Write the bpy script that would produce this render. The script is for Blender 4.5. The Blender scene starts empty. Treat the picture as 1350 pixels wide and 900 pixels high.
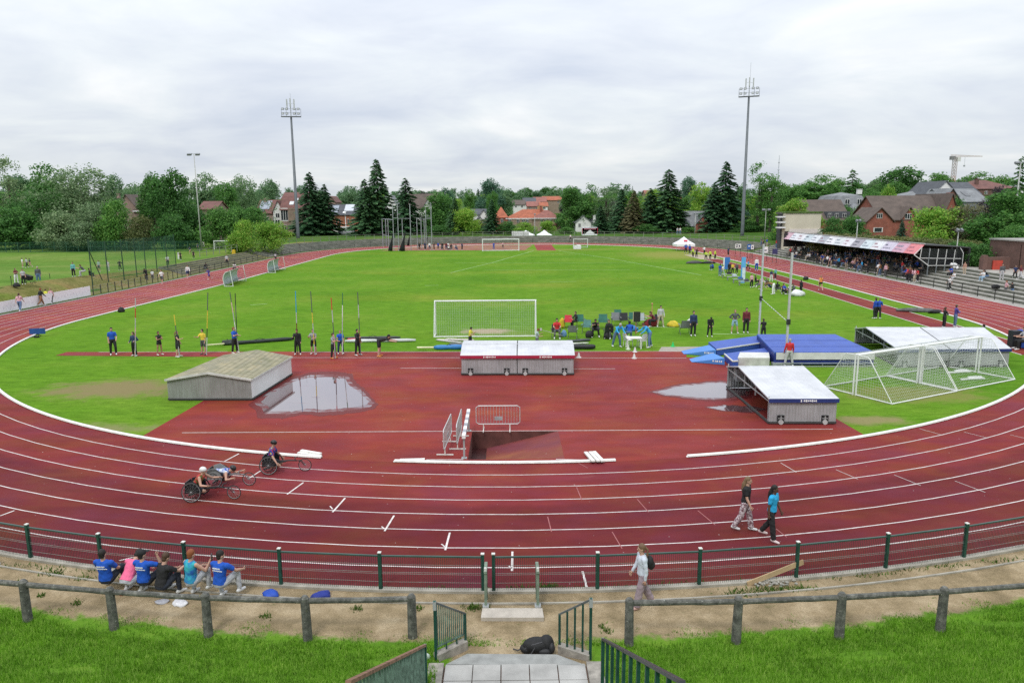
import bpy, bmesh, math, random
import numpy as np
from mathutils import Vector, Matrix
R_ = math.radians
random.seed(7); rng = np.random.default_rng(7)
SC = bpy.context.scene
COL = SC.collection
# ---------------------------------------------------------------- camera (solved from the track geometry)
FPX, PIT, YAW, CH, ROLL = 971.37, 0.18064, 0.00545, 9.166, -0.00695
BCX, BCY, BR, SL = 0.4055, 61.97, 36.5, 84.39      # bend centre, kerb radius, straight length
def raydir(px, py):
    u0 = px - 675.0; v0 = py - 450.0
    cr, sr = math.cos(ROLL), math.sin(ROLL)
    u = u0*cr + v0*sr; v = -u0*sr + v0*cr
    d = (u, FPX*math.cos(PIT) - v*math.sin(PIT), -(FPX*math.sin(PIT) + v*math.cos(PIT)))
    c, s = math.cos(YAW), math.sin(YAW)
    return Vector((d[0]*c + d[1]*s, -d[0]*s + d[1]*c, d[2]))
CAM = Vector((0, 0, CH))
def G(px, py, z=0.0):                 # point of the plane z seen at a place of the photograph
    d = raydir(px, py); t = (z - CH)/d.z
    return CAM + d*t
def at(px, py, Y):                    # point at forward distance Y
    d = raydir(px, py); return CAM + d*(Y/d.y)
cam = bpy.data.cameras.new('camera'); camo = bpy.data.objects.new('camera', cam); COL.objects.link(camo)
cam.sensor_width = 36; cam.lens = FPX/1350*36; cam.clip_end = 4000; cam.clip_start = 0.1
_c = raydir(675, 450); _x = (raydir(676, 450) - _c).normalized(); _f = _c.normalized(); _y = _x.cross(_f) * -1
_y = (-_f).cross(_x)
mw = Matrix((( _x.x, _y.x, -_f.x, 0), (_x.y, _y.y, -_f.y, 0), (_x.z, _y.z, -_f.z, CH), (0, 0, 0, 1)))
camo.matrix_world = mw; SC.camera = camo
SC.view_settings.view_transform = 'Standard'; SC.view_settings.look = 'None'
SC.view_settings.exposure = 0.0; SC.view_settings.gamma = 1.0
SC.cycles.use_denoising = False
SC.cycles.max_bounces = 6; SC.cycles.transparent_max_bounces = 12
# ---------------------------------------------------------------- materials
MC = {}
def nd(nt, t, **k):
    n = nt.nodes.new(t)
    for a, b in k.items(): setattr(n, a, b)
    return n
def newmat(name):
    m = bpy.data.materials.new(name); m.use_nodes = True
    nt = m.node_tree; b = nt.nodes['Principled BSDF']
    return m, nt, b
def ramp(nt, fac, stops, interp='LINEAR'):
    r = nd(nt, 'ShaderNodeValToRGB'); r.color_ramp.interpolation = interp
    el = r.color_ramp.elements
    while len(el) < len(stops): el.new(0.5)
    for e, (p, c) in zip(el, stops): e.position = p; e.color = (*c, 1)
    nt.links.new(fac, r.inputs[0]); return r.outputs[0]
def noise(nt, scale, detail=4, rough=.55, vec=None, coord='Object', stretch=None, dist=0):
    tc = nd(nt, 'ShaderNodeTexCoord')
    v = vec or tc.outputs[coord]
    if stretch:
        mp = nd(nt, 'ShaderNodeMapping'); mp.inputs['Scale'].default_value = stretch
        nt.links.new(v, mp.inputs[0]); v = mp.outputs[0]
    n = nd(nt, 'ShaderNodeTexNoise'); n.inputs['Scale'].default_value = scale; n.inputs['Detail'].default_value = detail
    n.inputs['Roughness'].default_value = rough; n.inputs['Distortion'].default_value = dist
    nt.links.new(v, n.inputs['Vector']); return n.outputs['Fac']
def mixc(nt, fac, a, b, mode='MIX'):
    n = nd(nt, 'ShaderNodeMix', data_type='RGBA', blend_type=mode)
    for sock, val in ((n.inputs[0], fac), (n.inputs[6], a), (n.inputs[7], b)):
        if hasattr(val, 'is_linked'): nt.links.new(val, sock)
        elif isinstance(val, (int, float)): sock.default_value = val
        else: sock.default_value = (*val, 1)
    return n.outputs[2]
def sm(nt, val, a, b):                 # smoothstep a..b
    n = nd(nt, 'ShaderNodeMapRange', interpolation_type='SMOOTHSTEP')
    n.inputs[1].default_value = a; n.inputs[2].default_value = b
    nt.links.new(val, n.inputs[0]); return n.outputs[0]
def bump(nt, b, h, strength=.3, dist=.02):
    n = nd(nt, 'ShaderNodeBump'); n.inputs['Strength'].default_value = strength; n.inputs['Distance'].default_value = dist
    nt.links.new(h, n.inputs['Height']); nt.links.new(n.outputs[0], b.inputs['Normal'])
def M(col, rough=.75, var=.18, scale=3.0, metal=0.0, bmp=0.0, spec=.4):
    key = (tuple(round(c, 3) for c in col), rough, var, scale, metal, bmp)
    if key in MC: return MC[key]
    m, nt, b = newmat('paint'); b.inputs['Roughness'].default_value = rough; b.inputs['Metallic'].default_value = metal
    b.inputs['Specular IOR Level'].default_value = spec
    f = noise(nt, scale, 5)
    lo = tuple(c*(1 - var) for c in col); hi = tuple(min(1, c*(1 + var)) for c in col)
    nt.links.new(ramp(nt, f, [(.3, lo), (.7, hi)]), b.inputs['Base Color'])
    if bmp: bump(nt, b, f, bmp, .02)
    MC[key] = m; return m
def brick(c1, c2, mortar, scale=1.0, bw=.24, rh=.08):
    key = ('brick', c1, c2)
    if key in MC: return MC[key]
    m, nt, b = newmat('brick'); b.inputs['Roughness'].default_value = .85
    t = nd(nt, 'ShaderNodeTexBrick'); t.inputs['Scale'].default_value = scale
    t.inputs['Color1'].default_value = (*c1, 1); t.inputs['Color2'].default_value = (*c2, 1); t.inputs['Mortar'].default_value = (*mortar, 1)
    t.inputs['Brick Width'].default_value = bw; t.inputs['Row Height'].default_value = rh; t.inputs['Mortar Size'].default_value = .008
    tc = nd(nt, 'ShaderNodeTexCoord'); sx = nd(nt, 'ShaderNodeSeparateXYZ'); cb = nd(nt, 'ShaderNodeCombineXYZ')
    nt.links.new(tc.outputs['Object'], sx.inputs[0])
    ad = nd(nt, 'ShaderNodeMath', operation='ADD'); nt.links.new(sx.outputs[0], ad.inputs[0]); nt.links.new(sx.outputs[1], ad.inputs[1])
    nt.links.new(ad.outputs[0], cb.inputs[0]); nt.links.new(sx.outputs[2], cb.inputs[1]); nt.links.new(cb.outputs[0], t.inputs['Vector'])
    f = noise(nt, 1.2, 5)
    nt.links.new(mixc(nt, 1.0, t.outputs['Color'], ramp(nt, f, [(.3, (.75,)*3), (.7, (1.1,)*3)]), 'MULTIPLY'), b.inputs['Base Color'])
    MC[key] = m; return m
def rooftile(col, var=.25, step=.3):
    key = ('roof', col, step)
    if key in MC: return MC[key]
    m, nt, b = newmat('roof_tile'); b.inputs['Roughness'].default_value = .8
    w = nd(nt, 'ShaderNodeTexWave', wave_type='BANDS', bands_direction='Z'); w.inputs['Scale'].default_value = 1/step*.5; w.inputs['Distortion'].default_value = .6
    tc = nd(nt, 'ShaderNodeTexCoord'); nt.links.new(tc.outputs['Object'], w.inputs[0])
    f = noise(nt, .9, 6); g = noise(nt, 9, 3)
    c = ramp(nt, f, [(.3, tuple(x*(1-var) for x in col)), (.7, tuple(x*(1+var) for x in col))])
    c = mixc(nt, 1.0, c, ramp(nt, w.outputs['Fac'], [(0, (.72,)*3), (.5, (1.05,)*3)]), 'MULTIPLY')
    c = mixc(nt, .6, c, ramp(nt, g, [(.3, (.8,)*3), (.7, (1.15,)*3)]), 'MULTIPLY')
    nt.links.new(c, b.inputs['Base Color']); MC[key] = m; return m
def corrugated(col, period=.15, axis='X', rough=.55, dirt=.25):
    key = ('corr', col, period, axis)
    if key in MC: return MC[key]
    m, nt, b = newmat('sheet_metal'); b.inputs['Roughness'].default_value = rough
    w = nd(nt, 'ShaderNodeTexWave', wave_type='BANDS', bands_direction=axis); w.inputs['Scale'].default_value = 1/period*.314
    tc = nd(nt, 'ShaderNodeTexCoord'); nt.links.new(tc.outputs['Object'], w.inputs[0])
    f = noise(nt, 1.5, 6); s = noise(nt, 2.0, 4, stretch=(6, 6, .5))
    c = ramp(nt, f, [(.3, tuple(x*(1-dirt) for x in col)), (.65, col)])
    c = mixc(nt, .35, c, ramp(nt, s, [(.35, (.6, .58, .52)), (.6, (1, 1, 1))]), 'MULTIPLY')
    nt.links.new(c, b.inputs['Base Color']); bump(nt, b, w.outputs['Fac'], .8, .03)
    MC[key] = m; return m
def glass(col=(.03, .04, .05)):
    return M(col, .08, .1, 1.0, 0, 0, .8)
WHITE = M((.72, .72, .72), .5, .08); OFFW = M((.6, .6, .57), .7, .12); BLACK = M((.012, .012, .014), .6, .3)
GALV = M((.36, .38, .39), .45, .15, 4, .35); STEEL = M((.28, .3, .31), .5, .2, 4, .3); ALU = M((.6, .61, .62), .4, .1, 4, .4)
DGREEN = M((.010, .055, .040), .5, .3, 6); CONC = M((.33, .32, .29), .9, .3, 2.5, 0, .3); DCONC = M((.16, .165, .15), .9, .35, 1.5, 0, .3)
WPAINT = M((.62, .60, .56), .7, .22, 1.3)
# ---------------------------------------------------------------- mesh builder and scene tree
WL = {}
class MB:
    def __init__(s): s.v = []; s.f = []; s.m = []
    def add(s, vs, fs, m=0):
        o = len(s.v); s.v += [tuple(v) for v in vs]; s.f += [tuple(i + o for i in f) for f in fs]; s.m += [m]*len(fs); return s
    def box(s, c, size, rot=None, m=0):
        hx, hy, hz = size[0]/2, size[1]/2, size[2]/2; c = Vector(c)
        vs = [Vector((x, y, z)) for z in (-hz, hz) for y in (-hy, hy) for x in (-hx, hx)]
        if rot is not None:
            if isinstance(rot, (int, float)): rot = Matrix.Rotation(rot, 3, 'Z')
            vs = [rot @ v for v in vs]
        return s.add([c + v for v in vs], [(0, 2, 3, 1), (4, 5, 7, 6), (0, 1, 5, 4), (2, 6, 7, 3), (0, 4, 6, 2), (1, 3, 7, 5)], m)
    def bar(s, a, b, w, h=None, m=0, up=(0, 0, 1)):
        a = Vector(a); b = Vector(b); h = h or w; d = (b - a); L = d.length
        if L < 1e-6: return s
        d /= L; u = Vector(up)
        if abs(d.dot(u)) > .99: u = Vector((0, 1, 0))
        x = d.cross(u).normalized(); z = x.cross(d)
        r = Matrix((x, d, z)).transposed()
        return s.box((a + b)/2, (w, L, h), r, m)
    def tube(s, pts, r, n=8, m=0, cap=True):
        pts = [Vector(p) for p in pts]; rs = r if isinstance(r, (list, tuple)) else [r]*len(pts)
        o = len(s.v); k = len(pts); nrm = None
        for i, p in enumerate(pts):
            t = (pts[min(i + 1, k - 1)] - pts[max(i - 1, 0)]).normalized()
            if nrm is None:
                nrm = t.orthogonal().normalized()
            else:
                nrm = (nrm - t*nrm.dot(t)); nrm = nrm.normalized() if nrm.length > 1e-6 else t.orthogonal().normalized()
            b = t.cross(nrm)
            for j in range(n):
                a = 2*math.pi*j/n
                s.v.append(tuple(p + (nrm*math.cos(a) + b*math.sin(a))*rs[i]))
        for i in range(k - 1):
            for j in range(n):
                s.f.append((o + i*n + j, o + i*n + (j + 1) % n, o + (i + 1)*n + (j + 1) % n, o + (i + 1)*n + j)); s.m.append(m)
        if cap and n > 2:
            s.f.append(tuple(o + j for j in range(n))[::-1]); s.m.append(m)
            s.f.append(tuple(o + (k - 1)*n + j for j in range(n))); s.m.append(m)
        return s
    def ring(s, c, axis, R, r, n=24, k=6, m=0):
        axis = Vector(axis).normalized(); u = axis.orthogonal().normalized(); w = axis.cross(u); c = Vector(c); o = len(s.v)
        for i in range(n):
            a = 2*math.pi*i/n; d = u*math.cos(a) + w*math.sin(a)
            for j in range(k):
                b = 2*math.pi*j/k; s.v.append(tuple(c + d*(R + r*math.cos(b)) + axis*r*math.sin(b)))
        for i in range(n):
            for j in range(k):
                s.f.append((o + i*k + j, o + ((i+1) % n)*k + j, o + ((i+1) % n)*k + (j+1) % k, o + i*k + (j+1) % k)); s.m.append(m)
        return s
    def ball(s, c, rad, n=10, k=7, m=0, rot=None):
        rad = (rad,)*3 if isinstance(rad, (int, float)) else rad; c = Vector(c); o = len(s.v)
        def P(v):
            v = Vector(v)
            return tuple(c + (rot @ v if rot is not None else v))
        s.v.append(P((0, 0, rad[2])))
        for i in range(1, k):
            a = math.pi*i/k
            for j in range(n):
                b = 2*math.pi*j/n; s.v.append(P((rad[0]*math.sin(a)*math.cos(b), rad[1]*math.sin(a)*math.sin(b), rad[2]*math.cos(a))))
        s.v.append(P((0, 0, -rad[2]))); e = len(s.v) - 1
        for j in range(n):
            s.f.append((o, o + 1 + j, o + 1 + (j+1) % n)); s.m.append(m)
            s.f.append((e, o + 1 + (k-2)*n + (j+1) % n, o + 1 + (k-2)*n + j)); s.m.append(m)
        for i in range(k - 2):
            for j in range(n):
                a = o + 1 + i*n; s.f.append((a + j, a + n + j, a + n + (j+1) % n, a + (j+1) % n)); s.m.append(m)
        return s
    def quad(s, a, b, c, d, m=0): return s.add([a, b, c, d], [(0, 1, 2, 3)], m)
    def poly(s, pts, m=0): return s.add(pts, [tuple(range(len(pts)))], m)
    def prism(s, pts, d, m=0):         # extrude a polygon by the vector d
        n = len(pts); d = Vector(d); a = [Vector(p) for p in pts]
        return s.add(a + [p + d for p in a], [tuple(range(n))[::-1], tuple(range(n, 2*n))] + [(i, (i+1) % n, n + (i+1) % n, n + i) for i in range(n)], m)
    def mesh(s, name, mats, off=(0, 0, 0), smooth=False, fix=True):
        me = bpy.data.meshes.new(name); ox, oy, oz = off
        me.from_pydata([(x - ox, y - oy, z - oz) for x, y, z in s.v], [], s.f)
        mats = mats if isinstance(mats, (list, tuple)) else [mats]
        for m_ in mats: me.materials.append(m_)
        if len(mats) > 1: me.polygons.foreach_set('material_index', s.m)
        if fix:
            bm = bmesh.new(); bm.from_mesh(me); bmesh.ops.recalc_face_normals(bm, faces=bm.faces[:]); bm.to_mesh(me); bm.free()
        if smooth: me.polygons.foreach_set('use_smooth', [True]*len(me.polygons))
        return me
    def build(s, name, mats, parent=None, smooth=False, label=None, fix=True):   # vertices in world space (offset by the parent's place)
        off = WL.get(parent.name, Vector()) if parent else Vector()
        me = s.mesh(name, mats, off, smooth, fix)
        o = bpy.data.objects.new(name, me); COL.objects.link(o); o.parent = parent; WL[o.name] = off
        if label: o['label'] = label
        return o
def tag(o, label=None, cat=None, group=None, kind=None):
    if label: o['label'] = label
    if cat: o['category'] = cat
    if group: o['group'] = group
    if kind: o['kind'] = kind
    return o
def thing(name, label, cat, loc=(0, 0, 0), group=None):
    o = bpy.data.objects.new(name, None); COL.objects.link(o); o.location = loc; o.empty_display_size = .3
    WL[o.name] = Vector(loc); return tag(o, label, cat, group)
def struct(mb, name, mats, fix=True): return tag(mb.build(name, mats, fix=fix), kind='structure')
KIDS = {}
def kids(o): return [c for c in o.children]
def dup(root, loc, rotz=0, label=None, group=None, scale=None):
    def cp(o, par):
        c = o.copy(); COL.objects.link(c); c.parent = par
        if par is not None: c.matrix_parent_inverse = o.matrix_parent_inverse.copy()
        for k in kids(o): cp(k, c)
        return c
    r = cp(root, None); r.location = loc; r.rotation_euler = (0, 0, rotz)
    if scale: r.scale = (scale,)*3 if isinstance(scale, (int, float)) else scale
    if label: r['label'] = label
    if group: r['group'] = group
    return r
# ---------------------------------------------------------------- light: an overcast sky and a veiled sun
SUN_EL, SUN_AZ = R_(52), R_(200)
w = bpy.data.worlds.new('World'); SC.world = w; w.use_nodes = True; nt = w.node_tree
bg = nt.nodes['Background']; bg.inputs['Strength'].default_value = .1
sky = nd(nt, 'ShaderNodeTexSky', sky_type='NISHITA'); sky.sun_disc = False; sky.sun_elevation = SUN_EL; sky.sun_rotation = SUN_AZ
tc = nd(nt, 'ShaderNodeTexCoord'); sp = nd(nt, 'ShaderNodeSeparateXYZ'); nt.links.new(tc.outputs['Generated'], sp.inputs[0])
ad = nd(nt, 'ShaderNodeMath', operation='ADD'); ad.inputs[1].default_value = .18; nt.links.new(sp.outputs[2], ad.inputs[0])
mx = nd(nt, 'ShaderNodeMath', operation='MAXIMUM'); mx.inputs[1].default_value = .05; nt.links.new(ad.outputs[0], mx.inputs[0])
dv = nd(nt, 'ShaderNodeVectorMath', operation='SCALE'); iv = nd(nt, 'ShaderNodeMath', operation='DIVIDE'); iv.inputs[0].default_value = 1
nt.links.new(mx.outputs[0], iv.inputs[1]); nt.links.new(tc.outputs['Generated'], dv.inputs[0]); nt.links.new(iv.outputs[0], dv.inputs['Scale'])
f1 = noise(nt, 1.25, 7, .52, vec=dv.outputs[0], dist=.5, stretch=(.9, 1.1, .8))
f2 = noise(nt, 3.2, 6, .55, vec=dv.outputs[0], dist=.3, stretch=(.9, 1.1, .8))
cl = ramp(nt, f1, [(.30, (7.0, 7.6, 8.7)), (.43, (8.0, 8.5, 9.3)), (.55, (8.9, 9.4, 9.8)), (.68, (10.2, 10.4, 10.5))])
cl = mixc(nt, .5, cl, ramp(nt, f2, [(.32, (.91, .92, .95)), (.62, (1.05, 1.04, 1.03))]), 'MULTIPLY')
el = nd(nt, 'ShaderNodeMapRange'); el.inputs[1].default_value = 0.0; el.inputs[2].default_value = .9; el.inputs[3].default_value = .84; el.inputs[4].default_value = 1.9
nt.links.new(sp.outputs[2], el.inputs[0])
cl2 = nd(nt, 'ShaderNodeVectorMath', operation='SCALE'); nt.links.new(cl, cl2.inputs[0]); nt.links.new(el.outputs[0], cl2.inputs['Scale'])
nt.links.new(mixc(nt, .9, sky.outputs[0], cl2.outputs[0]), bg.inputs['Color'])
sl = bpy.data.lights.new('sun', 'SUN'); sl.energy = 1.7; sl.angle = R_(11); sl.color = (1, .96, .90)
so = bpy.data.objects.new('sun', sl); COL.objects.link(so)
_sd = Vector((math.sin(SUN_AZ)*math.cos(SUN_EL), math.cos(SUN_AZ)*math.cos(SUN_EL), math.sin(SUN_EL)))
so.rotation_euler = _sd.to_track_quat('Z', 'Y').to_euler()
# ================================================================ ground
def sh(y): 
    t = max(0, min(1, (y - 58)/40)); return 1.25*t*t*(3 - 2*t)
def oval_base(da=3.0):
    L = []
    n = int(180/da)
    for i in range(n + 1):
        a = math.pi + math.pi*i/n; L.append((BCX, BCY, math.cos(a), math.sin(a)))
    for i in range(1, 30): L.append((BCX, BCY + SL*i/30, 1, 0))
    for i in range(n + 1):
        a = math.pi*i/n; L.append((BCX, BCY + SL, math.cos(a), math.sin(a)))
    for i in range(1, 30): L.append((BCX, BCY + SL*(1 - i/30), -1, 0))
    return L
OB = oval_base()
def ov(b, R, z=0): 
    y = b[1] + R*b[3]; return Vector((b[0] + R*b[2] + sh(y), y, z))
def strip(mb, R0, R1, z, i0=0, i1=None, m=0, closed=True, base=OB):
    n = len(base); i1 = n if i1 is None else i1
    for i in range(i0, i1):
        a, b = base[i % n], base[(i + 1) % n]
        mb.quad(ov(a, R0, z), ov(a, R1, z), ov(b, R1, z), ov(b, R0, z), m)
def RR(x, y):                         # distance outside the spine of the oval
    yy = min(max(y, BCY), BCY + SL); return math.hypot(x - BCX - sh(y), y - yy)
def sst(a, b, x): 
    t = max(0, min(1, (x - a)/(b - a))); return t*t*(3 - 2*t)
def H(x, y):
    r = RR(x, y)
    if r < 46.4 and y > 30: return 0.0
    if y < BCY - 20 and r < 80:        # the near embankment
        return 0 if r < 48.1 else .22*(r - 48.1) + .2*max(0, r - 49.8)
    h = 0.0
    north = sst(120, 165, y)
    w = x - BCX - sh(y)
    left = sst(46.9, 50.8, -w)
    lf = (1.7 - 1.2*sst(75, 125, y))*left*(1 - north)
    nb = 1.3*sst(46.5, 51.5, r)*north
    nb += max(0, y - 235)*.026*north
    east = sst(46.5, 53, w)*1.7*(1 - north) + max(0, w - 57)*.13*sst(46, 60, w)*(1 - .75*north)
    h = lf + nb + min(east, 9)
    far = max(0, math.hypot(x, y) - 260)*.012*(1 if y > 0 else .3)
    return min(h, 12) + min(far, 8)
def axis(segs):
    o = []
    for a, b, s in segs:
        n = max(1, round((b - a)/s)); o += [a + (b - a)*i/n for i in range(n)]
    return o + [segs[-1][1]]
xs = axis([(-1500, -400, 110), (-400, -100, 20), (-100, -40, 2), (-40, 40, 4), (40, 110, 2), (110, 420, 20), (420, 1500, 110)])
ys = axis([(-300, -60, 40), (-60, 30, 5), (30, 130, 4), (130, 235, 2.5), (235, 600, 22), (600, 2600, 200)])
tb = MB()
for y in ys:
    for x in xs:
        r = RR(x, y); z = H(x, y) - .03
        if r < 46: z = -1.5
        elif y < BCY - 20 and r < 82: z = min(H(x, y) - .8, -1.2 + (r - 46)*.2)
        tb.v.append((x, y, z))
nx = len(xs)
for j in range(len(ys) - 1):
    for i in range(nx - 1):
        tb.f.append((j*nx + i, j*nx + i + 1, (j+1)*nx + i + 1, (j+1)*nx + i)); tb.m.append(0)
def grassmat(name, cols, scale=.12, fine=14, patch=None):
    m, nt, b = newmat(name); b.inputs['Roughness'].default_value = .9; b.inputs['Specular IOR Level'].default_value = .02
    big = noise(nt, scale, 6, .6); med = noise(nt, scale*9, 5, .65, stretch=(1, 2.2, 1)); fi = noise(nt, fine, 4, .7)
    c = ramp(nt, big, [(.32, cols[0]), (.5, cols[1]), (.68, cols[2])])
    c = mixc(nt, .6, c, ramp(nt, med, [(.30, (.62, .66, .6)), (.52, (1, 1, 1)), (.72, (1.3, 1.22, 1.25))]), 'MULTIPLY')
    dab = noise(nt, scale*20, 8, .8, stretch=(.55, 1.2, 1)); c = mixc(nt, .8, c, ramp(nt, dab, [(.34, (.66, .70, .62)), (.5, (1, 1, 1)), (.64, (1.28, 1.2, 1.3))]), 'MULTIPLY')
    wn = noise(nt, scale*.45, 3, .5, stretch=(1, 2.2, 1)); c = mixc(nt, sm(nt, wn, .52, .68), c, mixc(nt, 1.0, c, (1.22, 1.0, 1.15), 'MULTIPLY'))
    c = mixc(nt, .7, c, ramp(nt, fi, [(.32, (.6, .64, .55)), (.55, (1, 1, 1)), (.75, (1.35, 1.25, 1.3))]), 'MULTIPLY')
    if patch:
        for (px, py, rx, ry, pc) in patch:
            tc = nd(nt, 'ShaderNodeTexCoord'); mp = nd(nt, 'ShaderNodeMapping'); mp.vector_type = 'POINT'
            mp.inputs['Location'].default_value = (-px/rx, -py/ry, 0); mp.inputs['Scale'].default_value = (1/rx, 1/ry, 0)
            nt.links.new(tc.outputs['Object'], mp.inputs[0])
            ln = nd(nt, 'ShaderNodeVectorMath', operation='LENGTH'); nt.links.new(mp.outputs[0], ln.inputs[0])
            ad = nd(nt, 'ShaderNodeMath', operation='MULTIPLY_ADD'); nt.links.new(noise(nt, 1.1, 7, .7), ad.inputs[0]); ad.inputs[1].default_value = 1.9; nt.links.new(ln.outputs['Value'], ad.inputs[2])
            k = sm(nt, ad.outputs[0], 2.1, 1.35)
            c = mixc(nt, k, c, pc)
    nt.links.new(c, b.inputs['Base Color']); bump(nt, b, fi, .5, .05); return m
GR_OUT = grassmat('rough_grass', [(.035, .085, .015), (.06, .13, .022), (.10, .15, .04)], .05, 3)
GR_FIELD = grassmat('pitch_grass', [(.080, .190, .014), (.105, .222, .017), (.145, .240, .028)], .09, 12,
    patch=[(-20.3, 37.4, 4.4, 2.3, (.20, .17, .08)), (-19, 30.2, 4.5, 1.0, (.19, .2, .08)), (-1.6, 54.6, 2.1, 1.5, (.34, .28, .19)), (15.5, 30.6, 2.0, .8, (.22, .2, .09)), (20, 35, 4, 2, (.17, .19, .05)), (33, 140, 12, 14, (.2, .22, .05)), (10, 160, 18, 4, (.16, .21, .04))])
GR_TRAIN = grassmat('training_grass', [(.085, .175, .028), (.12, .21, .038), (.17, .225, .06)], .07, 5)
struct(tb, 'ground', GR_OUT, fix=False)
def fill(outer, holes, z, name, mat):
    bm = bmesh.new(); ed = []
    for loop in [outer] + holes:
        vs = [bm.verts.new((p[0], p[1], z)) for p in loop]
        ed += [bm.edges.new((vs[i], vs[(i + 1) % len(vs)])) for i in range(len(vs))]
    bmesh.ops.triangle_fill(bm, edges=ed, use_beauty=True, use_dissolve=False)
    for f in bm.faces:
        if f.normal.z < 0: f.normal_flip()
    me = bpy.data.meshes.new(name); bm.to_mesh(me); bm.free(); me.materials.append(mat)
    o = bpy.data.objects.new(name, me); COL.objects.link(o); WL[o.name] = Vector(); o['kind'] = 'structure'; return o
PX0, PX1, PY0, PY1 = -1.52, 2.05, 26.0, 29.42           # the water jump pit
pit_hole = [(PX0, PY0), (PX1, PY0), (PX1, PY1), (PX0, PY1)]
fill([ov(b, 45.43 if i <= 60 else 47.6) for i, b in list(enumerate(OB))[::2]], [pit_hole], 0, 'infield_grass', GR_FIELD)
# ---- red synthetic surfaces
def redmat(name, cols, rough, wet=True, sc=.16):
    m, nt, b = newmat(name)
    big = noise(nt, sc, 6, .62, stretch=(.6, 1, 1)); med = noise(nt, 1.3, 6, .6, stretch=(.35, 1, 1)); fi = noise(nt, 60, 3, .7)
    c = ramp(nt, big, [(.30, cols[0]), (.5, cols[1]), (.70, cols[2])])
    c = mixc(nt, .6, c, ramp(nt, med, [(.32, (.74, .72, .74)), (.55, (1, 1, 1)), (.72, (1.2, 1.14, 1.14))]), 'MULTIPLY')
    c = mixc(nt, .5, c, ramp(nt, fi, [(.3, (.7, .7, .7)), (.7, (1.25, 1.25, 1.25))]), 'MULTIPLY')
    hu = noise(nt, sc*3.2, 5, .6, stretch=(.7, 1, 1)); c = mixc(nt, .8, c, ramp(nt, hu, [(.34, (.92, 1.0, 1.5)), (.5, (1, 1, 1)), (.66, (1.06, 1.5, .8))]), 'MULTIPLY')
    st = noise(nt, .9, 7, .75, stretch=(.15, 1, 1))
    c = mixc(nt, sm(nt, st, .62, .82), c, (.30, .11, .10))
    sp = noise(nt, 9, 2, .4)
    c = mixc(nt, sm(nt, sp, .76, .79), c, (.42, .36, .33))
    nt.links.new(c, b.inputs['Base Color'])
    mr = nd(nt, 'ShaderNodeMapRange'); nt.links.new(noise(nt, .35, 5, .6), mr.inputs[0]); mr.inputs[1].default_value = .35; mr.inputs[2].default_value = .65
    mr.inputs[3].default_value = rough + .02; mr.inputs[4].default_value = rough + .2
    nt.links.new(mr.outputs[0], b.inputs['Roughness']); b.inputs['Specular IOR Level'].default_value = .06
    bump(nt, b, fi, .35, .01); return m
RED_TRACK = redmat('track_red', [(.145, .025, .024), (.18, .031, .029), (.215, .040, .036)], .62)
RED_D = redmat('area_red', [(.165, .027, .024), (.215, .034, .029), (.26, .046, .036)], .55, sc=.12)
RED_DRY = redmat('track_dry_red', [(.21, .040, .040), (.25, .05, .048), (.29, .065, .06)], .75)
tk = MB(); strip(tk, 36.5, 45.42, .004)
def trackmat():
    m = redmat('track_red', [(.145, .023, .024), (.18, .028, .029), (.215, .038, .036)], .62); nt = m.node_tree; b = nt.nodes['Principled BSDF']
    link = [l for l in nt.links if l.to_socket == b.inputs['Base Color']][0]; c = link.from_socket
    geo = nd(nt, 'ShaderNodeNewGeometry'); sb = nd(nt, 'ShaderNodeVectorMath', operation='SUBTRACT'); sb.inputs[1].default_value = (BCX, BCY, 0); nt.links.new(geo.outputs['Position'], sb.inputs[0])
    ln = nd(nt, 'ShaderNodeVectorMath', operation='LENGTH'); nt.links.new(sb.outputs[0], ln.inputs[0]); wob = nd(nt, 'ShaderNodeMath', operation='MULTIPLY_ADD'); nt.links.new(noise(nt, .25, 5, .6), wob.inputs[0]); wob.inputs[1].default_value = 1.6; nt.links.new(ln.outputs['Value'], wob.inputs[2])
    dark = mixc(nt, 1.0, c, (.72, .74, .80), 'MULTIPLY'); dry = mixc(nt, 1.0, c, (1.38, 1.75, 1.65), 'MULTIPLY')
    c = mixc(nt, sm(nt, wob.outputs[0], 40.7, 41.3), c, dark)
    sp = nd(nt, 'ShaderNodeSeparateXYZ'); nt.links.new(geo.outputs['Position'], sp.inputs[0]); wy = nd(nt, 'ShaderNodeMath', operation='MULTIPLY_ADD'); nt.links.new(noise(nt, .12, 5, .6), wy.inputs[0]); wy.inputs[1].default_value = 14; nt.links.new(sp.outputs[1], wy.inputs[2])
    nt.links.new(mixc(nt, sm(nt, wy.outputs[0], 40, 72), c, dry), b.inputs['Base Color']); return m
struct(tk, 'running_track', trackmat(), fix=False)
# the red area inside the near bend
def arc_pts(R, a0, a1, n=24): return [ov((BCX, BCY, math.cos(R_(a0 + (a1 - a0)*i/n)), math.sin(R_(a0 + (a1 - a0)*i/n))), R) for i in range(n + 1)]
aL = math.degrees(math.atan2(29.6 - BCY, -14.35 - BCX)) % 360; aR = math.degrees(math.atan2(29.2 - BCY, 13.6 - BCX)) % 360
Dp = [Vector((-14.4, 45.55, 0))] + arc_pts(36.5, aL - .6, aR + .6) + [Vector((13.55, 44.2, 0))]
fill(Dp, [pit_hole], .004, 'steeplechase_area', RED_D)
g = MB(); g.poly([G(73, 468.6, .006), G(380, 471, .006), G(600, 471.0, .006), G(905, 471.8, .006), G(905, 462.6, .006), G(600, 463.2, .006), G(300, 463.4, .006), G(88, 463.8, .006)])
struct(g, 'vault_runway', RED_D, fix=False)
SAND = M((.34, .28, .2), .9, .2, 2.0, 0, .3)
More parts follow.
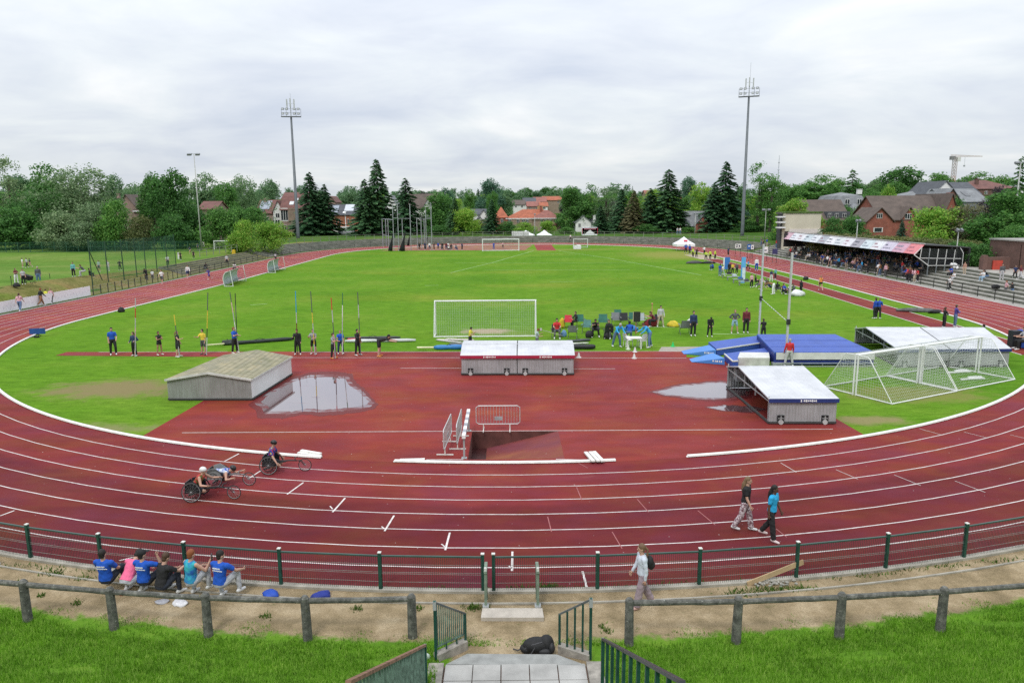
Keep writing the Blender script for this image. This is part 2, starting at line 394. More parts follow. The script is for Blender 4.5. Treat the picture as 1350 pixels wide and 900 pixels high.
g = MB(); g.poly([G(868, 463.0, .008), G(945, 464, .008), G(945, 456.5, .008), G(872, 457.2, .008)]); struct(g, 'box_apron', M((.30, .27, .23), .9, .2, 3), fix=False)
# long jump runway along the far straight
lx0, lx1 = 32.0, 34.5
g = MB()
YJ = [44.2, 55, 65, 76, 87, 98, 108, 118, 128, 136]
LJ = [(31.6, 33.9), (31.9, 34.35), (32.3, 34.7), (32.8, 35.2), (33.2, 35.7), (33.5, 36.0), (33.8, 36.3), (34.0, 36.5), (34.1, 36.6), (34.1, 36.6)]
for i in range(len(YJ) - 1):
    g.quad((LJ[i][0], YJ[i], .006), (LJ[i][1], YJ[i], .006), (LJ[i+1][1], YJ[i+1], .006), (LJ[i+1][0], YJ[i+1], .006))
struct(g, 'jump_runway', RED_TRACK, fix=False)
g = MB(); g.poly([(33.4, 128, .010), (36.9, 128, .010), (36.9, 140, .010), (33.4, 140, .010)]); struct(g, 'jump_sand', SAND, fix=False)
# far steeple area and run-up
g = MB(); g.poly([G(708, 330, .006), G(733, 330, .006), G(727, 322.4, .006), G(704, 322.4, .006)])
struct(g, 'high_jump_apron', RED_DRY, fix=False)
g = MB(); g.poly([G(500, 330.6, .006), G(692, 329.8, .006), G(702, 323.0, .006), G(600, 322.6, .006), G(560, 322.8, .006)])
struct(g, 'far_red_area', redmat('worn_red', [(.2, .06, .05), (.26, .13, .09), (.3, .17, .12)], .8, sc=.4), fix=False)
# ---- painted lines
LINE = M((.60, .56, .54), .7, .22, 5.0); FAINT = M((.30, .10, .10), .7, .2, 3.0); CHALK = M((.30, .42, .20), .9, .45, .8)
lm = MB()
for k in range(1, 8):
    R = 36.5 + 1.115*k; strip(lm, R - .021, R + .021, .009)
strip(lm, 45.36, 45.42, .009)
def line(mb, a, b, w, z=.010, m=0):
    a = Vector((a[0], a[1], z)); b = Vector((b[0], b[1], z)); d = (b - a).normalized(); p = Vector((-d.y, d.x, 0))*w/2
    mb.quad(a - p, b - p, b + p, a + p, m)
for q in ((315, 598, 296, 608), (344.4, 620, 329, 630), (400, 636, 378.5, 651.5), (455, 656.5, 438.5, 675), (519.5, 679.5, 507, 700), (593, 702, 587, 725), (675.5, 727, 675, 752.5), (768, 753, 774, 776), (182, 733, 157, 739), (19, 673, 0, 680)):
    line(lm, G(q[0], q[1]), G(q[2], q[3]), .055)
for q in ((438.5, 671, 435, 667), (507, 697, 503, 694), (587, 721, 582, 717), (675, 749, 671, 746)): line(lm, G(q[0], q[1]), G(q[2], q[3]), .04)
for q in ((1029, 610, 1050, 622.5), (1102, 619, 1131, 631.5), (1179, 626, 1214, 640), (1259, 634, 1299, 649), (1212, 565, 1241, 573), (1271, 569.5, 1303, 577.5), (1332, 573, 1350, 577.5)):
    line(lm, G(q[0], q[1]), G(q[2], q[3]), .022)
line(lm, G(240, 570.4), G(1098, 565.6), .045)
for q in ((528, 485.4, 609, 485.4), (757, 486.2, 811, 486.2), (562, 606, 611, 605.8), (733, 605.4, 770, 606.4), (385, 464.0, 905, 463.2), (385, 471.4, 608, 471.6), (757, 471.8, 905, 472.2), (300, 463.6, 130, 464.2)):
    line(lm, G(q[0], q[1]), G(q[2], q[3]), .05, .012)
for i in range(len(YJ) - 1):
    line(lm, (LJ[i][0] - .04, YJ[i]), (LJ[i+1][0] - .04, YJ[i+1]), .10, .012); line(lm, (LJ[i][1] + .04, YJ[i]), (LJ[i+1][1] + .04, YJ[i+1]), .10, .012)
struct(lm, 'lane_markings', LINE, fix=False)
fm = MB()
for q in ((758, 608, 775, 617), (760, 642, 767, 659), (840, 658, 855, 675), (920, 673, 943, 692), (722, 681, 727, 701), (807, 701, 820, 723), (1023, 697, 1037, 708)): line(fm, G(q[0], q[1]), G(q[2], q[3]), .03)
struct(fm, 'old_markings', FAINT, fix=False)
cm = MB()
for q in ((594, 359.5, 648, 346.5), (648, 346.5, 704, 330.4), (736, 330.6, 800, 340), (800, 340, 925, 362.6), (600, 346.6, 832, 346.8), (640, 356.0, 830, 355.6), (712, 334.5, 760, 335.4), (330, 402, 352, 400.4), (560, 376.5, 578, 376), (725, 371.5, 760, 371), (800, 430.5, 890, 431.5), (940, 440, 1010, 441)):
    line(cm, G(q[0], q[1]), G(q[2], q[3]), .14, .006)
struct(cm, 'pitch_lines', CHALK, fix=False)
# ---- the raised white kerb with its gaps, as separate rails
kerb_m = M((.70, .69, .66), .55, .12, 4)
def ang(px, py): p = G(px, py); return math.degrees(math.atan2(p.y - BCY, p.x - BCX)) % 360
def kerb_piece(segs, label):
    mb = MB()
    for j in range(len(segs) - 1):
        a, b = segs[j], segs[j + 1]
        A = [ov(a, 36.36, .03), ov(a, 36.52, .03), ov(a, 36.50, .085), ov(a, 36.38, .085)]; B = [ov(b, 36.36, .03), ov(b, 36.52, .03), ov(b, 36.50, .085), ov(b, 36.38, .085)]
        mb.add(A + B, [(0, 1, 5, 4), (1, 2, 6, 5), (2, 3, 7, 6), (3, 0, 4, 7)])
        c = ov(a, 36.44, .02); mb.box((c.x, c.y, .017), (.09, .09, .026))
    mb.poly([ov(segs[0], 36.36, .03), ov(segs[0], 36.52, .03), ov(segs[0], 36.50, .085), ov(segs[0], 36.38, .085)]); 
    mb.poly([ov(segs[-1], 36.36, .03), ov(segs[-1], 36.52, .03), ov(segs[-1], 36.50, .085), ov(segs[-1], 36.38, .085)])
    return tag(mb.build('track_kerb', kerb_m), label, 'track kerb', 'white inner kerb rails of the track')
def arcb(a0, a1, st=.8):
    n = max(2, round(abs(a1 - a0)/st)); return [(BCX, BCY, math.cos(R_(a0 + (a1 - a0)*i/n)), math.sin(R_(a0 + (a1 - a0)*i/n))) for i in range(n + 1)]
K = 60
a1, a2, a3, a4 = ang(423, 604.5), ang(519, 610), ang(812, 608.5), ang(908, 603.5)
kerb_piece(arcb(180, a1), 'long white track kerb curving round the left side of the near bend')
kerb_piece(arcb(a2, a3), 'white track kerb in front of the water jump pit')
kerb_piece(arcb(a4, 360), 'long white track kerb curving round the right side of the near bend past the stored goals')
kerb_piece([b for b in OB[K:K + 31]], 'straight white track kerb beside the grandstand straight')
kerb_piece([b for b in OB[K + 30:K + 30 + 61]], 'white track kerb round the far bend')
kerb_piece([b for b in OB[K + 90:]] + [OB[0]], 'straight white track kerb along the left straight behind the dugouts')
def loose(p0, p1, z0, z1, label):
    a = G(*p0, z0); b = G(*p1, z1); mb = MB(); mb.bar(a + Vector((0, 0, z0 - a.z)), b + Vector((0, 0, z1 - b.z)), .13, .06)
    o = mb.build('loose_kerb', kerb_m); tag(o, label, 'kerb piece', 'loose white kerb pieces lying beside the gaps')
loose((393, 596.5), (423, 601), .05, .05, 'loose white kerb piece, middle of the three lying by the left gap')
loose((397, 593.6), (423, 598), .11, .11, 'loose white kerb piece lying on top of the stack by the left gap')
loose((527, 606.2), (560, 605.2), .05, .05, 'loose white kerb piece lying alone behind the kerb near the barriers')
for i, dx in enumerate((0, 6, 11)):
    loose((772 + dx, 596 - i*.4), (782 + dx*1.15, 607.5), .05, .13, ['leftmost', 'middle', 'rightmost'][i] + ' of three white kerb pieces leaning on the kerb right of the pit')
# ---- puddles
def water(lo, hi):
    m, nt, b = newmat('rain_water'); b.inputs['Base Color'].default_value = (.09, .045, .05, 1); b.inputs['Roughness'].default_value = .015
    gl = nd(nt, 'ShaderNodeBsdfGlossy'); gl.inputs['Roughness'].default_value = .012; gl.inputs['Color'].default_value = (.93, .93, .97, 1); fr = nd(nt, 'ShaderNodeFresnel'); fr.inputs['IOR'].default_value = 1.9
    ms = nd(nt, 'ShaderNodeMixShader'); nt.links.new(fr.outputs[0], ms.inputs[0]); nt.links.new(b.outputs[0], ms.inputs[1]); nt.links.new(gl.outputs[0], ms.inputs[2])
    b3 = nd(nt, 'ShaderNodeBsdfPrincipled'); b3.inputs['Base Color'].default_value = (.135, .022, .022, 1); b3.inputs['Roughness'].default_value = .45; b3.inputs['Specular IOR Level'].default_value = .15
    m3 = nd(nt, 'ShaderNodeMixShader'); nt.links.new(sm(nt, noise(nt, 1.1, 8, .65, stretch=(.4, 1.2, 1)), lo, hi), m3.inputs[0]); nt.links.new(ms.outputs[0], m3.inputs[1]); nt.links.new(b3.outputs[0], m3.inputs[2])
    nt.links.new(m3.outputs[0], nt.nodes['Material Output'].inputs[0]); return m
W_IN, W_OUT = water(.64, .74), water(.36, .60)
mw_, n2, b2 = newmat('wet_red'); b2.inputs['Base Color'].default_value = (.125, .019, .019, 1); b2.inputs['Roughness'].default_value = .5; b2.inputs['Specular IOR Level'].default_value = .12
def puddle(name, outline, label):
    pts = []; n = len(outline)
    for i in range(n):
        a = G(*outline[i], .011); c = G(*outline[(i + 1) % n], .011)
        for k in range(6): p = a.lerp(c, k/6); pts.append((p.x + random.uniform(-.05, .05), p.y + random.uniform(-.08, .08)))
    mx_, my_ = sum(p[0] for p in pts)/len(pts), sum(p[1] for p in pts)/len(pts)
    for (kx, ky, z, mt, nm) in ((.93, .88, .012, W_IN, name), (1.02, 1.03, .0095, W_OUT, 'damp_edge'), (1.10, 1.2, .0075, mw_, 'wet_margin')):
        o = fill([(mx_ + (p[0] - mx_)*kx, my_ + (p[1] - my_)*ky) for p in pts], [], z, nm, mt)
        if nm == name: o['label'] = label
puddle('puddle_left', [(338, 530), (352, 519), (372, 508), (388, 500), (410, 494.5), (440, 494), (458, 497), (466, 507), (478, 517), (492, 530), (486, 536), (462, 540), (428, 543), (405, 541), (380, 546), (352, 545)], 'broad rain puddle mirroring the sky beside the left shed')
puddle('puddle_right', [(862, 516), (895, 508), (925, 505), (948, 503), (975, 506), (990, 512), (985, 522), (962, 526), (935, 526), (905, 524), (880, 521)], 'shallow rain puddle running under the open shed')
puddle('puddle_small', [(932, 537), (955, 534), (990, 535), (1010, 539), (990, 543), (950, 541)], 'small rain puddle at the foot of the open shed')
# ---- water jump pit
pit = thing('water_jump_pit', 'empty sloping water jump pit with red floor beside the near kerb', 'water jump', ((PX0 + PX1)/2, (PY0 + PY1)/2, 0))
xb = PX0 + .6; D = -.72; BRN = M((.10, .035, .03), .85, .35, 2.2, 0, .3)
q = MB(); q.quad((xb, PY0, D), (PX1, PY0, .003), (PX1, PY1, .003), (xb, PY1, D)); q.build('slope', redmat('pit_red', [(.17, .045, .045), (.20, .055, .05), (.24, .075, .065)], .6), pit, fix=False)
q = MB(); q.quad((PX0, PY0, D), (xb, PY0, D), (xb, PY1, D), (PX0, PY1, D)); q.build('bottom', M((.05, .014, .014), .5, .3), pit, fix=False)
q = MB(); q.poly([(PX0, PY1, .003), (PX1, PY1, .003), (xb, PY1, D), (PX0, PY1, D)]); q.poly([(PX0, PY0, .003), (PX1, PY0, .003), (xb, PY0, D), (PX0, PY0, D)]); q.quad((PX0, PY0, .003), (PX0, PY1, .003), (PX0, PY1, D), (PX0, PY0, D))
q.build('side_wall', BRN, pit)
bx = thing('steeple_barrier', 'white and grey banded steeplechase beam seen end-on at the water jump', 'barrier', (PX0 - .14, (PY0 + PY1)/2, 0))
q = MB(); nb = 9; y0, y1 = PY0 + .02, PY1 + .2
for i in range(nb): q.bar((PX0 - .14, y0 + (y1 - y0)*i/nb, .86), (PX0 - .14, y0 + (y1 - y0)*(i + 1)/nb, .86), .13, .13, i % 2)
q.build('beam', [WHITE, M((.30, .31, .34), .6)], bx)
for yy in (y0 + .12, y1 - .12):
    q = MB(); q.bar((PX0 - .14, yy, .0), (PX0 - .14, yy, .795), .07); q.box((PX0 - .14, yy, .02), (.2, .2, .02)); q.build('post', GALV, bx)
# ================================================================ near path, embankment and stairs
m, nt, b = newmat('path_and_bank'); b.inputs['Roughness'].default_value = .95; b.inputs['Specular IOR Level'].default_value = .1
geo = nd(nt, 'ShaderNodeNewGeometry'); sb = nd(nt, 'ShaderNodeVectorMath', operation='SUBTRACT'); sb.inputs[1].default_value = (BCX, BCY, 0)
mu = nd(nt, 'ShaderNodeVectorMath', operation='MULTIPLY'); mu.inputs[1].default_value = (1, 1, 0); nt.links.new(geo.outputs['Position'], sb.inputs[0]); nt.links.new(sb.outputs[0], mu.inputs[0])
ln = nd(nt, 'ShaderNodeVectorMath', operation='LENGTH'); nt.links.new(mu.outputs[0], ln.inputs[0])
na = noise(nt, 1.6, 7, .7); ma = nd(nt, 'ShaderNodeMath', operation='MULTIPLY_ADD'); nt.links.new(na, ma.inputs[0]); ma.inputs[1].default_value = 1.1; nt.links.new(ln.outputs['Value'], ma.inputs[2])
kg = sm(nt, ma.outputs[0], 48.0, 48.25)
sx_ = nd(nt, 'ShaderNodeSeparateXYZ'); nt.links.new(geo.outputs['Position'], sx_.inputs[0])
s1 = nd(nt, 'ShaderNodeMath', operation='SUBTRACT'); s1.inputs[1].default_value = .2; nt.links.new(sx_.outputs[0], s1.inputs[0])
s2 = nd(nt, 'ShaderNodeMath', operation='ABSOLUTE'); nt.links.new(s1.outputs[0], s2.inputs[0]); s3 = sm(nt, s2.outputs[0], 1.35, 1.5)
s4 = nd(nt, 'ShaderNodeMath', operation='MULTIPLY'); nt.links.new(kg, s4.inputs[0]); nt.links.new(s3, s4.inputs[1]); kg = s4.outputs[0]
dirt = ramp(nt, noise(nt, 1.1, 8, .65), [(.3, (.16, .125, .07)), (.5, (.28, .215, .13)), (.68, (.40, .32, .21))])
dirt = mixc(nt, .7, dirt, ramp(nt, noise(nt, 26, 6, .85), [(.32, (.5, .48, .44)), (.5, (1, 1, 1)), (.68, (1.45, 1.42, 1.38))]), 'MULTIPLY')
tuft = sm(nt, noise(nt, 3.2, 6, .7, stretch=(.6, 1.4, 1)), .62, .72)
dirt = mixc(nt, tuft, dirt, (.09, .11, .03))
grs = ramp(nt, noise(nt, 2.2, 7, .7), [(.3, (.06, .13, .012)), (.5, (.10, .22, .016)), (.7, (.15, .25, .03))])
soil = sm(nt, noise(nt, .75, 5, .65), .66, .72); grs = mixc(nt, soil, grs, (.11, .095, .045))
nt.links.new(mixc(nt, kg, dirt, grs), b.inputs['Base Color']); bump(nt, b, noise(nt, 30, 5, .8), .7, .03); BANK = m
eb = MB(); RS = [45.42] + [45.6 + .15*i for i in range(40)] + [52 + i for i in range(20)]
AN = [208 + i*1.0 for i in range(125)]
for a in AN:
    for r in RS:
        x = BCX + r*math.cos(R_(a)); y = BCY + r*math.sin(R_(a)); z = H(x, y) + .006
        if abs(x - .27) < 1.75 and y < 13.8: z = min(z, .05)
        z += (0 if r < 45.7 else random.uniform(-.012, .012)); eb.v.append((x, y, z))
nr = len(RS)
for j in range(len(AN) - 1):
    for i in range(nr - 1): eb.f.append((j*nr + i, j*nr + i + 1, (j+1)*nr + i + 1, (j+1)*nr + i)); eb.m.append(0)
struct(eb, 'embankment', BANK, fix=False)
e = MB(); 
def nearbase(a0, a1, n): return [(BCX, BCY, math.cos(R_(a0 + (a1 - a0)*i/n)), math.sin(R_(a0 + (a1 - a0)*i/n))) for i in range(n + 1)]
nbz = nearbase(215, 325, 110)
for j in range(110):
    a, c = nbz[j], nbz[j + 1]
    for (r0, r1, z0, z1) in ((45.45, 45.62, .0, .07), (46.06, 46.11, .0, .045)):
        e.quad(ov(a, r0, z1), ov(a, r1, z1), ov(c, r1, z1), ov(c, r0, z1)); e.quad(ov(a, r0, z0), ov(a, r0, z1), ov(c, r0, z1), ov(c, r0, z0)); e.quad(ov(a, r1, z0), ov(a, r1, z1), ov(c, r1, z1), ov(c, r1, z0))
struct(e, 'path_edging', M((.30, .28, .24), .95, .3, 2), fix=False)
# grass blades on the bank (nobody could count them)
def blades(N, name, seed):
    r = np.random.default_rng(seed); X = r.uniform(-13.5, 13.5, N*2); Y = r.uniform(9.5, 16.2, N*2)
    d = np.hypot(X - BCX, Y - BCY); nz = np.sin(X*2.1 + 1)*np.cos(Y*3.3)*.22 + np.sin(X*5.3)*.12 + np.cos(X*.9 + Y*7)*.12 + r.normal(0, .13, N*2)
    vis = (np.abs(X) < .80*Y + 2.0)
    bare = (np.sin(X*1.3 + 2*np.sin(Y*1.7)) + np.cos(Y*2.9 + X*.7)) > 1.62
    ok = (d + nz > 47.62) & ~((np.abs(X - .27) < 1.72) & (Y < 14.2)) & vis & ~(bare & (r.random(N*2) < .8)); X, Y = X[ok][:N], Y[ok][:N]; N = len(X)
    Z = np.array([H(x, y) for x, y in zip(X, Y)]); h = r.uniform(.05, .14, N)*np.clip((np.hypot(X - BCX, Y - BCY) - 47.2)*1.4, .45, 1.0); a = r.uniform(0, 2*np.pi, N); w_ = r.uniform(.007, .014, N); le = r.uniform(.0, .07, N); la = r.uniform(0, 6.28, N)
    V = np.zeros((N, 3, 3)); V[:, 0] = np.c_[X - np.cos(a)*w_, Y - np.sin(a)*w_, Z - .01]; V[:, 1] = np.c_[X + np.cos(a)*w_, Y + np.sin(a)*w_, Z - .01]; V[:, 2] = np.c_[X + np.cos(la)*le, Y + np.sin(la)*le, Z + h]
    me = bpy.data.meshes.new(name); me.vertices.add(N*3); me.vertices.foreach_set('co', V.ravel()); me.loops.add(N*3); me.loops.foreach_set('vertex_index', np.arange(N*3, dtype=np.int32)); me.polygons.add(N); me.polygons.foreach_set('loop_start', np.arange(0, N*3, 3, dtype=np.int32)); me.polygons.foreach_set('loop_total', np.full(N, 3, dtype=np.int32)); me.update(calc_edges=True)
    return me
def leafmat(name, lo, mid, hi, trans=.45, nscale=.25, rough=.6):
    m, nt, b = newmat(name); nt.nodes.remove(b)
    geo = nd(nt, 'ShaderNodeNewGeometry'); oi = nd(nt, 'ShaderNodeObjectInfo')
    c = ramp(nt, geo.outputs['Random Per Island'], [(0, lo), (.55, mid), (1, hi)])
    nz = noise(nt, nscale, 4, .6)
    c = mixc(nt, .85, c, ramp(nt, nz, [(.32, (.62, .68, .62)), (.52, (1, 1, 1)), (.7, (1.3, 1.25, 1.2))]), 'MULTIPLY')
    c = mixc(nt, 1.0, c, ramp(nt, oi.outputs['Random'], [(0, (.82, .86, .85)), (.5, (1, 1, 1)), (1, (1.18, 1.1, 1.0))]), 'MULTIPLY')
    d = nd(nt, 'ShaderNodeBsdfPrincipled'); d.inputs['Roughness'].default_value = rough; d.inputs['Specular IOR Level'].default_value = .25; t = nd(nt, 'ShaderNodeBsdfTranslucent'); ms = nd(nt, 'ShaderNodeMixShader'); ms.inputs[0].default_value = trans
    nt.links.new(c, d.inputs['Base Color']); nt.links.new(c, t.inputs[0]); nt.links.new(d.outputs[0], ms.inputs[1]); nt.links.new(t.outputs[0], ms.inputs[2])
    nt.links.new(ms.outputs[0], nt.nodes['Material Output'].inputs[0]); return m
me = blades(120000, 'bank_grass', 3); me.materials.append(leafmat('blade', (.075, .19, .012), (.14, .33, .02), (.28, .44, .09), .45, 1.6))
o = bpy.data.objects.new('bank_grass', me); COL.objects.link(o); tag(o, 'bright green grass growing on the near bank', 'grass', kind='stuff')
# weeds along the path edges
def weeds(spots, name, label):
    mb = MB()
    for (px, py, rad, k) in spots:
        p = G(px, py)
        for i in range(k):
            x = p.x + random.gauss(0, rad*.5); y = p.y + random.gauss(0, .06); h = random.uniform(.03, .12); a = random.uniform(0, 6.28); w_ = random.uniform(.01, .025)
            mb.add([(x - w_*math.cos(a), y - w_*math.sin(a), 0), (x + w_*math.cos(a), y + w_*math.sin(a), 0), (x + random.uniform(-.06, .06), y + random.uniform(-.06, .06), h)], [(0, 1, 2)])
    tag(mb.build(name, leafmat('weed', (.04, .09, .012), (.07, .15, .02), (.12, .2, .04), .35, 1.0), fix=False), label, 'weeds', kind='stuff')
sp = [(x, 776 - 33*((x - 640)/640)**2 + random.uniform(-1, 3), .5, 26) for x in range(10, 1340, 24) if random.random() < .75]
sp += [(725, 774, .25, 130), (625, 802, .3, 160), (1010, 778, .9, 240), (975, 783, .5, 70), (1060, 776, .4, 80), (800, 832, .1, 40), (794, 826, .1, 30), (552, 803, .1, 40), (70, 757, .3, 60), (110, 763, .3, 60), (20, 770, .3, 60), (100, 796, .15, 40), (55, 785, .1, 30), (350, 812, .15, 40), (470, 803, .15, 50)]
weeds(sp, 'path_weeds', 'weeds and grass tufts along the path edges')
# litter board and gravel mound by the fence
q = MB(); a = G(985, 772); b_ = G(1046, 748.5, 0); q.bar((a.x, a.y, .05), (b_.x - .0, 16.95, .46), .03, .13); tag(q.build('wooden_plank', M((.40, .29, .17), .8, .25, 3)), 'weathered plank propped against the green fence', 'plank')
q = MB()
for i in range(46):
    p = G(1018 + random.gauss(0, 16), 770 + random.gauss(0, 2)); q.ball((p.x, p.y, random.uniform(.01, .07)), (random.uniform(.02, .06), random.uniform(.02, .05), random.uniform(.02, .04)), 6, 4)
tag(q.build('stone_heap', M((.30, .29, .26), .9, .3)), 'small heap of grey stones under the plank by the fence', 'stone heap', kind='stuff')
# ---- landing, stairs and their railings
st = thing('stairway', 'grey concrete landing and stairs leading down to the path', 'stairs', (.27, 13, 0))
zL = .16; SLAB = M((.30, .30, .285), .9, .2, 3, 0, .3)
A = [G(616, 861, zL), G(734, 862, zL), G(772, 876, zL), G(588, 875, zL)]
q = MB(); q.prism([A[0], A[1], A[2], A[3]], (0, 0, -.2)); q.build('landing_edge', M((.26, .265, .255), .9, .2, 5, 0, .3), st)
ly0 = A[3].y - .012
slabs = MB()
x0 = A[3].x - .02; sw = (A[2].x - A[3].x + .02)/5
for r in range(3):
    for c in range(5):
        xx = x0 + sw*(c + .5); yy = ly0 - .52*(r + .5); slabs.box((xx + random.uniform(-.004, .004), yy, zL - .05 + random.uniform(-.004, .004)), (sw - .022, .50, .1))
slabs.build('paving', M((.33, .325, .31), .9, .25, 1.6, 0, .4), st)
q = MB(); q.box((x0 + sw*2.5, ly0 - .78, zL - .11), (sw*5 + .05, 1.58, .1)); q.build('bed', M((.20, .13, .10), .95), st)
q = MB()
for k in range(14): q.box((x0 + sw*2.5, ly0 - 1.56 - .3*(k + .5), zL + .16*(k + .5) - .0), (sw*5 + .1, .3, .16*(k + 1) + .2 if False else .16))
q.build('steps', SLAB, st)
for sgn in (-1, 1):
    q = MB(); xe = (x0 - .17) if sgn < 0 else (x0 + sw*5 + .17)
    q.box((xe, ly0 - .8, .02), (.3, 1.6, .36)); q.build('side_kerb', M((.27, .25, .22), .95, .35, 6, 0, .6), st)
N1, F1, N2, F2 = G(575, 873), G(614, 854), G(778, 873), G(737.5, 860)
for (a, c) in ((N1, F1), (N2, F2)):
    q = MB(); q.bar((a.x, a.y, .06), (c.x, c.y, .06), .16, .28); q.build('wing_kerb', M((.27, .25, .22), .95, .35, 6, 0, .6), st)
PALEG = M((.10, .16, .13), .6, .5, 8); CAPG = M((.30, .31, .31), .5, .2)
def railing(name, a, c, h0, h1, nbar, label, low, r=.016, top=M((.09, .10, .10), .5, .3)):
    t = thing(name, label, 'railing', (a.x, a.y, 0), 'green railings flaring beside the foot of the stairs')
    a0 = Vector((a.x, a.y, .18)); c0 = Vector((c.x, c.y, .18)); at_ = a0 + Vector((0, 0, h0)); ct = c0 + Vector((0, 0, h1))
    q = MB(); q.bar(at_, ct, .045, .035); q.build('handrail', top, t)
    q = MB(); q.bar(a0 - Vector((0, 0, .1)), at_ + Vector((0, 0, .03)), .055); q.build('post', DGREEN, t)
    q = MB(); q.bar(c0 - Vector((0, 0, .1)), ct, .05); q.build('post', DGREEN, t)
    q = MB(); q.box(at_ + Vector((0, 0, -.07)), (.07, .07, .18)); q.build('post_cap', CAPG, t)
    for i in range(1, nbar): 
        f = i/nbar; q = MB(); q.bar(a0.lerp(c0, f) + Vector((0, 0, low)), at_.lerp(ct, f), r*2); q.build('baluster', PALEG if nbar > 8 else DGREEN, t)
    if low > 0:
        q = MB(); q.bar(a0 + Vector((0, 0, low)), c0 + Vector((0, 0, low)), .03, .03); q.build('bottom_rail', PALEG, t)
        for f in (.35, .7):
            q = MB(); q.bar(a0.lerp(c0, f) - Vector((0, 0, .1)), a0.lerp(c0, f) + Vector((0, 0, low)), .03); q.build('foot', DGREEN, t)
railing('stair_railing', N1, F1, 1.16, .62, 15, 'weathered green railing with dense bars left of the landing', .16, .013)
railing('stair_railing', N2, F2, 1.22, .70, 4, 'green railing with four thin bars right of the landing', 0, .02)
def slope_rail(p1, p2, label, nb, topm, toww):
    A_ = at(p1[0], p1[1], 12.5); d = raydir(*p2); B_ = CAM + d*(A_.x/d.x)
    t = thing('stair_railing', label, 'railing', (A_.x, A_.y, A_.z - .9), 'green railings climbing beside the stairs')
    q = MB(); q.bar(A_, B_, toww, .04); q.build('handrail', topm, t)
    q = MB(); q.bar((A_.x, A_.y, A_.z - 1.2), A_ + Vector((0, 0, -.021)), .06); q.build('post', DGREEN, t)
    q = MB(); q.box(A_ + Vector((0, .04, -.08)), (.05, .03, .15)); q.build('end_bracket', CAPG, t)
    for i in range(1, nb + 1):
        p = A_.lerp(B_, i/nb); q = MB(); q.bar((p.x, p.y, p.z - 1.0), (p.x, p.y, p.z - .021), .03 if nb > 12 else .05); q.build('baluster', DGREEN if nb < 12 else PALEG, t)
slope_rail((560, 850), (459, 899), 'green railing with a rusty brown handrail climbing left of the stairs', 34, M((.20, .11, .07), .8, .5, 7), .06)
slope_rail((795, 842), (900, 899), 'dark green railing with a black handrail climbing right of the stairs', 10, M((.03, .035, .04), .4, .2), .06)
stp = thing('path_step', 'low concrete slab with two stub handrails on the dirt path', 'step', (0.05, 15.55, 0))
q = MB(); p = [G(634, 813.5, .1), G(717, 813.5, .1), G(715, 801, .1), G(636, 801, .1)]; q.prism(p, (0, 0, -.1)); q.build('slab', M((.42, .38, .33), .9, .15, 6, 0, .3), stp)
for px in (640.5, 709):
    a = G(px, 799, .1); q = MB(); q.bar((a.x, a.y, .1), (a.x, a.y, .98), .06, .06); q.bar((a.x, a.y + .5, .0), (a.x, a.y + .5, .9), .06, .06); q.bar((a.x, a.y - .06, .97), (a.x, a.y + .56, .9), .07, .05); q.bar((a.x, a.y, .5), (a.x, a.y + .5, .5), .02, .7); q.build('handrail', M((.16, .21, .16), .6, .3, 5), stp)
    q = MB(); q.box((a.x, a.y - .01, 1.03), (.055, .055, .075)); q.build('post_cap', OFFW, stp); q = MB(); q.box((a.x, a.y, .12), (.14, .14, .05)); q.build('foot_plate', GALV, stp)
# ---- green wire fence along the near bend
FR = 45.54
fpx = [(-118, 709), (-40, 723), (40, 738), (139.5, 748), (250, 760), (375, 768), (503, 777), (637, 779.5), (651, 779.5), (787, 778), (921, 772.5), (1049.5, 764), (1171, 754), (1283, 744), (1392, 731), (1480, 716)]
fa = [math.degrees(math.atan2(G(*p).y - BCY, G(*p).x - BCX)) % 360 for p in fpx]
fa = [fa[0] - 9, fa[0] - 6, fa[0] - 3] + fa + [fa[-1] + 3, fa[-1] + 6, fa[-1] + 9, fa[-1] + 12]
def fpt(a, z=0): return Vector((BCX + FR*math.cos(R_(a)), BCY + FR*math.sin(R_(a)), z))
ft = thing('wire_fence', 'green post and wire mesh fence curving along the near bend', 'fence', (BCX, BCY - FR, 0))
FH = .92
for k, a in enumerate(fa):
    q = MB(); p = fpt(a); q.box((p.x, p.y, FH/2 + .03), (.075, .075, FH + .10), R_(a)); q.build('post', DGREEN, ft)
    q = MB(); q.box((p.x, p.y, FH + .09), (.085, .085, .02), R_(a)); q.build('post_cap', OFFW, ft)
WIRE = M((.045, .05, .045), .6, .2); WIREB = M((.20, .20, .185), .5, .2)
for k in range(len(fa) - 1):
    a0, a1_ = fa[k], fa[k + 1]
    A_, B_ = fpt(a0), fpt(a1_); L = (B_ - A_).length
    if L < .4: continue
    q = MB(); q.bar(A_ + Vector((0, 0, FH)), B_ + Vector((0, 0, FH)), .045, .035); q.build('top_rail', M((.03, .07, .06), .4, .2), ft)
    q = MB(); nv = int(L/.05)
    for i in range(1, nv):
        p = A_.lerp(B_, i/nv); q.tube([p + Vector((0, 0, .02)), p + Vector((0, 0, FH - .02))], .0056, 3, 0, False)
    for z in (.06, .25, .46, .50, .70): q.tube([A_ + Vector((0, 0, z)), B_ + Vector((0, 0, z))], .0055, 4, 1, False)
    q.build('mesh_panel', [WIRE, WIREB], ft, fix=False)
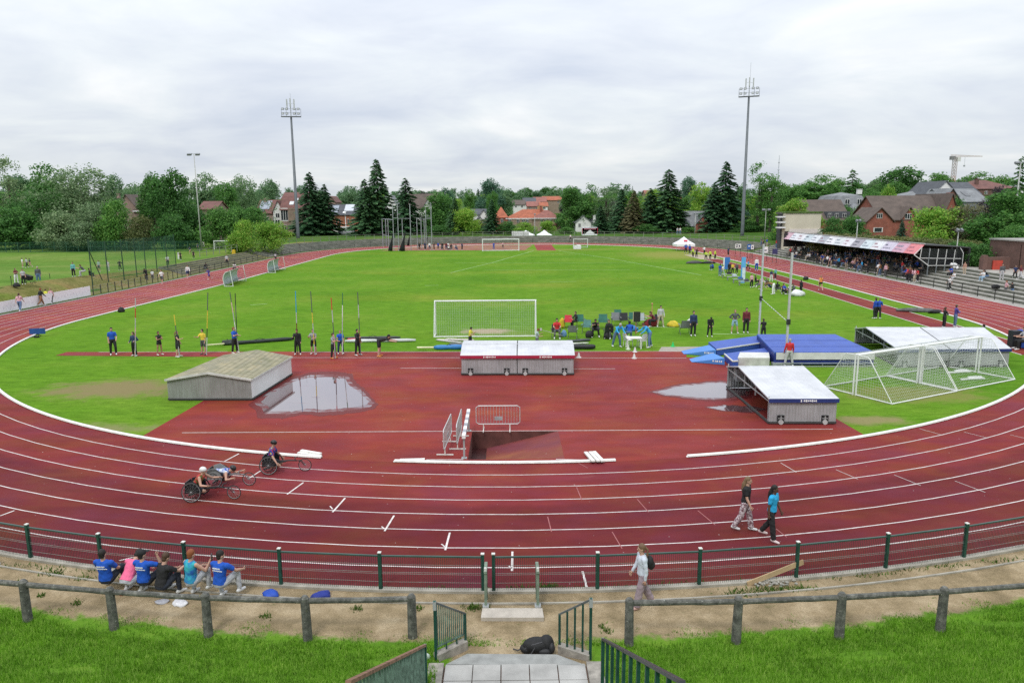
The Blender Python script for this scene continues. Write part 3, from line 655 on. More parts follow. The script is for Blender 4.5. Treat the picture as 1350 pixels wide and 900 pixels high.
# ---- weathered timber-look rails along the path
def stone():
    m, nt, b = newmat('lichen_wood'); b.inputs['Roughness'].default_value = .9
    c = ramp(nt, noise(nt, 7, 7, .7), [(.3, (.035, .036, .032)), (.5, (.095, .095, .085)), (.68, (.19, .185, .165))])
    c = mixc(nt, sm(nt, noise(nt, 16, 4, .6), .66, .70), c, (.34, .34, .31)); c = mixc(nt, sm(nt, noise(nt, 5, 5, .7), .66, .74), c, (.16, .15, .05))
    nt.links.new(c, b.inputs['Base Color']); bump(nt, b, noise(nt, 25, 5, .7), .6, .02); return m
LICH = stone()
def rail_run(px, tops, label):
    base = [G(*p) for p in px]
    t = thing('path_rail', label, 'rail fence', base[0], 'grey lichen covered rails along the dirt path')
    tp = [Vector((b.x, b.y, h)) for b, h in zip(base, tops)]
    for b_, t_ in zip(base, tp):
        q = MB(); lean = random.uniform(-.02, .02); q.tube([(b_.x, b_.y, -.2), (b_.x + lean*.4, b_.y, t_.z*.5), (b_.x + lean, b_.y, t_.z - .02), (b_.x + lean, b_.y, t_.z + .03)], [.105, .098, .092, .055], 10); q.build('post', LICH, t)
    for i in range(len(tp) - 1):
        A_, B_ = tp[i], tp[i + 1]; q = MB(); k = 7
        q.tube([A_.lerp(B_, j/k) + Vector((0, .03, -.10 + random.uniform(-.006, .006))) for j in range(k + 1)], [.062 + random.uniform(-.004, .004) for j in range(k + 1)], 9); q.build('rail', LICH, t)
rail_run([(-90, 806), (37, 818), (151, 829), (275, 838), (406, 843), (544, 840)], [.98, .98, .98, .99, 1.0, .99], 'lichen covered grey rail fence left of the stairs')
rail_run([(829, 849), (970, 847), (1106, 841), (1239, 833), (1375, 822)], [1.04, 1.04, 1.04, 1.04, 1.04], 'lichen covered grey rail fence right of the stairs')
# ================================================================ trees
def cards(P, A, B, mat, name):       # leaf cards at P spanned by A and B
    N = len(P); V = np.empty((N, 4, 3)); V[:, 0] = P - A*.5; V[:, 1] = P - B*.5; V[:, 2] = P + A*.5; V[:, 3] = P + B*.5
    me = bpy.data.meshes.new(name); me.vertices.add(N*4); me.vertices.foreach_set('co', V.ravel()); me.loops.add(N*4); me.loops.foreach_set('vertex_index', np.arange(N*4, dtype=np.int32))
    me.polygons.add(N); me.polygons.foreach_set('loop_start', np.arange(0, N*4, 4, dtype=np.int32)); me.polygons.foreach_set('loop_total', np.full(N, 4, dtype=np.int32)); me.update(calc_edges=True)
    me.materials.append(mat); return me
def rvec(r, N):
    v = r.normal(size=(N, 3)); return v/np.linalg.norm(v, axis=1)[:, None]
def broad(seed, ncl, per, size, rx=.34, z0=.22, z1=1.0, sig=.06, lob=6, trunk=True):
    r = np.random.default_rng(seed); cz, rz = (z0 + z1)/2, (z1 - z0)/2
    # a few big limbs carry the crown, each with its own clumps
    lim = rvec(r, lob)*np.array([rx*.62, rx*.62, rz*.55])*r.uniform(.5, 1.0, (lob, 1)); lim[0] = (0, 0, rz*.55)
    lr = r.uniform(.38, .62, lob)
    k = r.integers(0, lob, ncl); d = rvec(r, ncl); d[:, 2] = d[:, 2]*.8 + .12
    c = lim[k] + d*np.c_[lr[k]*rx, lr[k]*rx, lr[k]*rz]*(r.uniform(.45, 1.0, (ncl, 1))**.5)
    cs = r.uniform(.6, 1.35, ncl)*sig
    i = np.repeat(np.arange(ncl), per); N = len(i)
    off = rvec(r, N)*(r.random((N, 1))**.45)*np.c_[cs[i]*1.25, cs[i]*1.25, cs[i]*.8]
    P = c[i] + off + np.array([0, 0, cz]); P[:, 2] = np.clip(P[:, 2], z0*.6, 1.02)
    hr = np.percentile(np.hypot(P[:, 0], P[:, 1]), 96); P[:, :2] *= rx/hr
    za, zb = np.percentile(P[:, 2], 2), np.percentile(P[:, 2], 99); P[:, 2] = z0 + (P[:, 2] - za)*(z1 - z0)/(zb - za); P[:, 2] = np.maximum(P[:, 2], z0*.5)
    nrm = off/np.linalg.norm(off, axis=1)[:, None]*.6 + rvec(r, N)*.8 + np.array([0, 0, .35])
    a = np.cross(nrm, rvec(r, N)); a /= np.linalg.norm(a, axis=1)[:, None]; b = np.cross(nrm, a); b /= np.linalg.norm(b, axis=1)[:, None]
    s = size*r.uniform(.6, 1.3, (N, 1)); cr = (P, a*s*1.3, b*s)
    tm = MB()
    if trunk:
        tm.tube([(0, 0, -.04), (.003, 0, .1), (.0, .005, z0 + .1), (0, 0, .62)], [.024, .019, .014, .005], 7)
        for q in range(lob): 
            e = lim[q]*.9 + np.array([0, 0, cz]); zb = z0 + .02 + .25*r.random()*(cz - z0 + .1); tm.tube([(0, 0, min(zb, e[2] - .02)), tuple(e*np.array([.5, .5, 1]) - np.array([0, 0, .03])), tuple(e)], [.011, .007, .003], 5)
    return cr, tm
def conifer(seed, lev=30, N=9000, rad=.185, droop=.35, size=.03, z0=.04, gap=.18):
    r = np.random.default_rng(seed); P = []; A = []; B = []
    zl = z0 + (1 - z0)*(np.arange(lev)/lev)**.95; per = []
    for z in zl:
        R = rad*(1 - z)**.8 + .008; nb = int(r.integers(7, 11)); ph = r.uniform(0, 6.28)
        for q in range(nb): per.append((z + r.normal(0, .012), ph + 6.28*q/nb + r.normal(0, .15), R*r.uniform(.72, 1.15)))
    per = np.array(per); w_ = per[:, 2] + .01; k = r.choice(len(per), N, p=w_/w_.sum()); t = r.uniform(.12, 1, N)**.7
    z, a, R = per[k, 0], per[k, 1], per[k, 2]
    rr = R*t; wd = .25*R*(1 - t*.75); lat = r.uniform(-1, 1, N)*wd
    dirx, diry = np.cos(a), np.sin(a)
    P = np.c_[dirx*rr - diry*lat, diry*rr + dirx*lat, z + .03*(1 - t)*1 - droop*R*t**1.3 + .25*R*np.maximum(0, t - .75) - np.abs(lat)*.25 + r.normal(0, .004, N)]
    A = np.c_[dirx, diry, -.35 - .2*r.random(N)] + r.normal(0, .25, (N, 3)); B = np.c_[-diry*.55, dirx*.55, -.35*np.ones(N)] + r.normal(0, .3, (N, 3))
    s = size*r.uniform(.6, 1.25, (N, 1))*(.6 + .6*(1 - z[:, None])); 
    tm = MB(); tm.tube([(0, 0, -.04), (0, 0, .3), (0, 0, .97)], [.016, .011, .002], 6)
    return (P, A*s, B*s*.8), tm
BARK = M((.09, .075, .06), .95, .3, 20); LM = {
 'dark': leafmat('leaf_dark', (0.047, 0.132, 0.031), (0.085, 0.225, 0.053), (0.159, 0.344, 0.085)),
 'mid': leafmat('leaf_mid', (0.061, 0.177, 0.038), (0.106, 0.271, 0.057), (0.201, 0.389, 0.094)),
 'lime': leafmat('leaf_lime', (0.130, 0.307, 0.038), (0.236, 0.472, 0.057), (0.401, 0.472, 0.106)),
 'grey': leafmat('leaf_grey', (0.111, 0.190, 0.090), (0.198, 0.304, 0.138), (0.396, 0.502, 0.291)),
 'blue': leafmat('leaf_blue', (0.052, 0.130, 0.083), (0.090, 0.201, 0.130), (0.153, 0.283, 0.189)),
 'copper': leafmat('leaf_copper', (0.047, 0.038, 0.047), (0.083, 0.066, 0.076), (0.118, 0.118, 0.106)),
 'brown': leafmat('leaf_brown', (0.118, 0.130, 0.071), (0.201, 0.201, 0.106), (0.307, 0.283, 0.165)),
 'spruce': leafmat('needle', (0.031, 0.093, 0.040), (0.059, 0.149, 0.062), (0.112, 0.232, 0.099), .15),
 'hedge': leafmat('leaf_hedge', (0.094, 0.130, 0.047), (0.177, 0.212, 0.071), (0.283, 0.283, 0.118)),
 'far': leafmat('leaf_far', (0.090, 0.185, 0.093), (0.146, 0.278, 0.127), (0.237, 0.370, 0.185))}  # 'far' is paler: distance haze is put into the leaf colour
PT = {}
def proto(key, fn, *a, **k):
    (P, A, B), tm = fn(*a, **k); PT.setdefault(key, []).append((cards(P, A, B, LM['mid'], 'crown'), tm.mesh('trunk', BARK) if tm.v else None))
for s_ in range(4): proto('broad', broad, 10 + s_, 300, 32, .024, .36, .14)
for s_ in range(2): proto('willow', broad, 30 + s_, 420, 30, .019, .44, .04, 1.0, .055, 9)
for s_ in range(2): proto('birch', broad, 40 + s_, 150, 26, .017, .22, .15, 1.0, .05, 7)
for s_ in range(3): proto('bush', broad, 50 + s_, 260, 34, .036, .56, .0, 1.0, .11, 6, False)
for s_ in range(3): proto('spruce', conifer, 60 + s_)
proto('pine', conifer, 70, 15, 6000, .27, .1, .036, .12)
proto('hedge', broad, 80, 260, 30, .05, .6, .0, 1.0, .16, 9, False)
KINDN = {'broad': 'broadleaf_tree', 'willow': 'willow_tree', 'birch': 'birch_tree', 'bush': 'bush', 'spruce': 'spruce_tree', 'pine': 'pine_tree', 'hedge': 'hedge_bush'}
_tc = {}
def tree(kind, x, y, z, h, wf, mat, label, group):
    v = PT[kind]; i = _tc.get(kind, 0); _tc[kind] = i + 1; cm, tmh = v[i % len(v)]
    cat = {'bush': 'bush', 'hedge': 'bush'}.get(kind, 'tree')
    t = thing(KINDN[kind], label, cat, (x, y, z), group); t.rotation_euler = (0, 0, random.uniform(0, 6.28)); t.scale = (h*wf, h*wf, h)
    c = bpy.data.objects.new('crown', cm); COL.objects.link(c); c.parent = t; c.material_slots[0].link = 'OBJECT'; c.material_slots[0].material = LM[mat]
    if tmh: k = bpy.data.objects.new('trunk', tmh); COL.objects.link(k); k.parent = t
    return t
NATW = {'broad': .74, 'willow': .9, 'birch': .46, 'bush': 1.14, 'spruce': .32, 'pine': .54, 'hedge': 1.22}
def T(kind, px, ytop, wpx, Y, mat, label, group='trees round the sports ground', zb=None):
    p = at(px, ytop, Y); z = H(p.x, Y) - .1 if zb is None else zb; h = (p.z - z)*1.02; wm = wpx*Y/FPX*1.02
    return tree(kind, p.x, Y, z, h, max(.35, min(2.6, wm/(h*NATW[kind]))), mat, label, group)
gl = 'trees and bushes behind the training field'
for a in ((
 'birch', 8, 213, 44, 172, 'grey', 'tall grey green birch at the left edge above the bushes'), (
 'broad', 62, 224, 64, 196, 'mid', 'loose topped green tree rising behind the big willow'), (
 'willow', 104, 227, 112, 168, 'grey', 'broad grey green willow, biggest crown behind the training field'), (
 'willow', 42, 250, 84, 160, 'dark', 'dark rounded tree between the birch and the big willow'), (
 'broad', 150, 236, 34, 226, 'far', 'small distant tree just right of the big willow'), (
 'bush', 122, 272, 62, 154, 'grey', 'silvery grey bush in front of the big willow'), (
 'bush', 152, 268, 56, 151, 'mid', 'fresh green bush left of the gabled brick house'), (
 'bush', 78, 282, 62, 153, 'grey', 'grey green bush left of the silvery bush'), (
 'bush', 20, 276, 80, 155, 'dark', 'dark bush under the birch at the left edge'), (
 'bush', 184, 288, 52, 152, 'hedge', 'olive bush below the gabled brick house'), (
 'broad', 230, 231, 66, 158, 'dark', 'big deep green maple left of the lamp mast'), (
 'broad', 200, 235, 42, 176, 'dark', 'deep green tree behind the big maple on its left'), (
 'broad', 268, 235, 58, 204, 'far', 'grey green tree behind the lamp mast'), (
 'willow', 318, 238, 62, 214, 'far', 'loose grey green trees left of the row house'), (
 'broad', 296, 246, 46, 200, 'mid', 'darker tree between lamp mast and row house'), (
 'bush', 289, 277, 54, 154, 'dark', 'dark rounded bush right of the lamp mast'), (
 'bush', 254, 292, 40, 160, 'dark', 'low dark bush at the foot of the big maple'), (
 'bush', 322, 293, 44, 141, 'lime', 'lime green bush above the left terrace, left one of the pair'), (
 'bush', 353, 295, 46, 147, 'lime', 'lime green bush above the left terrace, right one of the pair'), (
 'broad', 356, 242, 44, 250, 'far', 'hazy tree behind the roofs of the row house'), (
 'broad', 20, 236, 70, 240, 'far', 'hazy distant tree behind the birch at the left edge'), (
 'broad', 175, 247, 60, 236, 'far', 'hazy distant tree above the gabled brick house'), (
 'bush', 225, 285, 50, 152, 'dark', 'dark bush below the big maple beside the net'), (
 'bush', 112, 296, 60, 150, 'grey', 'low grey green bush below the silvery bush')): T(*a, group=gl)
gn = 'trees along the far end of the ground'
for a in ((
 'spruce', 407, 229, 50, 219, 'spruce', 'dark spruce right of the left floodlight mast'), (
 'spruce', 427, 245, 44, 221, 'spruce', 'shorter spruce at the right of the pair by the left floodlight'), (
 'spruce', 496, 212, 54, 220, 'spruce', 'tallest spruce behind the hammer cage'), (
 'spruce', 480, 238, 46, 217, 'spruce', 'spruce leaning against the left of the tallest spruce'), (
 'spruce', 534, 237, 50, 222, 'spruce', 'bushy spruce directly behind the hammer cage'), (
 'broad', 578, 257, 50, 224, 'mid', 'leafy green tree right of the hammer cage'), (
 'spruce', 599, 262, 28, 216, 'spruce', 'slim spruce right of the leafy tree by the hammer cage'), (
 'bush', 614, 277, 38, 214, 'lime', 'yellow green bush left of the small white houses'), (
 'spruce', 648, 264, 26, 217, 'spruce', 'slim spruce in front of the white houses'), (
 'broad', 645, 240, 44, 300, 'blue', 'blue green tree above the white houses'), (
 'bush', 668, 293, 30, 216, 'dark', 'dark bush in front of the red roofed villa'), (
 'bush', 690, 294, 34, 214, 'lime', 'light bush in front of the red roofed villa'), (
 'bush', 722, 292, 22, 224, 'lime', 'small light bush at the right end of the red roofed villa'), (
 'broad', 752, 250, 52, 236, 'dark', 'tall dark tree right of the red roofed villa'), (
 'birch', 778, 246, 50, 240, 'mid', 'loose green tree above the white gabled house'), (
 'birch', 800, 250, 44, 234, 'grey', 'pale weeping tree behind the white house'), (
 'spruce', 792, 272, 26, 218, 'spruce', 'dark spruce right of the white gabled house'), (
 'spruce', 820, 250, 36, 224, 'spruce', 'narrow dark spruce left of the brown thinning conifer'), (
 'spruce', 836, 252, 34, 219, 'brown', 'brown thinning conifer in the row of dark spruces'), (
 'spruce', 858, 250, 44, 221, 'spruce', 'dense spruce just left of the tallest right-hand spruce'), (
 'spruce', 882, 225, 62, 222, 'spruce', 'massive dark spruce left of the brick cottage'), (
 'broad', 925, 245, 44, 250, 'lime', 'yellow green tree behind the brick cottage'), (
 'broad', 908, 237, 32, 300, 'blue', 'dark blue green tree behind the massive spruce'), (
 'spruce', 958, 215, 56, 221, 'spruce', 'tall spruce left of the right floodlight mast'), (
 'spruce', 942, 243, 44, 219, 'spruce', 'lower spruce right of the brick cottage'), (
 'birch', 1003, 219, 60, 214, 'mid', 'tall feathery birch right of the right floodlight mast'), (
 'birch', 1018, 240, 44, 208, 'dark', 'shorter birch on the right of the feathery birch'), (
 'bush', 850, 296, 44, 216, 'dark', 'dark bush under the brown conifer'), (
 'bush', 985, 292, 50, 213, 'dark', 'dark bush at the foot of the right floodlight mast'), (
 'bush', 905, 300, 26, 215, 'mid', 'bush at the left corner of the brick cottage'), (
 'bush', 580, 298, 46, 214, 'dark', 'dark bush below the leafy tree by the hammer cage'), (
 'bush', 748, 300, 30, 216, 'mid', 'bush right of the white party tents'), (
 'bush', 455, 302, 30, 240, 'dark', 'low bush in front of the orange row house'), (
 'bush', 380, 306, 24, 213, 'lime', 'low light bush under the tall brick gable wall')): T(*a, group=gn)
ge = 'trees on the eastern slope'
for a in ((
 'broad', 1052, 266, 60, 150, 'lime', 'lime green tree behind the cream flat roofed house'), (
 'broad', 1050, 248, 40, 200, 'mid', 'round green tree above the cream flat roofed house'), (
 'pine', 1125, 224, 54, 236, 'dark', 'dark flat layered cedar above the mansard house'), (
 'broad', 1082, 235, 66, 270, 'mid', 'wide green tree left of the dark cedar'), (
 'broad', 1194, 224, 70, 262, 'dark', 'big dark tree right of the cedar'), (
 'broad', 1163, 238, 50, 280, 'far', 'hazy tree between the cedar and the big dark tree'), (
 'bush', 1173, 250, 34, 176, 'lime', 'yellow bush above the brown roof of the brick house'), (
 'broad', 1237, 231, 48, 300, 'mid', 'tree left of the construction crane'), (
 'broad', 1288, 230, 60, 300, 'mid', 'tree right of the construction crane'), (
 'broad', 1322, 236, 50, 220, 'mid', 'tree left of the dark pine at the right edge'), (
 'bush', 1234, 277, 72, 112, 'lime', 'big lime green bush in front of the red brick house'), (
 'bush', 1278, 274, 66, 110, 'brown', 'dull brownish bush between the lime bush and the big tree'), (
 'broad', 1328, 256, 96, 104, 'mid', 'big green tree behind the brick toilet block'), (
 'pine', 1347, 208, 44, 150, 'dark', 'dark pine at the right edge above the lamp'), (
 'broad', 1318, 250, 40, 150, 'copper', 'dark purple tree below the right-hand pine'), (
 'spruce', 1190, 291, 18, 124, 'blue', 'small blue spruce before the red brick house'), (
 'bush', 1100, 290, 40, 128, 'dark', 'dark hedge bush left of the red brick house'), (
 'bush', 1125, 287, 36, 130, 'dark', 'dark hedge bush touching the red brick house'), (
 'broad', 1150, 256, 40, 190, 'mid', 'green tree behind the gable of the brick house'), (
 'bush', 1340, 300, 60, 96, 'mid', 'low green bush at the right edge behind the toilet block')): T(*a, group=ge)
for i, (px, Y) in enumerate(((1420, 110), (1500, 120), (1580, 105), (1460, 150), (-70, 165), (-150, 150), (-220, 165))): T('broad' if i % 2 else 'willow', px, 238, 130, Y, ['mid', 'dark', 'grey'][i % 3], 'tree beyond the picture edge', 'trees beyond the picture edges')
# hedge bank behind the grandstand: countable clipped bushes in a row
for i in range(10):
    px = 1096 + i*20; Y = 121 - i*3.0; p = at(px, 309 + i*1.3, Y)
    T('hedge', px, 309 + i*1.1, 46, Y, 'hedge', 'brown green clipped hedge on the bank behind the grandstand', 'hedge bushes behind the grandstand')
for i in range(3): T('hedge', 1262 + i*16, 321 + i*1.5, 34, 92 - i*2, 'dark', 'dark green hedge between the grandstand and the toilet block', 'hedge bushes beside the toilet block')
# individual trees among the far houses, then the wood on the horizon as one mass
rr_ = random.Random(5)
FARL = {'mid': 'round green tree among the far houses below the skyline', 'dark': 'dark tree among the far houses below the skyline', 'far': 'hazy grey green tree among the far houses below the skyline', 'lime': 'light yellow green tree among the far houses', 'blue': 'blue green tree among the far houses', 'copper': 'dark copper beech among the far houses', 'spruce': 'dark pointed conifer among the far houses'}
for px in range(395, 1060, 11):
    if 675 < px < 742: continue
    Y = rr_.uniform(265, 345); m_ = rr_.choice(['mid', 'dark', 'far', 'far', 'mid', 'lime', 'blue', 'copper', 'spruce'])
    T('spruce' if m_ == 'spruce' else 'broad', px + rr_.uniform(-5, 5), rr_.uniform(249, 268), rr_.uniform(20, 36) if m_ != 'spruce' else 16, Y, m_, FARL[m_], 'trees among the far houses: ' + m_)
for px in range(655, 770, 13):
    Y = rr_.uniform(420, 470); m_ = rr_.choice(['mid', 'dark', 'far']); T('broad', px, rr_.uniform(248, 256), 26, Y, m_, FARL[m_], 'trees among the far houses: ' + m_)
for px in range(1035, 1345, 24):
    Y = rr_.uniform(250, 320); m_ = rr_.choice(['mid', 'dark', 'far']); T('broad', px, rr_.uniform(238, 250), 40, Y, m_, 'green tree on the hillside behind the eastern houses', 'trees on the eastern skyline')
for i in range(30):
    px = -30 + i*13.5; Y = rr_.uniform(186, 215) if px < 340 else rr_.uniform(250, 262); m_ = rr_.choice(['mid', 'dark', 'far', 'grey']); T('bush', px, 283 - 10*rr_.random(), 52, Y, m_, 'bush filling the gap under the trees behind the training field', 'undergrowth behind the training field')
for i in range(42):
    px = 415 + i*15.5; Y = rr_.uniform(226, 262); m_ = rr_.choice(['mid', 'dark', 'dark', 'hedge', 'lime'])
    if 655 < px < 740 or 425 < px < 486 or 900 < px < 938: Y += 22
    T('bush', px, 296 - 6*rr_.random(), 34, Y, m_, 'garden bush between the houses beyond the far bank', 'garden bushes beyond the far bank')
for i in range(26):
    px = 1040 + i*12; Y = rr_.uniform(165, 205); m_ = rr_.choice(['mid', 'dark', 'dark', 'lime', 'far']); T('bush', px, 272 + 5*rr_.random() - 12*sst(1100, 1300, px), 44, Y, m_, 'garden bush between the eastern houses', 'garden bushes between the eastern houses')
Ps, As, Bs = [], [], []
base_b = [broad(90 + i, 60, 16, .045, sig=.085)[0] for i in range(4)] + [conifer(95, 14, 800, .2, .3, .06)[0]]
for i in range(420):
    px = rr_.uniform(-150, 1500); Y = rr_.uniform(350, 640); yt = 254 - 10*sst(900, 1250, px) + rr_.gauss(0, 3.2) - 5*rr_.random()**3
    p = at(px, yt, Y); z = H(p.x, Y) - .5; h = max(5, min(24, p.z - z)); z = p.z - h; P, A, B = base_b[min(4, int(rr_.random()*4.5))]; wf = rr_.uniform(.9, 1.4)
    s = np.array([h*wf, h*wf, h]); Ps.append(P*s + np.array([p.x, Y, z])); As.append(A*s); Bs.append(B*s)
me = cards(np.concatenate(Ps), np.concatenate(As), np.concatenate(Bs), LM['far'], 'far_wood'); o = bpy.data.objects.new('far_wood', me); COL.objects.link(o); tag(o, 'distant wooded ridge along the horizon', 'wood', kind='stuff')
# ================================================================ houses
def XZ(px, py, Y): p = at(px, py, Y); return p.x, p.z
PINK = brick((.30, .20, .16), (.26, .17, .14), (.36, .30, .26)); REDB = brick((.30, .075, .045), (.24, .06, .04), (.30, .17, .13)); ORNG = brick((.36, .12, .055), (.30, .10, .05), (.34, .2, .14)); TANB = brick((.30, .22, .16), (.26, .19, .14), (.34, .28, .22)); BRNB = brick((.15, .075, .06), (.12, .06, .05), (.16, .11, .09))
CREAM = M((.52, .48, .38), .8, .1, .4); WHW = M((.68, .68, .66), .8, .08, .6); GREYW = M((.22, .23, .25), .7, .15, .8)
R_BRN = rooftile((.10, .075, .062)); R_MAR = rooftile((.15, .065, .055)); R_RED = rooftile((.34, .10, .05)); R_SLT = rooftile((.075, .082, .095)); R_GRY = rooftile((.19, .20, .21)); R_PNK = rooftile((.26, .10, .08))
GLZ = glass((.03, .035, .045)); FRM = M((.65, .65, .63), .6, .05); SOLAR = M((.25, .28, .33), .15, .1, 1, .2, 0, .8)
class House:
    def __init__(s, name, label, cat, Y, px, group='houses beyond the sports ground'):
        s.Y = Y; x, _ = XZ(px, 300, Y); s.t = thing(name, label, cat, (x, Y, max(0, H(x, Y))), group)
    def block(s, pl, pr, ye, yr, yb, dep, axis, wall, roof, y0=0, ov_=.35, flat=False):
        Y = s.Y + y0; pm = (pl + pr)/2; x0, _ = XZ(pl, ye, Y); x1, _ = XZ(pr, ye, Y); ze = XZ(pm, ye, Y)[1]; zr = XZ(pm, yr, Y)[1]; zb = XZ(pm, yb, Y)[1] - 3
        w_ = MB(); A = [(x0, Y), (x1, Y), (x1, Y + dep), (x0, Y + dep)]
        w_.prism([(a, b, zb) for a, b in A], (0, 0, ze - zb))
        xm, ym = (x0 + x1)/2, Y + dep/2; rf = MB(); th = .14
        if flat: rf.prism([(x0 - .2, Y - .2, ze + .002), (x1 + .2, Y - .2, ze + .002), (x1 + .2, Y + dep + .2, ze + .002), (x0 - .2, Y + dep + .2, ze + .002)], (0, 0, .25))
        elif axis == 'x':          # ridge runs left-right, the slope faces us
            for xx in (x0, x1): w_.prism([(xx, Y, ze), (xx, Y + dep, ze), (xx, ym, zr - .02)], (.12 if xx == x0 else -.12, 0, 0))
            sl = (zr - ze)/(dep/2); e = ov_
            for sg in (-1, 1): rf.prism([(x0 - e, ym, zr + .03), (x1 + e, ym, zr + .03), (x1 + e, ym + sg*(dep/2 + e), ze - sl*e + .03), (x0 - e, ym + sg*(dep/2 + e), ze - sl*e + .03)], (0, 0, th))
        elif axis == 'y':          # gable faces us
            for yy in (Y, Y + dep): w_.prism([(x0, yy, ze), (x1, yy, ze), (xm, yy, zr - .02)], (0, .12 if yy == Y else -.12, 0))
            sl = (zr - ze)/((x1 - x0)/2); e = ov_
            for sg in (-1, 1): rf.prism([(xm, Y - e, zr + .03), (xm, Y + dep + e, zr + .03), (xm + sg*((x1 - x0)/2 + e), Y + dep + e, ze - sl*e + .03), (xm + sg*((x1 - x0)/2 + e), Y - e, ze - sl*e + .03)], (0, 0, th))
        elif axis == 'hip':
            e = ov_; i = min(dep/2, (x1 - x0)/2)*.95; a, b, c, d = (x0 - e, Y - e, ze), (x1 + e, Y - e, ze), (x1 + e, Y + dep + e, ze), (x0 - e, Y + dep + e, ze); r0, r1 = (x0 + i, ym, zr), (x1 - i, ym, zr)
            rf.add([a, b, c, d, r0, r1], [(0, 1, 5, 4), (1, 2, 5), (2, 3, 4, 5), (3, 0, 4), (0, 3, 2, 1)])
        elif axis == 'mansard':
            e = .2; i = 1.0; zm = ze + (zr - ze)*.72
            a = [(x0 - e, Y - e, ze), (x1 + e, Y - e, ze), (x1 + e, Y + dep + e, ze), (x0 - e, Y + dep + e, ze)]; b = [(x0 + i, Y + i, zm), (x1 - i, Y + i, zm), (x1 - i, Y + dep - i, zm), (x0 + i, Y + dep - i, zm)]
            rf.add(a + b + [(xm, ym, zr)], [(0, 1, 5, 4), (1, 2, 6, 5), (2, 3, 7, 6), (3, 0, 4, 7), (4, 5, 8), (5, 6, 8), (6, 7, 8), (7, 4, 8), (3, 2, 1, 0)])
        w_.build('wall', wall, s.t); rf.build('roof', roof, s.t); s.b = (x0, x1, Y, dep, ze, zr, zb); return s
    def win(s, px, py, wp, hp, y0=0, nx_=2, arch=False):        # a window on a front face
        Y = s.Y + y0; x, z = XZ(px, py, Y); w_ = wp*Y/FPX; h = hp*Y/FPX; q = MB(); q.box((x, Y - .02, z), (w_, .06, h)); f = q.build('window', FRM, s.t)
        n_ = nx_; q = MB()
        for i in range(n_): q.box((x - w_/2 + w_*(i + .5)/n_, Y - .056, z), (w_/n_*.8, .02, h*.84))
        q.build('pane', GLZ, f); return s
    def solid(s, name, px, py, wp, hp, mat, y0=-.03, d=.06):
        Y = s.Y + y0; x, z = XZ(px, py, Y); q = MB(); q.box((x, Y, z), (wp*Y/FPX, d, hp*Y/FPX)); q.build(name, mat, s.t); return s
    def chim(s, px, yt, yb, wp, y0, mat):
        Y = s.Y + y0; x, zt = XZ(px, yt, Y); zb = XZ(px, yb, Y)[1]; q = MB(); q.box((x, Y, (zt + zb)/2), (wp*Y/FPX, .7, zt - zb)); q.box((x, Y, zt + .06), (wp*Y/FPX + .15, .85, .12)); q.build('chimney', mat, s.t); return s
    def patch(s, name, u0, u1, v0, v1, mat, up=.24):  # a panel lying on the front slope of the last 'x' block
        x0, x1, Y, dep, ze, zr, zb = s.b; f = lambda u, v: Vector((x0 + (x1 - x0)*u, Y + dep/2*v, ze + (zr - ze)*v + up)); q = MB(); q.prism([f(u0, v0), f(u1, v0), f(u1, v1), f(u0, v1)], (0, 0, .05)); q.build(name, mat, s.t); return s
h = House('brick_house', 'pink brick house with a steep gable among the left trees', 'house', 186, 175); h.block(153, 182, 276, 257, 300, 10, 'y', PINK, R_BRN).block(176, 200, 278, 268, 300, 8, 'x', PINK, R_BRN, -.6); h.win(162, 272, 4, 6).win(187, 285, 6, 5, -.6).win(196, 285, 4, 5, -.6); h.solid('gutter', 188, 278.4, 26, 1.2, WHITE, -1.1); h.chim(156, 256, 262, 3, 5, PINK)
h = House('brick_house', 'part of a brown roofed house behind the lamp mast', 'house', 178, 272); h.block(262, 284, 276, 266, 300, 8, 'x', PINK, R_MAR); h.win(268, 284, 4, 5)
h = House('row_house', 'low row house in pink brick with dark solar roof left of the tall gable', 'house', 228, 354); h.block(337, 372, 281, 264, 312, 12, 'x', PINK, R_MAR)
for px in (341, 346, 353, 361, 367): h.win(px, 289, 2.4, 7, 0, 1)
h.patch('solar_panel', .05, .46, .25, .9, SOLAR).patch('solar_panel', .1, .3, .05, .2, R_SLT); h.chim(349.5, 262, 272, 3.6, 5, PINK); h.block(360, 373, 278, 265, 312, 6, 'y', WHW, R_MAR, -1.2); h.win(366, 284, 5, 6, -1.2); h.win(366, 293, 6, 7, -1.2)
h = House('row_house', 'tall maroon roofed row house with a blank brick gable wall', 'house', 224, 381); h.block(370, 398, 276, 259, 316, 9, 'x', PINK, R_MAR); h.win(375, 283, 9, 17, 0, 3).win(375, 300, 6, 7); h.patch('skylight', .35, .55, .3, .55, M((.6, .62, .65), .2)).patch('skylight', .6, .72, .62, .8, M((.6, .62, .65), .2)); h.solid('gable_wall', 388, 292, 14, 34, TANB, -.2, .3); h.block(372, 402, 262, 254, 275, 8, 'x', PINK, R_MAR, 12)
h = House('row_house', 'orange brick row house with dark solar roof between the spruces', 'house', 242, 452); h.block(431, 482, 283, 270, 312, 10, 'x', ORNG, R_SLT); h.patch('solar_panel', .08, .26, .1, .85, SOLAR).patch('solar_panel', .42, .66, .3, .95, M((.5, .53, .57), .2, .1, 1, .2)).patch('skylight', .4, .48, .08, .24, WHITE)
for px in (437, 444, 448, 459, 465): h.win(px, 292, 2.0, 7, 0, 1)
h.solid('downpipe', 455.5, 290, 1, 22, WHITE).solid('porch', 454, 299.5, 22, 1.6, WHITE, -.6, 1.2).solid('garage_door', 443, 305, 7, 8, WHW).solid('garage_door', 464, 305, 8, 8, M((.03, .03, .03)))
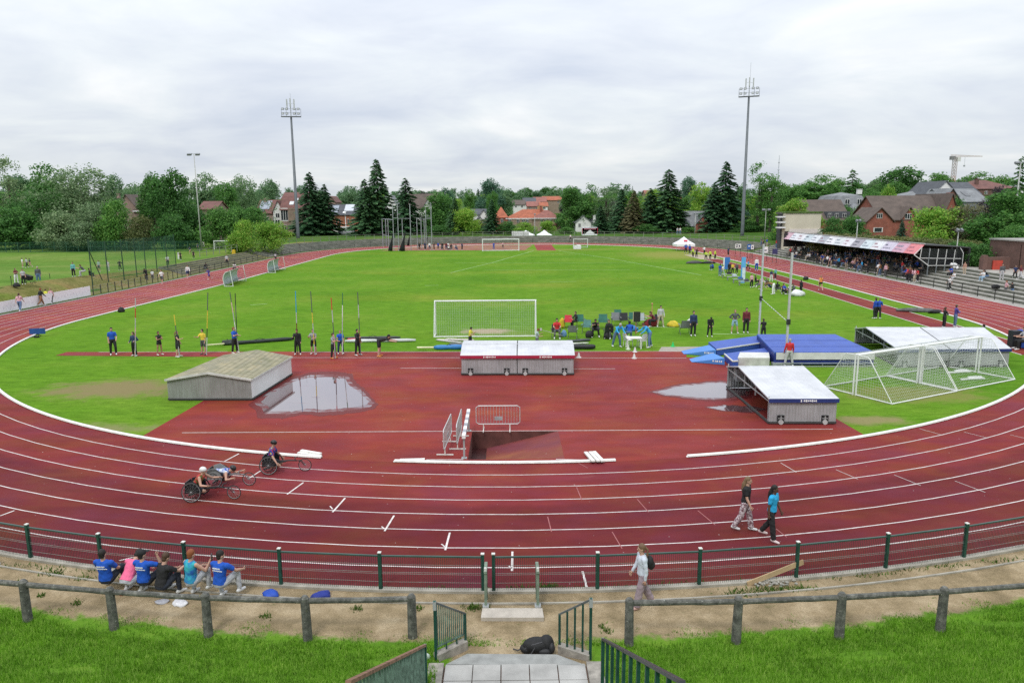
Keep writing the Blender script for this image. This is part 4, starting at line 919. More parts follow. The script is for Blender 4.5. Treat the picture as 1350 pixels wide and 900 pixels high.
h.block(430, 442, 266, 259, 285, 9, 'y', PINK, R_MAR, 14)
h = House('white_house', 'pale house with big brown roof behind the hammer cage', 'house', 244, 548); h.block(539, 575, 274, 256, 312, 10, 'x', WHW, R_BRN).block(556, 573, 276, 262, 312, 6, 'y', OFFW, R_BRN, -1.5); h.win(564, 281, 6, 5, -1.5).win(562, 294, 7, 8, -1.5); h.block(506, 524, 272, 258, 312, 9, 'y', WHW, R_GRY, 3); h.win(515, 278, 5, 6, 3)
h = House('white_house', 'small white gabled house with dark roofs left of the slim spruce', 'house', 252, 632); h.block(621, 640, 283, 276, 305, 8, 'x', WHW, R_SLT).block(630, 645, 287, 277, 305, 6, 'y', WHW, R_SLT, -1).block(626, 640, 296, 286, 306, 5, 'y', WHW, R_SLT, -3); h.win(637, 290, 3, 3, -1).win(633, 298, 4, 3.5, -3)
h = House('brick_villa', 'wide brick villa with orange red hipped roof and corner tower', 'house', 240, 700); h.block(668, 738, 287.6, 276, 310, 11, 'hip', TANB, R_RED).block(703, 739, 288, 277, 310, 8, 'hip', TANB, R_PNK, -1.2).block(652, 669, 287, 273, 310, 8, 'hip', REDB, R_RED, -.6); h.solid('gutter', 703, 288, 72, .9, WHITE, -1.8); h.solid('roof_wing', 730, 296, 10, 3, R_MAR, -1.6, 1)
for px in (662, 672, 683, 690, 695): h.win(px, 291, 3.6, 4.4, -.65, 2)
for px in (714, 719, 726, 734): h.win(px, 291.5, 3, 4.4, -1.25, 2)
for px in (675, 690, 714, 727): h.win(px, 302, 3, 5, -1.3, 2)
h.chim(713, 272, 279, 3, 4, REDB); h.chim(712, 271.5, 276, 7, 6, M((.4, .25, .12)))
for i, (pl, pr, ye, yr, Y, rf, wl) in enumerate(((676, 692, 270, 264, 320, R_BRN, WHW), (690, 706, 267, 261, 350, R_SLT, OFFW), (695, 712, 272, 266, 315, R_PNK, PINK), (704, 720, 266, 260, 360, R_PNK, WHW), (716, 740, 264, 259, 365, R_RED, TANB), (712, 722, 272, 267, 312, R_RED, WHW))):
    h = House('terraced_house', ['brown roofed', 'slate roofed', 'pink roofed', 'rose roofed', 'long orange roofed', 'small red roofed'][i] + ' house in the cluster above the red roofed villa', 'house', Y, (pl + pr)/2); h.block(pl, pr, ye, yr, 282, 10, 'x', wl, rf); h.win(pl + 4, ye + 2.4, 2.5, 2.2).win(pr - 4, ye + 2.4, 2.5, 2.2)
h = House('white_house', 'white gabled house with grey roof above the red and white tent', 'house', 232, 772); h.block(759, 779, 293, 284.5, 310, 8, 'y', WHW, R_GRY).block(766, 786, 293.5, 284.5, 310, 9, 'x', WHW, R_GRY, .5); h.chim(783.5, 284, 294, 3.4, .2, WHW); h.win(764, 297, 3, 5)
h = House('white_house', 'sliver of a white gabled house between two spruces', 'house', 236, 806); h.block(796, 812, 293, 286, 310, 8, 'y', WHW, R_GRY); h.win(806, 297, 3, 3)
h = House('brick_cottage', 'red brick cottage with steep grey roof left of the right floodlight', 'house', 219, 920); h.block(905, 936, 298, 279, 312, 9, 'x', REDB, R_GRY).block(916, 936, 297, 285, 312, 6, 'y', REDB, R_GRY, -1.5); h.win(924, 291, 2.4, 2.6, -1.5, 1).win(929, 303, 6, 5, -1.5, 2).win(908, 302, 2.4, 4.5, 0, 1); h.chim(932, 277, 284, 5, 5, REDB)
h = House('far_house', 'orange roof peeping above the spruces left of the tallest right spruce', 'house', 330, 856); h.block(851, 862, 256, 251, 265, 8, 'x', TANB, R_PNK); h.win(855, 258, 2, 2)
h = House('far_house', 'orange roofed house with white chimney behind the brick cottage', 'house', 300, 906); h.block(900, 918, 268, 260, 280, 8, 'x', WHW, R_RED); h.chim(913.5, 258.5, 268, 3.4, 3, WHW); h.win(905, 271, 2, 2)
h = House('flat_roof_house', 'cream box house with flat green roof and balconies behind the terrace', 'house', 138, 1056); h.block(1036, 1083, 281, 279, 322, 4, 'x', CREAM, M((.06, .11, .02), .9, .4), 0, flat=True); h.block(1030, 1036, 282, 280, 322, 2, 'x', M((.05, .055, .06), .8), M((.1, .1, .1)), 1.5, flat=True); h.solid('lower_wall', 1062, 311, 44, 18, M((.58, .53, .50), .8, .08), -.12, .2)
for yy in (286, 293, 300): h.solid('balcony', 1029, yy, 9, 1.6, WHITE, .6, 1.6)
h.win(1031, 289, 6, 4, 1.5, 2).win(1031, 296.5, 6, 4, 1.5, 2); h.solid('doorway', 1037, 311, 6, 12, M((.04, .025, .025)), -.26, .1)
h = House('brick_house', 'brick house with steep brown roof right of the cream box house', 'house', 152, 1092); h.block(1064, 1120, 290, 264, 300, 11, 'x', REDB, R_BRN); h.solid('dormer', 1102, 283, 30, 8, R_SLT, 1.4, 2.4)
for px in (1094, 1103, 1113): h.win(px, 284, 5, 5.4, .2, 2)
h.block(1064, 1085, 290, 264.5, 300, 11, 'x', REDB, R_BRN, -.05)
h = House('mansard_house', 'grey mansard house with bright white dormer windows', 'house', 185, 1122); h.block(1100, 1143, 270, 253, 290, 12, 'mansard', GREYW, R_GRY); h.win(1117, 266, 6, 7, -.4).win(1133, 266, 6, 7, -.4); h.chim(1133, 250, 256, 6, 7, WHW); h.block(1120, 1148, 284, 267, 295, 8, 'hip', WHW, R_GRY, -4); h.win(1130, 287, 3, 3, -4)
h = House('brick_house', 'large red brick house with long dark roof and two dormers', 'house', 136, 1200); h.block(1162, 1246, 289, 258.5, 312, 12, 'x', REDB, R_BRN); h.block(1143.5, 1177, 291, 274.5, 312, 7, 'y', REDB, R_BRN, -2.2); h.block(1244, 1262, 282, 256, 312, 12, 'y', REDB, R_BRN, -.4); h.block(1190, 1207, 286, 273.5, 296, 5, 'y', REDB, R_BRN, -.3); h.block(1218, 1235, 285, 273.5, 296, 5, 'y', REDB, R_BRN, -.3)
h.win(1159.5, 284.5, 7.6, 6.4, -2.2, 3).win(1157.5, 303, 12, 6, -2.2, 1).win(1197.5, 285, 9, 7, -.3, 3).win(1226, 284, 8, 6, -.3, 2); h.solid('arched_doorway', 1200, 303, 8, 10, WHITE, -.06, .1).solid('door', 1200, 304.5, 5.6, 8, BLACK, -.12, .06); h.chim(1252, 255, 266, 5, 5, REDB)
h = House('grey_roof_house', 'white gabled house with a large grey slate roof below the crane', 'house', 176, 1262); h.block(1229, 1262, 256, 239, 280, 12, 'y', WHW, R_SLT, 8); h.block(1249, 1292, 256, 240, 280, 12, 'x', WHW, R_SLT, 9); h.block(1250, 1303, 266, 249, 290, 13, 'x', GREYW, R_GRY, -4); h.block(1240, 1268, 268, 249, 290, 9, 'y', BRNB, R_GRY, -5); h.patch('skylight', .3, .4, .3, .6, GLZ)
x_ = h; h.b = (XZ(1250, 266, 172)[0], XZ(1303, 266, 172)[0], 172, 13, XZ(1276, 266, 172)[1], XZ(1276, 249, 172)[1], 0); h.patch('skylight', .32, .44, .35, .72, GLZ).patch('skylight', .58, .70, .35, .72, GLZ)
h.solid('lower_wall', 1278, 272, 38, 12, R_GRY, -4.1, .1)
h = House('far_house', 'house with wide maroon hipped roof right of the crane', 'house', 210, 1306); h.block(1274, 1342, 249, 236.5, 270, 12, 'hip', BRNB, R_MAR, 0); h.chim(1288, 236, 246, 4, 3, BRNB); h.block(1322, 1350, 246, 240, 262, 9, 'hip', WHW, R_GRY, 6); h.win(1300, 254, 4, 4).win(1325, 254, 4, 4)
h = House('grey_roof_house', 'low grey pyramid roof left of the white gabled house', 'house', 190, 1218); h.block(1198, 1240, 258, 251, 275, 10, 'hip', WHW, R_GRY); h.win(1210, 261, 3, 3)
# crane, antenna
c = thing('tower_crane', 'orange tower crane standing behind the eastern houses', 'crane', (at(1260, 240, 300).x, 300, H(at(1260, 240, 300).x, 300)), None)
YEL = M((.52, .24, .09), .6, .2); PALE = M((.50, .42, .37), .6, .15)
x, zt = XZ(1259.5, 208, 300); zb = H(x, 300); q = MB(); hw = .6; ns = 16
for sx in (-hw, hw):
    for sy in (-hw, hw): q.bar((x + sx, 300 + sy, zb), (x + sx, 300 + sy, zt), .15)
for i in range(ns):
    z0, z1 = zb + (zt - zb)*i/ns, zb + (zt - zb)*(i + 1)/ns
    for a, b_ in (((-hw, -hw), (hw, -hw)), ((hw, -hw), (hw, hw)), ((hw, hw), (-hw, hw)), ((-hw, hw), (-hw, -hw))): q.bar((x + a[0], 300 + a[1], z0), (x + b_[0], 300 + b_[1], z1), .08); q.bar((x + a[0], 300 + a[1], z1), (x + b_[0], 300 + b_[1], z1), .08)
q.m = [0 if max(q.v[k][2] for k in f) < zb + (zt - zb)*.68 else 1 for f in q.f]; q.build('mast', [YEL, M((.42, .36, .33), .6, .15)], c)
xl, xr = XZ(1253, 207, 300)[0], XZ(1295, 208, 300)[0]; q = MB()
for dz, dy in ((0, -.4), (0, .4), (.8, 0)): q.bar((xl, 300 + dy, zt + .4 + dz), (xr, 300 + dy*.4, zt + .4 + dz*.15), .11)
for i in range(24): 
    a = xl + (xr - xl)*i/24; b_ = xl + (xr - xl)*(i + .5)/24; e = xl + (xr - xl)*(i + 1)/24
    q.bar((a, 300, zt + .4), (b_, 300, zt + 1.15 - .65*i/24), .07); q.bar((b_, 300, zt + 1.15 - .65*i/24), (e, 300, zt + .4), .07)
q.build('jib', PALE, c); q = MB(); q.box((xl + .9, 300, zt - .1), (1.8, 1.2, 1.4)); q.build('counterweight', M((.2, .2, .2)), c); q = MB(); q.box((x + 1.2, 300, zt - .6), (1.3, 1.4, 1.6)); q.build('cab', OFFW, c)
q = MB(); q.tube([(xl + (xr - xl)*.46, 300, zt + .3), (xl + (xr - xl)*.46, 300, zt - 3)], .05, 5); q.box((xl + (xr - xl)*.46, 300, zt - 3.2), (.5, .5, .6)); q.build('hook', GALV, c)
p = at(1027.5, 205, 330); q = MB(); q.tube([(p.x, 330, H(p.x, 330)), (p.x, 330, p.z)], [.28, .1], 6)
for i in range(5): q.box((p.x, 330, p.z - 3 - i*3.2), (.7, .5, .3))
tag(q.build('antenna_mast', M((.42, .44, .48), .6, .1)), 'thin radio mast on the skyline right of the birches', 'antenna')
# ================================================================ terraces, fences and the grandstand
def seg_step(R0, R1, z0, z1, i0, i1, mb):
    for i in range(i0, i1):
        a, b = OB[i % len(OB)], OB[(i + 1) % len(OB)]
        mb.quad(ov(a, R0, z0), ov(a, R0, z1), ov(b, R0, z1), ov(b, R0, z0)); mb.quad(ov(a, R0, z1), ov(a, R1, z1), ov(b, R1, z1), ov(b, R1, z1) if False else ov(b, R0, z1))
    return mb
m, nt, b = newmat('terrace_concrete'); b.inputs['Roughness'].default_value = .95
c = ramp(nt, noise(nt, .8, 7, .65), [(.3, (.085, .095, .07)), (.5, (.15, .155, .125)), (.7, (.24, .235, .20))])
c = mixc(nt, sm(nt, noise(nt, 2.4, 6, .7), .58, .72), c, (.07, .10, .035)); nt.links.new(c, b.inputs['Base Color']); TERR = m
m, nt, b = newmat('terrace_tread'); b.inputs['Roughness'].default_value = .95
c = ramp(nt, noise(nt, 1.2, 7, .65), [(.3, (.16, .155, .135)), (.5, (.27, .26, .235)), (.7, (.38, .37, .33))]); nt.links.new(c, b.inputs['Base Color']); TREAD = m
def terrace(name, label, i0, i1, R0, dr, n, dz, mats, z0=0.0):
    mb = MB()
    for k in range(n):
        for i in range(i0, i1):
            a, c_ = OB[i % len(OB)], OB[(i + 1) % len(OB)]; r0, r1 = R0 + dr*k, R0 + dr*(k + 1); za, zb = z0 + dz*k, z0 + dz*(k + 1)
            mb.quad(ov(a, r0, za), ov(a, r0, zb), ov(c_, r0, zb), ov(c_, r0, za), 0); mb.quad(ov(a, r0, zb), ov(a, r1, zb), ov(c_, r1, zb), ov(c_, r0, zb), 1)
    for i in (i0, i1):
        a = OB[i % len(OB)]; pts = [ov(a, R0, z0 - .5)]
        for k in range(n): pts += [ov(a, R0 + dr*k, z0 + dz*(k + 1)), ov(a, R0 + dr*(k + 1), z0 + dz*(k + 1))]
        pts.append(ov(a, R0 + dr*n, z0 - .5)); mb.poly(pts, 0)
    return tag(mb.build(name, mats, fix=False), label, 'terrace')
NB = len(OB); RST = 61                      # RST: first index of the right straight
iE0, iE1 = RST - 1 - 8, RST + 29; iN0, iN1 = RST + 29, RST + 29 + 62
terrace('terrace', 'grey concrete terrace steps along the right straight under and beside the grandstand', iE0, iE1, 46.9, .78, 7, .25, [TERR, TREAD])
terrace('terrace', 'mossy grey terrace bank curving round the far bend', iN0 + 1, iN1, 46.6, .7, 7, .22, [TERR, TERR])
terrace('terrace', 'mossy terrace steps at the top of the left straight', iN1 + 1, iN1 + 13, 46.6, .7, 6, .2, [TERR, grassmat('mossy_tread', [(.10, .12, .05), (.16, .16, .08), (.2, .19, .12)], .3, 4)])
q = MB(); strip(q, 45.42, 46.9, .012, iE0, iE1); struct(q, 'apron', M((.30, .285, .26), .9, .2, .8, 0, .3), fix=False)
q = MB(); strip(q, 52.36, 62, 1.752, iE0, RST + 26); struct(q, 'plaza', M((.33, .31, .28), .9, .2, .5, 0, .3), fix=False)
q = MB(); strip(q, 45.42, 46.0, .010, iN0, NB + 12); struct(q, 'track_gutter', M((.14, .135, .12), .95, .3, 1), fix=False)
# dry grass bank along the training field and the mown field itself
q = MB()
for y in range(26, 176, 3):
    for j, (w0, w1) in enumerate(((46.3, 47.6), (47.6, 49.2), (49.2, 51.0))):
        P_ = [(BCX + sh(yy) - w_, yy, H(BCX + sh(yy) - w_, yy) + .03) for (w_, yy) in ((w0, y), (w1, y), (w1, y + 3), (w0, y + 3))]; q.quad(*P_)
struct(q, 'dry_bank', grassmat('dry_grass', [(.12, .13, .035), (.19, .17, .065), (.13, .17, .035)], .2, 5), fix=False)
q = MB(); gx = [-51 - 6*i for i in range(19)]; gy = [26 + 4*i for i in range(38)]
for x in gx[:-1]:
    for y in gy[:-1]:
        q.quad(*[(xx + BCX + sh(yy), yy, H(xx + BCX + sh(yy), yy) + .02) for xx, yy in ((x, y), (x, y + 4), (x - 6, y + 4), (x - 6, y))])
struct(q, 'training_field', GR_TRAIN, fix=False)
def barfence(name, label, pts, h, rails, mat, sp=2.4, r=.03, every=1, cat='fence', group=None):
    t = thing(name, label, cat, pts[0], group); q = MB()
    for i in range(len(pts) - 1):
        for z in rails: q.bar(pts[i] + Vector((0, 0, z)), pts[i + 1] + Vector((0, 0, z)), r*1.2)
    q.build('rails', mat, t); k = 0
    for i in range(0, len(pts), every):
        p = pts[i]; q = MB(); q.bar(p - Vector((0, 0, .1)), p + Vector((0, 0, h)), r*2); q.build('post', mat, t)
    return t
def along(R, idx, z): return [ov(OB[i % NB], R, z) for i in idx]
DK = M((.022, .026, .024), .6, .3); GREYM = M((.30, .31, .29), .6, .2)
barfence('track_fence', 'black railing between the right straight and the grandstand terrace', along(46.3, range(iE0, iE1, 1), 0), 1.05, (1.03, .55), DK, r=.028)
barfence('track_fence', 'dark railing along the foot of the far terrace', along(46.2, range(iN0 + 2, iN1, 2), 0), 1.0, (.98, .5), DK)
barfence('bank_fence', 'pale rail fence on top of the far terrace bank', along(51.8, range(iN0 + 2, iN1 + 8, 1), 1.54), 1.15, (1.1, .6), M((.20, .22, .17), .8, .3), r=.045)
barfence('track_fence', 'dark railing in front of the left terrace steps', along(46.2, range(iN1 + 1, iN1 + 13), 0), 1.0, (.98, .5), DK)
t = thing('track_fence', 'low wire fence with black posts along the left straight', 'fence', ov(OB[iN1 + 20], 46.3), None)
idx = [iN1 + 13 + i*.5 for i in range(0, 56)]
pp = [ov(OB[int(i) % NB], 46.3).lerp(ov(OB[(int(i) + 1) % NB], 46.3), i % 1) for i in idx]
for p in pp: q = MB(); q.bar(p, p + Vector((0, 0, 1.05)), .07); q.build('post', DK, t)
q = MB()
for i in range(len(pp) - 1):
    for z in (.25, .65, 1.0): q.tube([pp[i] + Vector((0, 0, z)), pp[i+1] + Vector((0, 0, z))], .008, 3, 0, False)
    n_ = 14
    for k in range(n_): p = pp[i].lerp(pp[i+1], k/n_); q.tube([p, p + Vector((0, 0, 1))], .004, 3, 0, False)
q.build('wire_mesh', GREYM, t, fix=False)
# advertising boards along the left fence and on the right railing
a, c = G(5.5, 407.5), G(86, 402.5); xx = BCX - 46.15
t = thing('banner', 'long white banner hung on the fence at the left edge of the track', 'banner', (xx, a.y, 0)); q = MB(); y0 = at(5.5, 407, 69).y; 
pa, pb = Vector((xx + sh(65.5), 65.5, .08)), Vector((xx + sh(79.5), 79.5, .08)); q.bar(pa + Vector((0, 0, .5)), pb + Vector((0, 0, .5)), .03, 1.0); q.build('cloth', M((.76, .77, .80), .6, .04, 2), t)
q = MB()
for i in range(26): p = pa.lerp(pb, .06 + i*.035) + Vector((.018, 0, .42 + .1*(i % 2))); q.box(p, (.01, .10, .22))
q.build('faint_print', M((.66, .66, .72), .6, .1), t)
def board(px0, px1, yt, yb, Y, mat, marks, label, z=None):
    A_, B_ = at(px0, yb, Y), at(px1, yb, Y); zt = at(px0, yt, Y).z; h = max(.5, zt - A_.z)
    t = thing('advertising_board', label, 'board', (A_.x, Y, 0), 'advertising boards on the railings'); w_ = B_.x - A_.x; zc = max(.45, (zt + A_.z)/2)
    q = MB(); q.box((A_.x + w_/2, Y, zc), (w_, .05, h)); q.build('panel', mat, t)
    q = MB()
    for (u, v, uw, vh) in marks: q.box((A_.x + w_*u, Y - .03, zc - h/2 + h*v), (w_*uw, .012, h*vh))
    if marks: q.build('print', M((.05, .06, .09), .6) if mat is not BLUEB else WHITE, t)
    for xx in (A_.x + .1, B_.x - .1): q = MB(); q.bar((xx, Y + .04, 0), (xx, Y + .04, zc), .05); q.build('post', DK, t)
BLUEB = M((.03, .12, .36), .6, .1)
board(969, 977, 321.5, 327, 132, M((.62, .64, .6), .5), [(.3, .7, .3, .2), (.3, .35, .3, .2), (.7, .5, .2, .5)], 'white advertising board with dark marks on the far right railing')
board(985, 990, 322, 328.5, 129, BLUEB, [(.5, .6, .5, .2)], 'blue advertising board on the far right railing')
board(990, 993.5, 323, 328.5, 128.5, WHITE, [(.5, .5, .4, .4)], 'narrow white board with a black mark beside the blue board')
board(1005, 1012, 325.5, 333, 122, WHITE, [(.5, .4, .6, .2)], 'white banner on the railing behind the runway')
board(1018, 1025, 328, 335, 119, M((.04, .04, .12), .6), [], 'navy banner on the railing left of the grandstand')
board(348, 356, 331, 334.5, 150, WHITE, [(.4, .5, .3, .5)], 'white board with a blot on the left terrace railing')
# ---- grandstand
SX = 46.9 + BCX + 1.2; GY0, GY1 = 87.6, 130.0
gs = thing('grandstand', 'low grandstand with a black roof and a slanting row of advertising panels', 'grandstand', (SX + 3, (GY0 + GY1)/2, 0))
RB = M((.025, .025, .026), .7, .2); zf, zt_, xb_ = 3.30, 4.45, SX + 6.4
q = MB(); q.prism([(SX + 1.0, GY0, zt_), (xb_, GY0, zt_ - .35), (xb_, GY0, zt_ - .47), (SX + 1.0, GY0, zt_ - .12)], (0, GY1 - GY0, 0)); q.build('roof', M((.05, .052, .052), .8, .3, .6), gs)
q = MB(); q.bar((SX + .98, GY0, zt_ + .06), (SX + .98, GY1 + .6, zt_ + .06), .16, .10); q.build('roof_edge', M((.45, .45, .43), .7, .2), gs)
q = MB(); q.box((xb_, (GY0 + GY1)/2, 2.9), (.2, GY1 - GY0, 2.3)); q.build('back_wall', RB, gs)
q = MB(); q.box((SX + 3.2, GY1 + .05, 3.1), (6.4, .1, 2.3)); q.build('end_wall', RB, gs)
ADC = [(.62, .62, .66), (.60, .60, .63), (.46, .52, .56), (.6, .62, .66), (.34, .36, .40), (.62, .62, .65), (.55, .58, .60), (.60, .60, .64), (.30, .29, .33), (.50, .57, .60), (.62, .63, .66), (.50, .46, .56), (.55, .22, .26)]
ADC = [(.52, .34, .40)] + ADC[:-1] + [(.52, .30, .38), (.60, .20, .22)]
na_ = len(ADC); dk = M((.07, .08, .12), .6)
for i, cc in enumerate(ADC):
    ya = GY1 + .6 - (GY1 + .6 - GY0)*i/na_; yb_ = GY1 + .6 - (GY1 + .6 - GY0)*(i + 1)/na_ + .02
    q = MB(); q.quad((SX, ya, zf), (SX, yb_, zf), (SX + .95, yb_, zt_ - .02), (SX + .95, ya, zt_ - .02)); q.quad((SX + .02, ya, zf - .02), (SX + .97, ya, zt_ - .04), (SX + .97, yb_, zt_ - .04), (SX + .02, yb_, zf - .02)); ad = q.build('advertising_panel', M(cc, .6, .16, 1.5), gs, fix=False)
    q = MB(); r3 = random.Random(i*7 + 2)
    f = lambda u, v: Vector((SX - .012 + .95*v, ya + (yb_ - ya)*u, zf + (zt_ - zf - .02)*v + .012))
    for (v0, n_, s_) in ((.62, r3.randint(3, 6), .16), (.28, r3.randint(4, 9), .09)):      # rows of small letters, too far to read
        u = .1
        for k in range(n_):
            wd = r3.uniform(.03, .07); 
            if u + wd > .92: break
            a = f(u, v0 - s_*.5); b_ = f(u + wd, v0 - s_*.5); c_ = f(u + wd, v0 + s_*.5); d_ = f(u, v0 + s_*.5); q.quad(a, b_, c_, d_); u += wd + r3.uniform(.01, .05)
    q.build('faint_print', [dk, M((.20, .22, .30), .6), M((.30, .12, .16), .6)][i % 3], ad, fix=False)
for k in range(9):
    y = GY0 + .1 + (GY1 - GY0)*k/8
    q = MB(); q.bar((SX + 4.3, y, 1.0), (SX + 4.3, y, zt_ - .3), .12); q.build('column', RB, gs)
    q = MB(); q.bar((SX + .1, y, zf), (SX + 4.3, y, zf + .35), .1); q.build('truss', RB, gs)
# white framed wind screen at the near end
WF = M((.55, .56, .54), .6, .12); x0, x1 = SX - .25, SX + 5.6; Yw = GY0 - .06
V_ = lambda x, z: Vector((x, Yw, z))
q = MB(); q.bar(V_(x0, 3.25), V_(x0 + .9, 4.15), .07); q.bar(V_(x0, 3.25), V_(x0 + 1.9, 1.9), .09); q.bar(V_(x0 + .6, 2.85), V_(x1 - .2, 2.75), .07); q.bar(V_(x0 + 1.9, 1.95), V_(x1 - .3, 1.95), .07)
for k in range(5): q.bar(V_(x0 + .75 + k*1.0, 2.85 if k == 0 else 1.95), V_(x0 + .85 + k*1.0, 4.0 - k*.05), .07)
q.bar(V_(x1 - .4, 4.0), V_(x1, 3.4), .07); q.bar(V_(x1, 3.4), V_(x1, 1.9), .06)
q.build('screen_frame', WF, gs)
q = MB(); q.quad(V_(x0 + .9, 2.0), V_(x1, 2.0), V_(x1, 3.9), V_(x0 + .9, 4.0)); m, nt, b = newmat('dark_screen'); b.inputs['Base Color'].default_value = (.02, .022, .025, 1); b.inputs['Roughness'].default_value = .2; b.inputs['Alpha'].default_value = .72
q.build('screen_glass', m, gs, fix=False)
for k, (zb, zt2) in enumerate(((.3, 4.0), (.9, 2.0), (1.2, 2.0))): q = MB(); q.bar(V_(x0 + 1.75 + k*1.0, zb), V_(x0 + 1.8 + k*1.0, zt2), .08); q.build('column', M((.16, .18, .19), .5), gs)
for row in range(6):
    q = MB(); z = .25*(row + 1) + .38; q.box((46.9 + BCX + sh(110) + .78*(row + .5) + .1, (GY0 + GY1)/2, z), (.32, GY1 - GY0 - 1, .05)); q.build('bench', M((.055, .05, .045), .7, .3), gs)
# brick block at the right edge
bk = thing('toilet_block', 'low brown brick building with open doorways at the right edge', 'building', (62, 80, 1.75))
q = MB(); bx0, bx1, by0, by1, bz = 58.2, 72, 81, 89, 1.7; D_ = ((.5, 1.5), (1.75, 3.3), (3.75, 4.3), (4.75, 6.9))
cuts = [(bx0 + .6, bx0 + 1.5), (bx0 + 1.75, bx0 + 3.7), (bx0 + 4.2, bx0 + 5.0), (bx0 + 5.3, bx0 + 7.4)]
xx = bx0
for (ca, cb) in cuts: q.box(((xx + ca)/2, by0 + .12, bz + 1.45), (ca - xx, .24, 3.3)); xx = cb
q.box(((xx + bx1)/2, by0 + .12, bz + 1.45), (bx1 - xx, .24, 3.3)); q.box(((bx0 + bx1)/2 , by0 + .115, bz + 2.72), (bx1 - bx0 - .02, .22, .9)); q.box((bx0 + .12, (by0 + by1)/2 + .15, bz + 1.5), (.24, by1 - by0 - .3, 3.38)); q.box(((bx0 + bx1)/2, by1, bz + 1.5), (bx1 - bx0, .24, 3.4))
for (ca, cb) in (cuts[1],): q.box(((ca + cb)/2, by0 + .1, bz + .75), (cb - ca, .2, 1.9))
q.build('wall', BRNB, bk)
q = MB(); q.box(((bx0 + bx1)/2, (by0 + by1)/2, bz + 3.28), (bx1 - bx0 + .3, by1 - by0 + .3, .16)); q.build('roof', M((.30, .29, .27), .9, .2), bk)
q = MB(); q.box((bx0 + 4, by0 + 2.6, bz + 1.4), (8, .1, 2.9)); q.build('inner_wall', M((.05, .03, .028), .9), bk)
q = MB(); q.box((cuts[3][0] + 1.5, by0 + .4, bz + 1.0), (1.1, .08, 2.1)); q.build('door', M((.13, .075, .06), .7), bk); q = MB(); q.box((cuts[3][0] + 1.9, by0 + .34, bz + 1.6), (.35, .03, .4)); q.build('notice', WHITE, bk)
for xx in (cuts[1][0] + 1.1, cuts[3][0] + .7):
    q = MB(); q.ball((xx, by0 + .05, bz + 2.0), (.55, .35, .38), 10, 6); q.build('wash_basin', M((.45, .45, .46), .4), bk)
q = MB(); q.box((55.6, 84, 2.4), (3.2, .5, 1.5)); q.box((54.2, 83.7, 2.5), (.5, .5, 1.8)); tag(q.build('brick_wall', BRNB), 'low brown brick wall beside the toilet block', 'wall')
q = MB(); q.box((55.7, 83.6, 2.2), (1.1, .16, 1.2)); tag(q.build('red_bin', M((.45, .06, .04), .6)), 'red waste bin against the low brick wall', 'bin')
# ================================================================ masts
def floodmast(px, yb, ytop, yplat, Y, label, tilt):
    p = at(px, yb, Y); x = p.x; zp = at(px, yplat, Y).z; zt = at(px, ytop, Y).z; zb = H(x, Y) - .3
    t = thing('floodlight_mast', label, 'floodlight', (x, Y, zb), 'tall floodlight masts')
    q = MB(); q.tube([(x, Y, zb), (x, Y, zb + 1), (x, Y, zp)], [.52, .46, .24], 14); q.build('mast', M((.12, .135, .145), .5, .15, 1, .2), t, True)
    w_ = 2.45; q = MB(); R3 = Matrix.Rotation(tilt, 3, 'Z'); f = lambda a, b_, c_: Vector((x, Y, zp)) + R3 @ Vector((a, b_, c_))
    q.bar(f(-w_, -.5, 0), f(w_, -.5, 0), .16); q.bar(f(-w_, .5, 0), f(w_, .5, 0), .16)
    for k in range(7): q.bar(f(-w_ + w_*k/3, -.5, 0), f(-w_ + w_*k/3, .5, 0), .1)
    for sx in (-w_, -w_/2, w_/2, w_): q.bar(f(sx, .5, 0), f(sx, .5, 2.0), .06)
    q.bar(f(-w_, .5, 1.0), f(w_, .5, 1.0), .05); q.bar(f(-w_, .5, 2.0), f(w_, .5, 2.0), .05); q.build('platform', M((.10, .11, .115), .6), t)
    for row in (0, 1):
        for sx in (-1.95, -.95, .95, 1.95):
            lb = MB(); c_ = f(sx, -.45, .75 + row*1.15); lb.prism([c_ + R3 @ Vector((-.32, .1, -.26)), c_ + R3 @ Vector((.32, .1, -.26)), c_ + R3 @ Vector((.32, .2, .28)), c_ + R3 @ Vector((-.32, .2, .28))], R3 @ Vector((0, -.28, -.05))); l_ = lb.build('lamp', M((.07, .075, .08), .5), t)
            lb = MB(); lb.box(c_ + R3 @ Vector((0, -.2, -.03)), (.48, .02, .34), R3); lb.build('lens', M((.55, .58, .6), .15), l_)
    q = MB(); q.tube([f(0, 0, 0), f(0, 0, 4.6)], .11, 8); q.build('antenna_pole', GALV, t)
    for dx in (-.85, .0, .95): q = MB(); q.box(f(dx, -.2, 3.3 + .2*(dx == 0)), (.30, .2, 2.1), R3); q.bar(f(dx, -.1, 3.3), f(0, 0, 3.3), .05); q.build('antenna', M((.42, .44, .44), .5), t)
    q = MB(); q.tube([f(.1, 0, 4.6), f(.1, 0, zt - zp)], .03, 5); q.build('lightning_rod', GALV, t)
floodmast(394, 330, 123, 154, 199, 'tall grey floodlight mast on the left behind the far bend', .12)
floodmast(978, 318, 83, 127.5, 192, 'tall grey floodlight mast on the right behind the far bend', -.35)
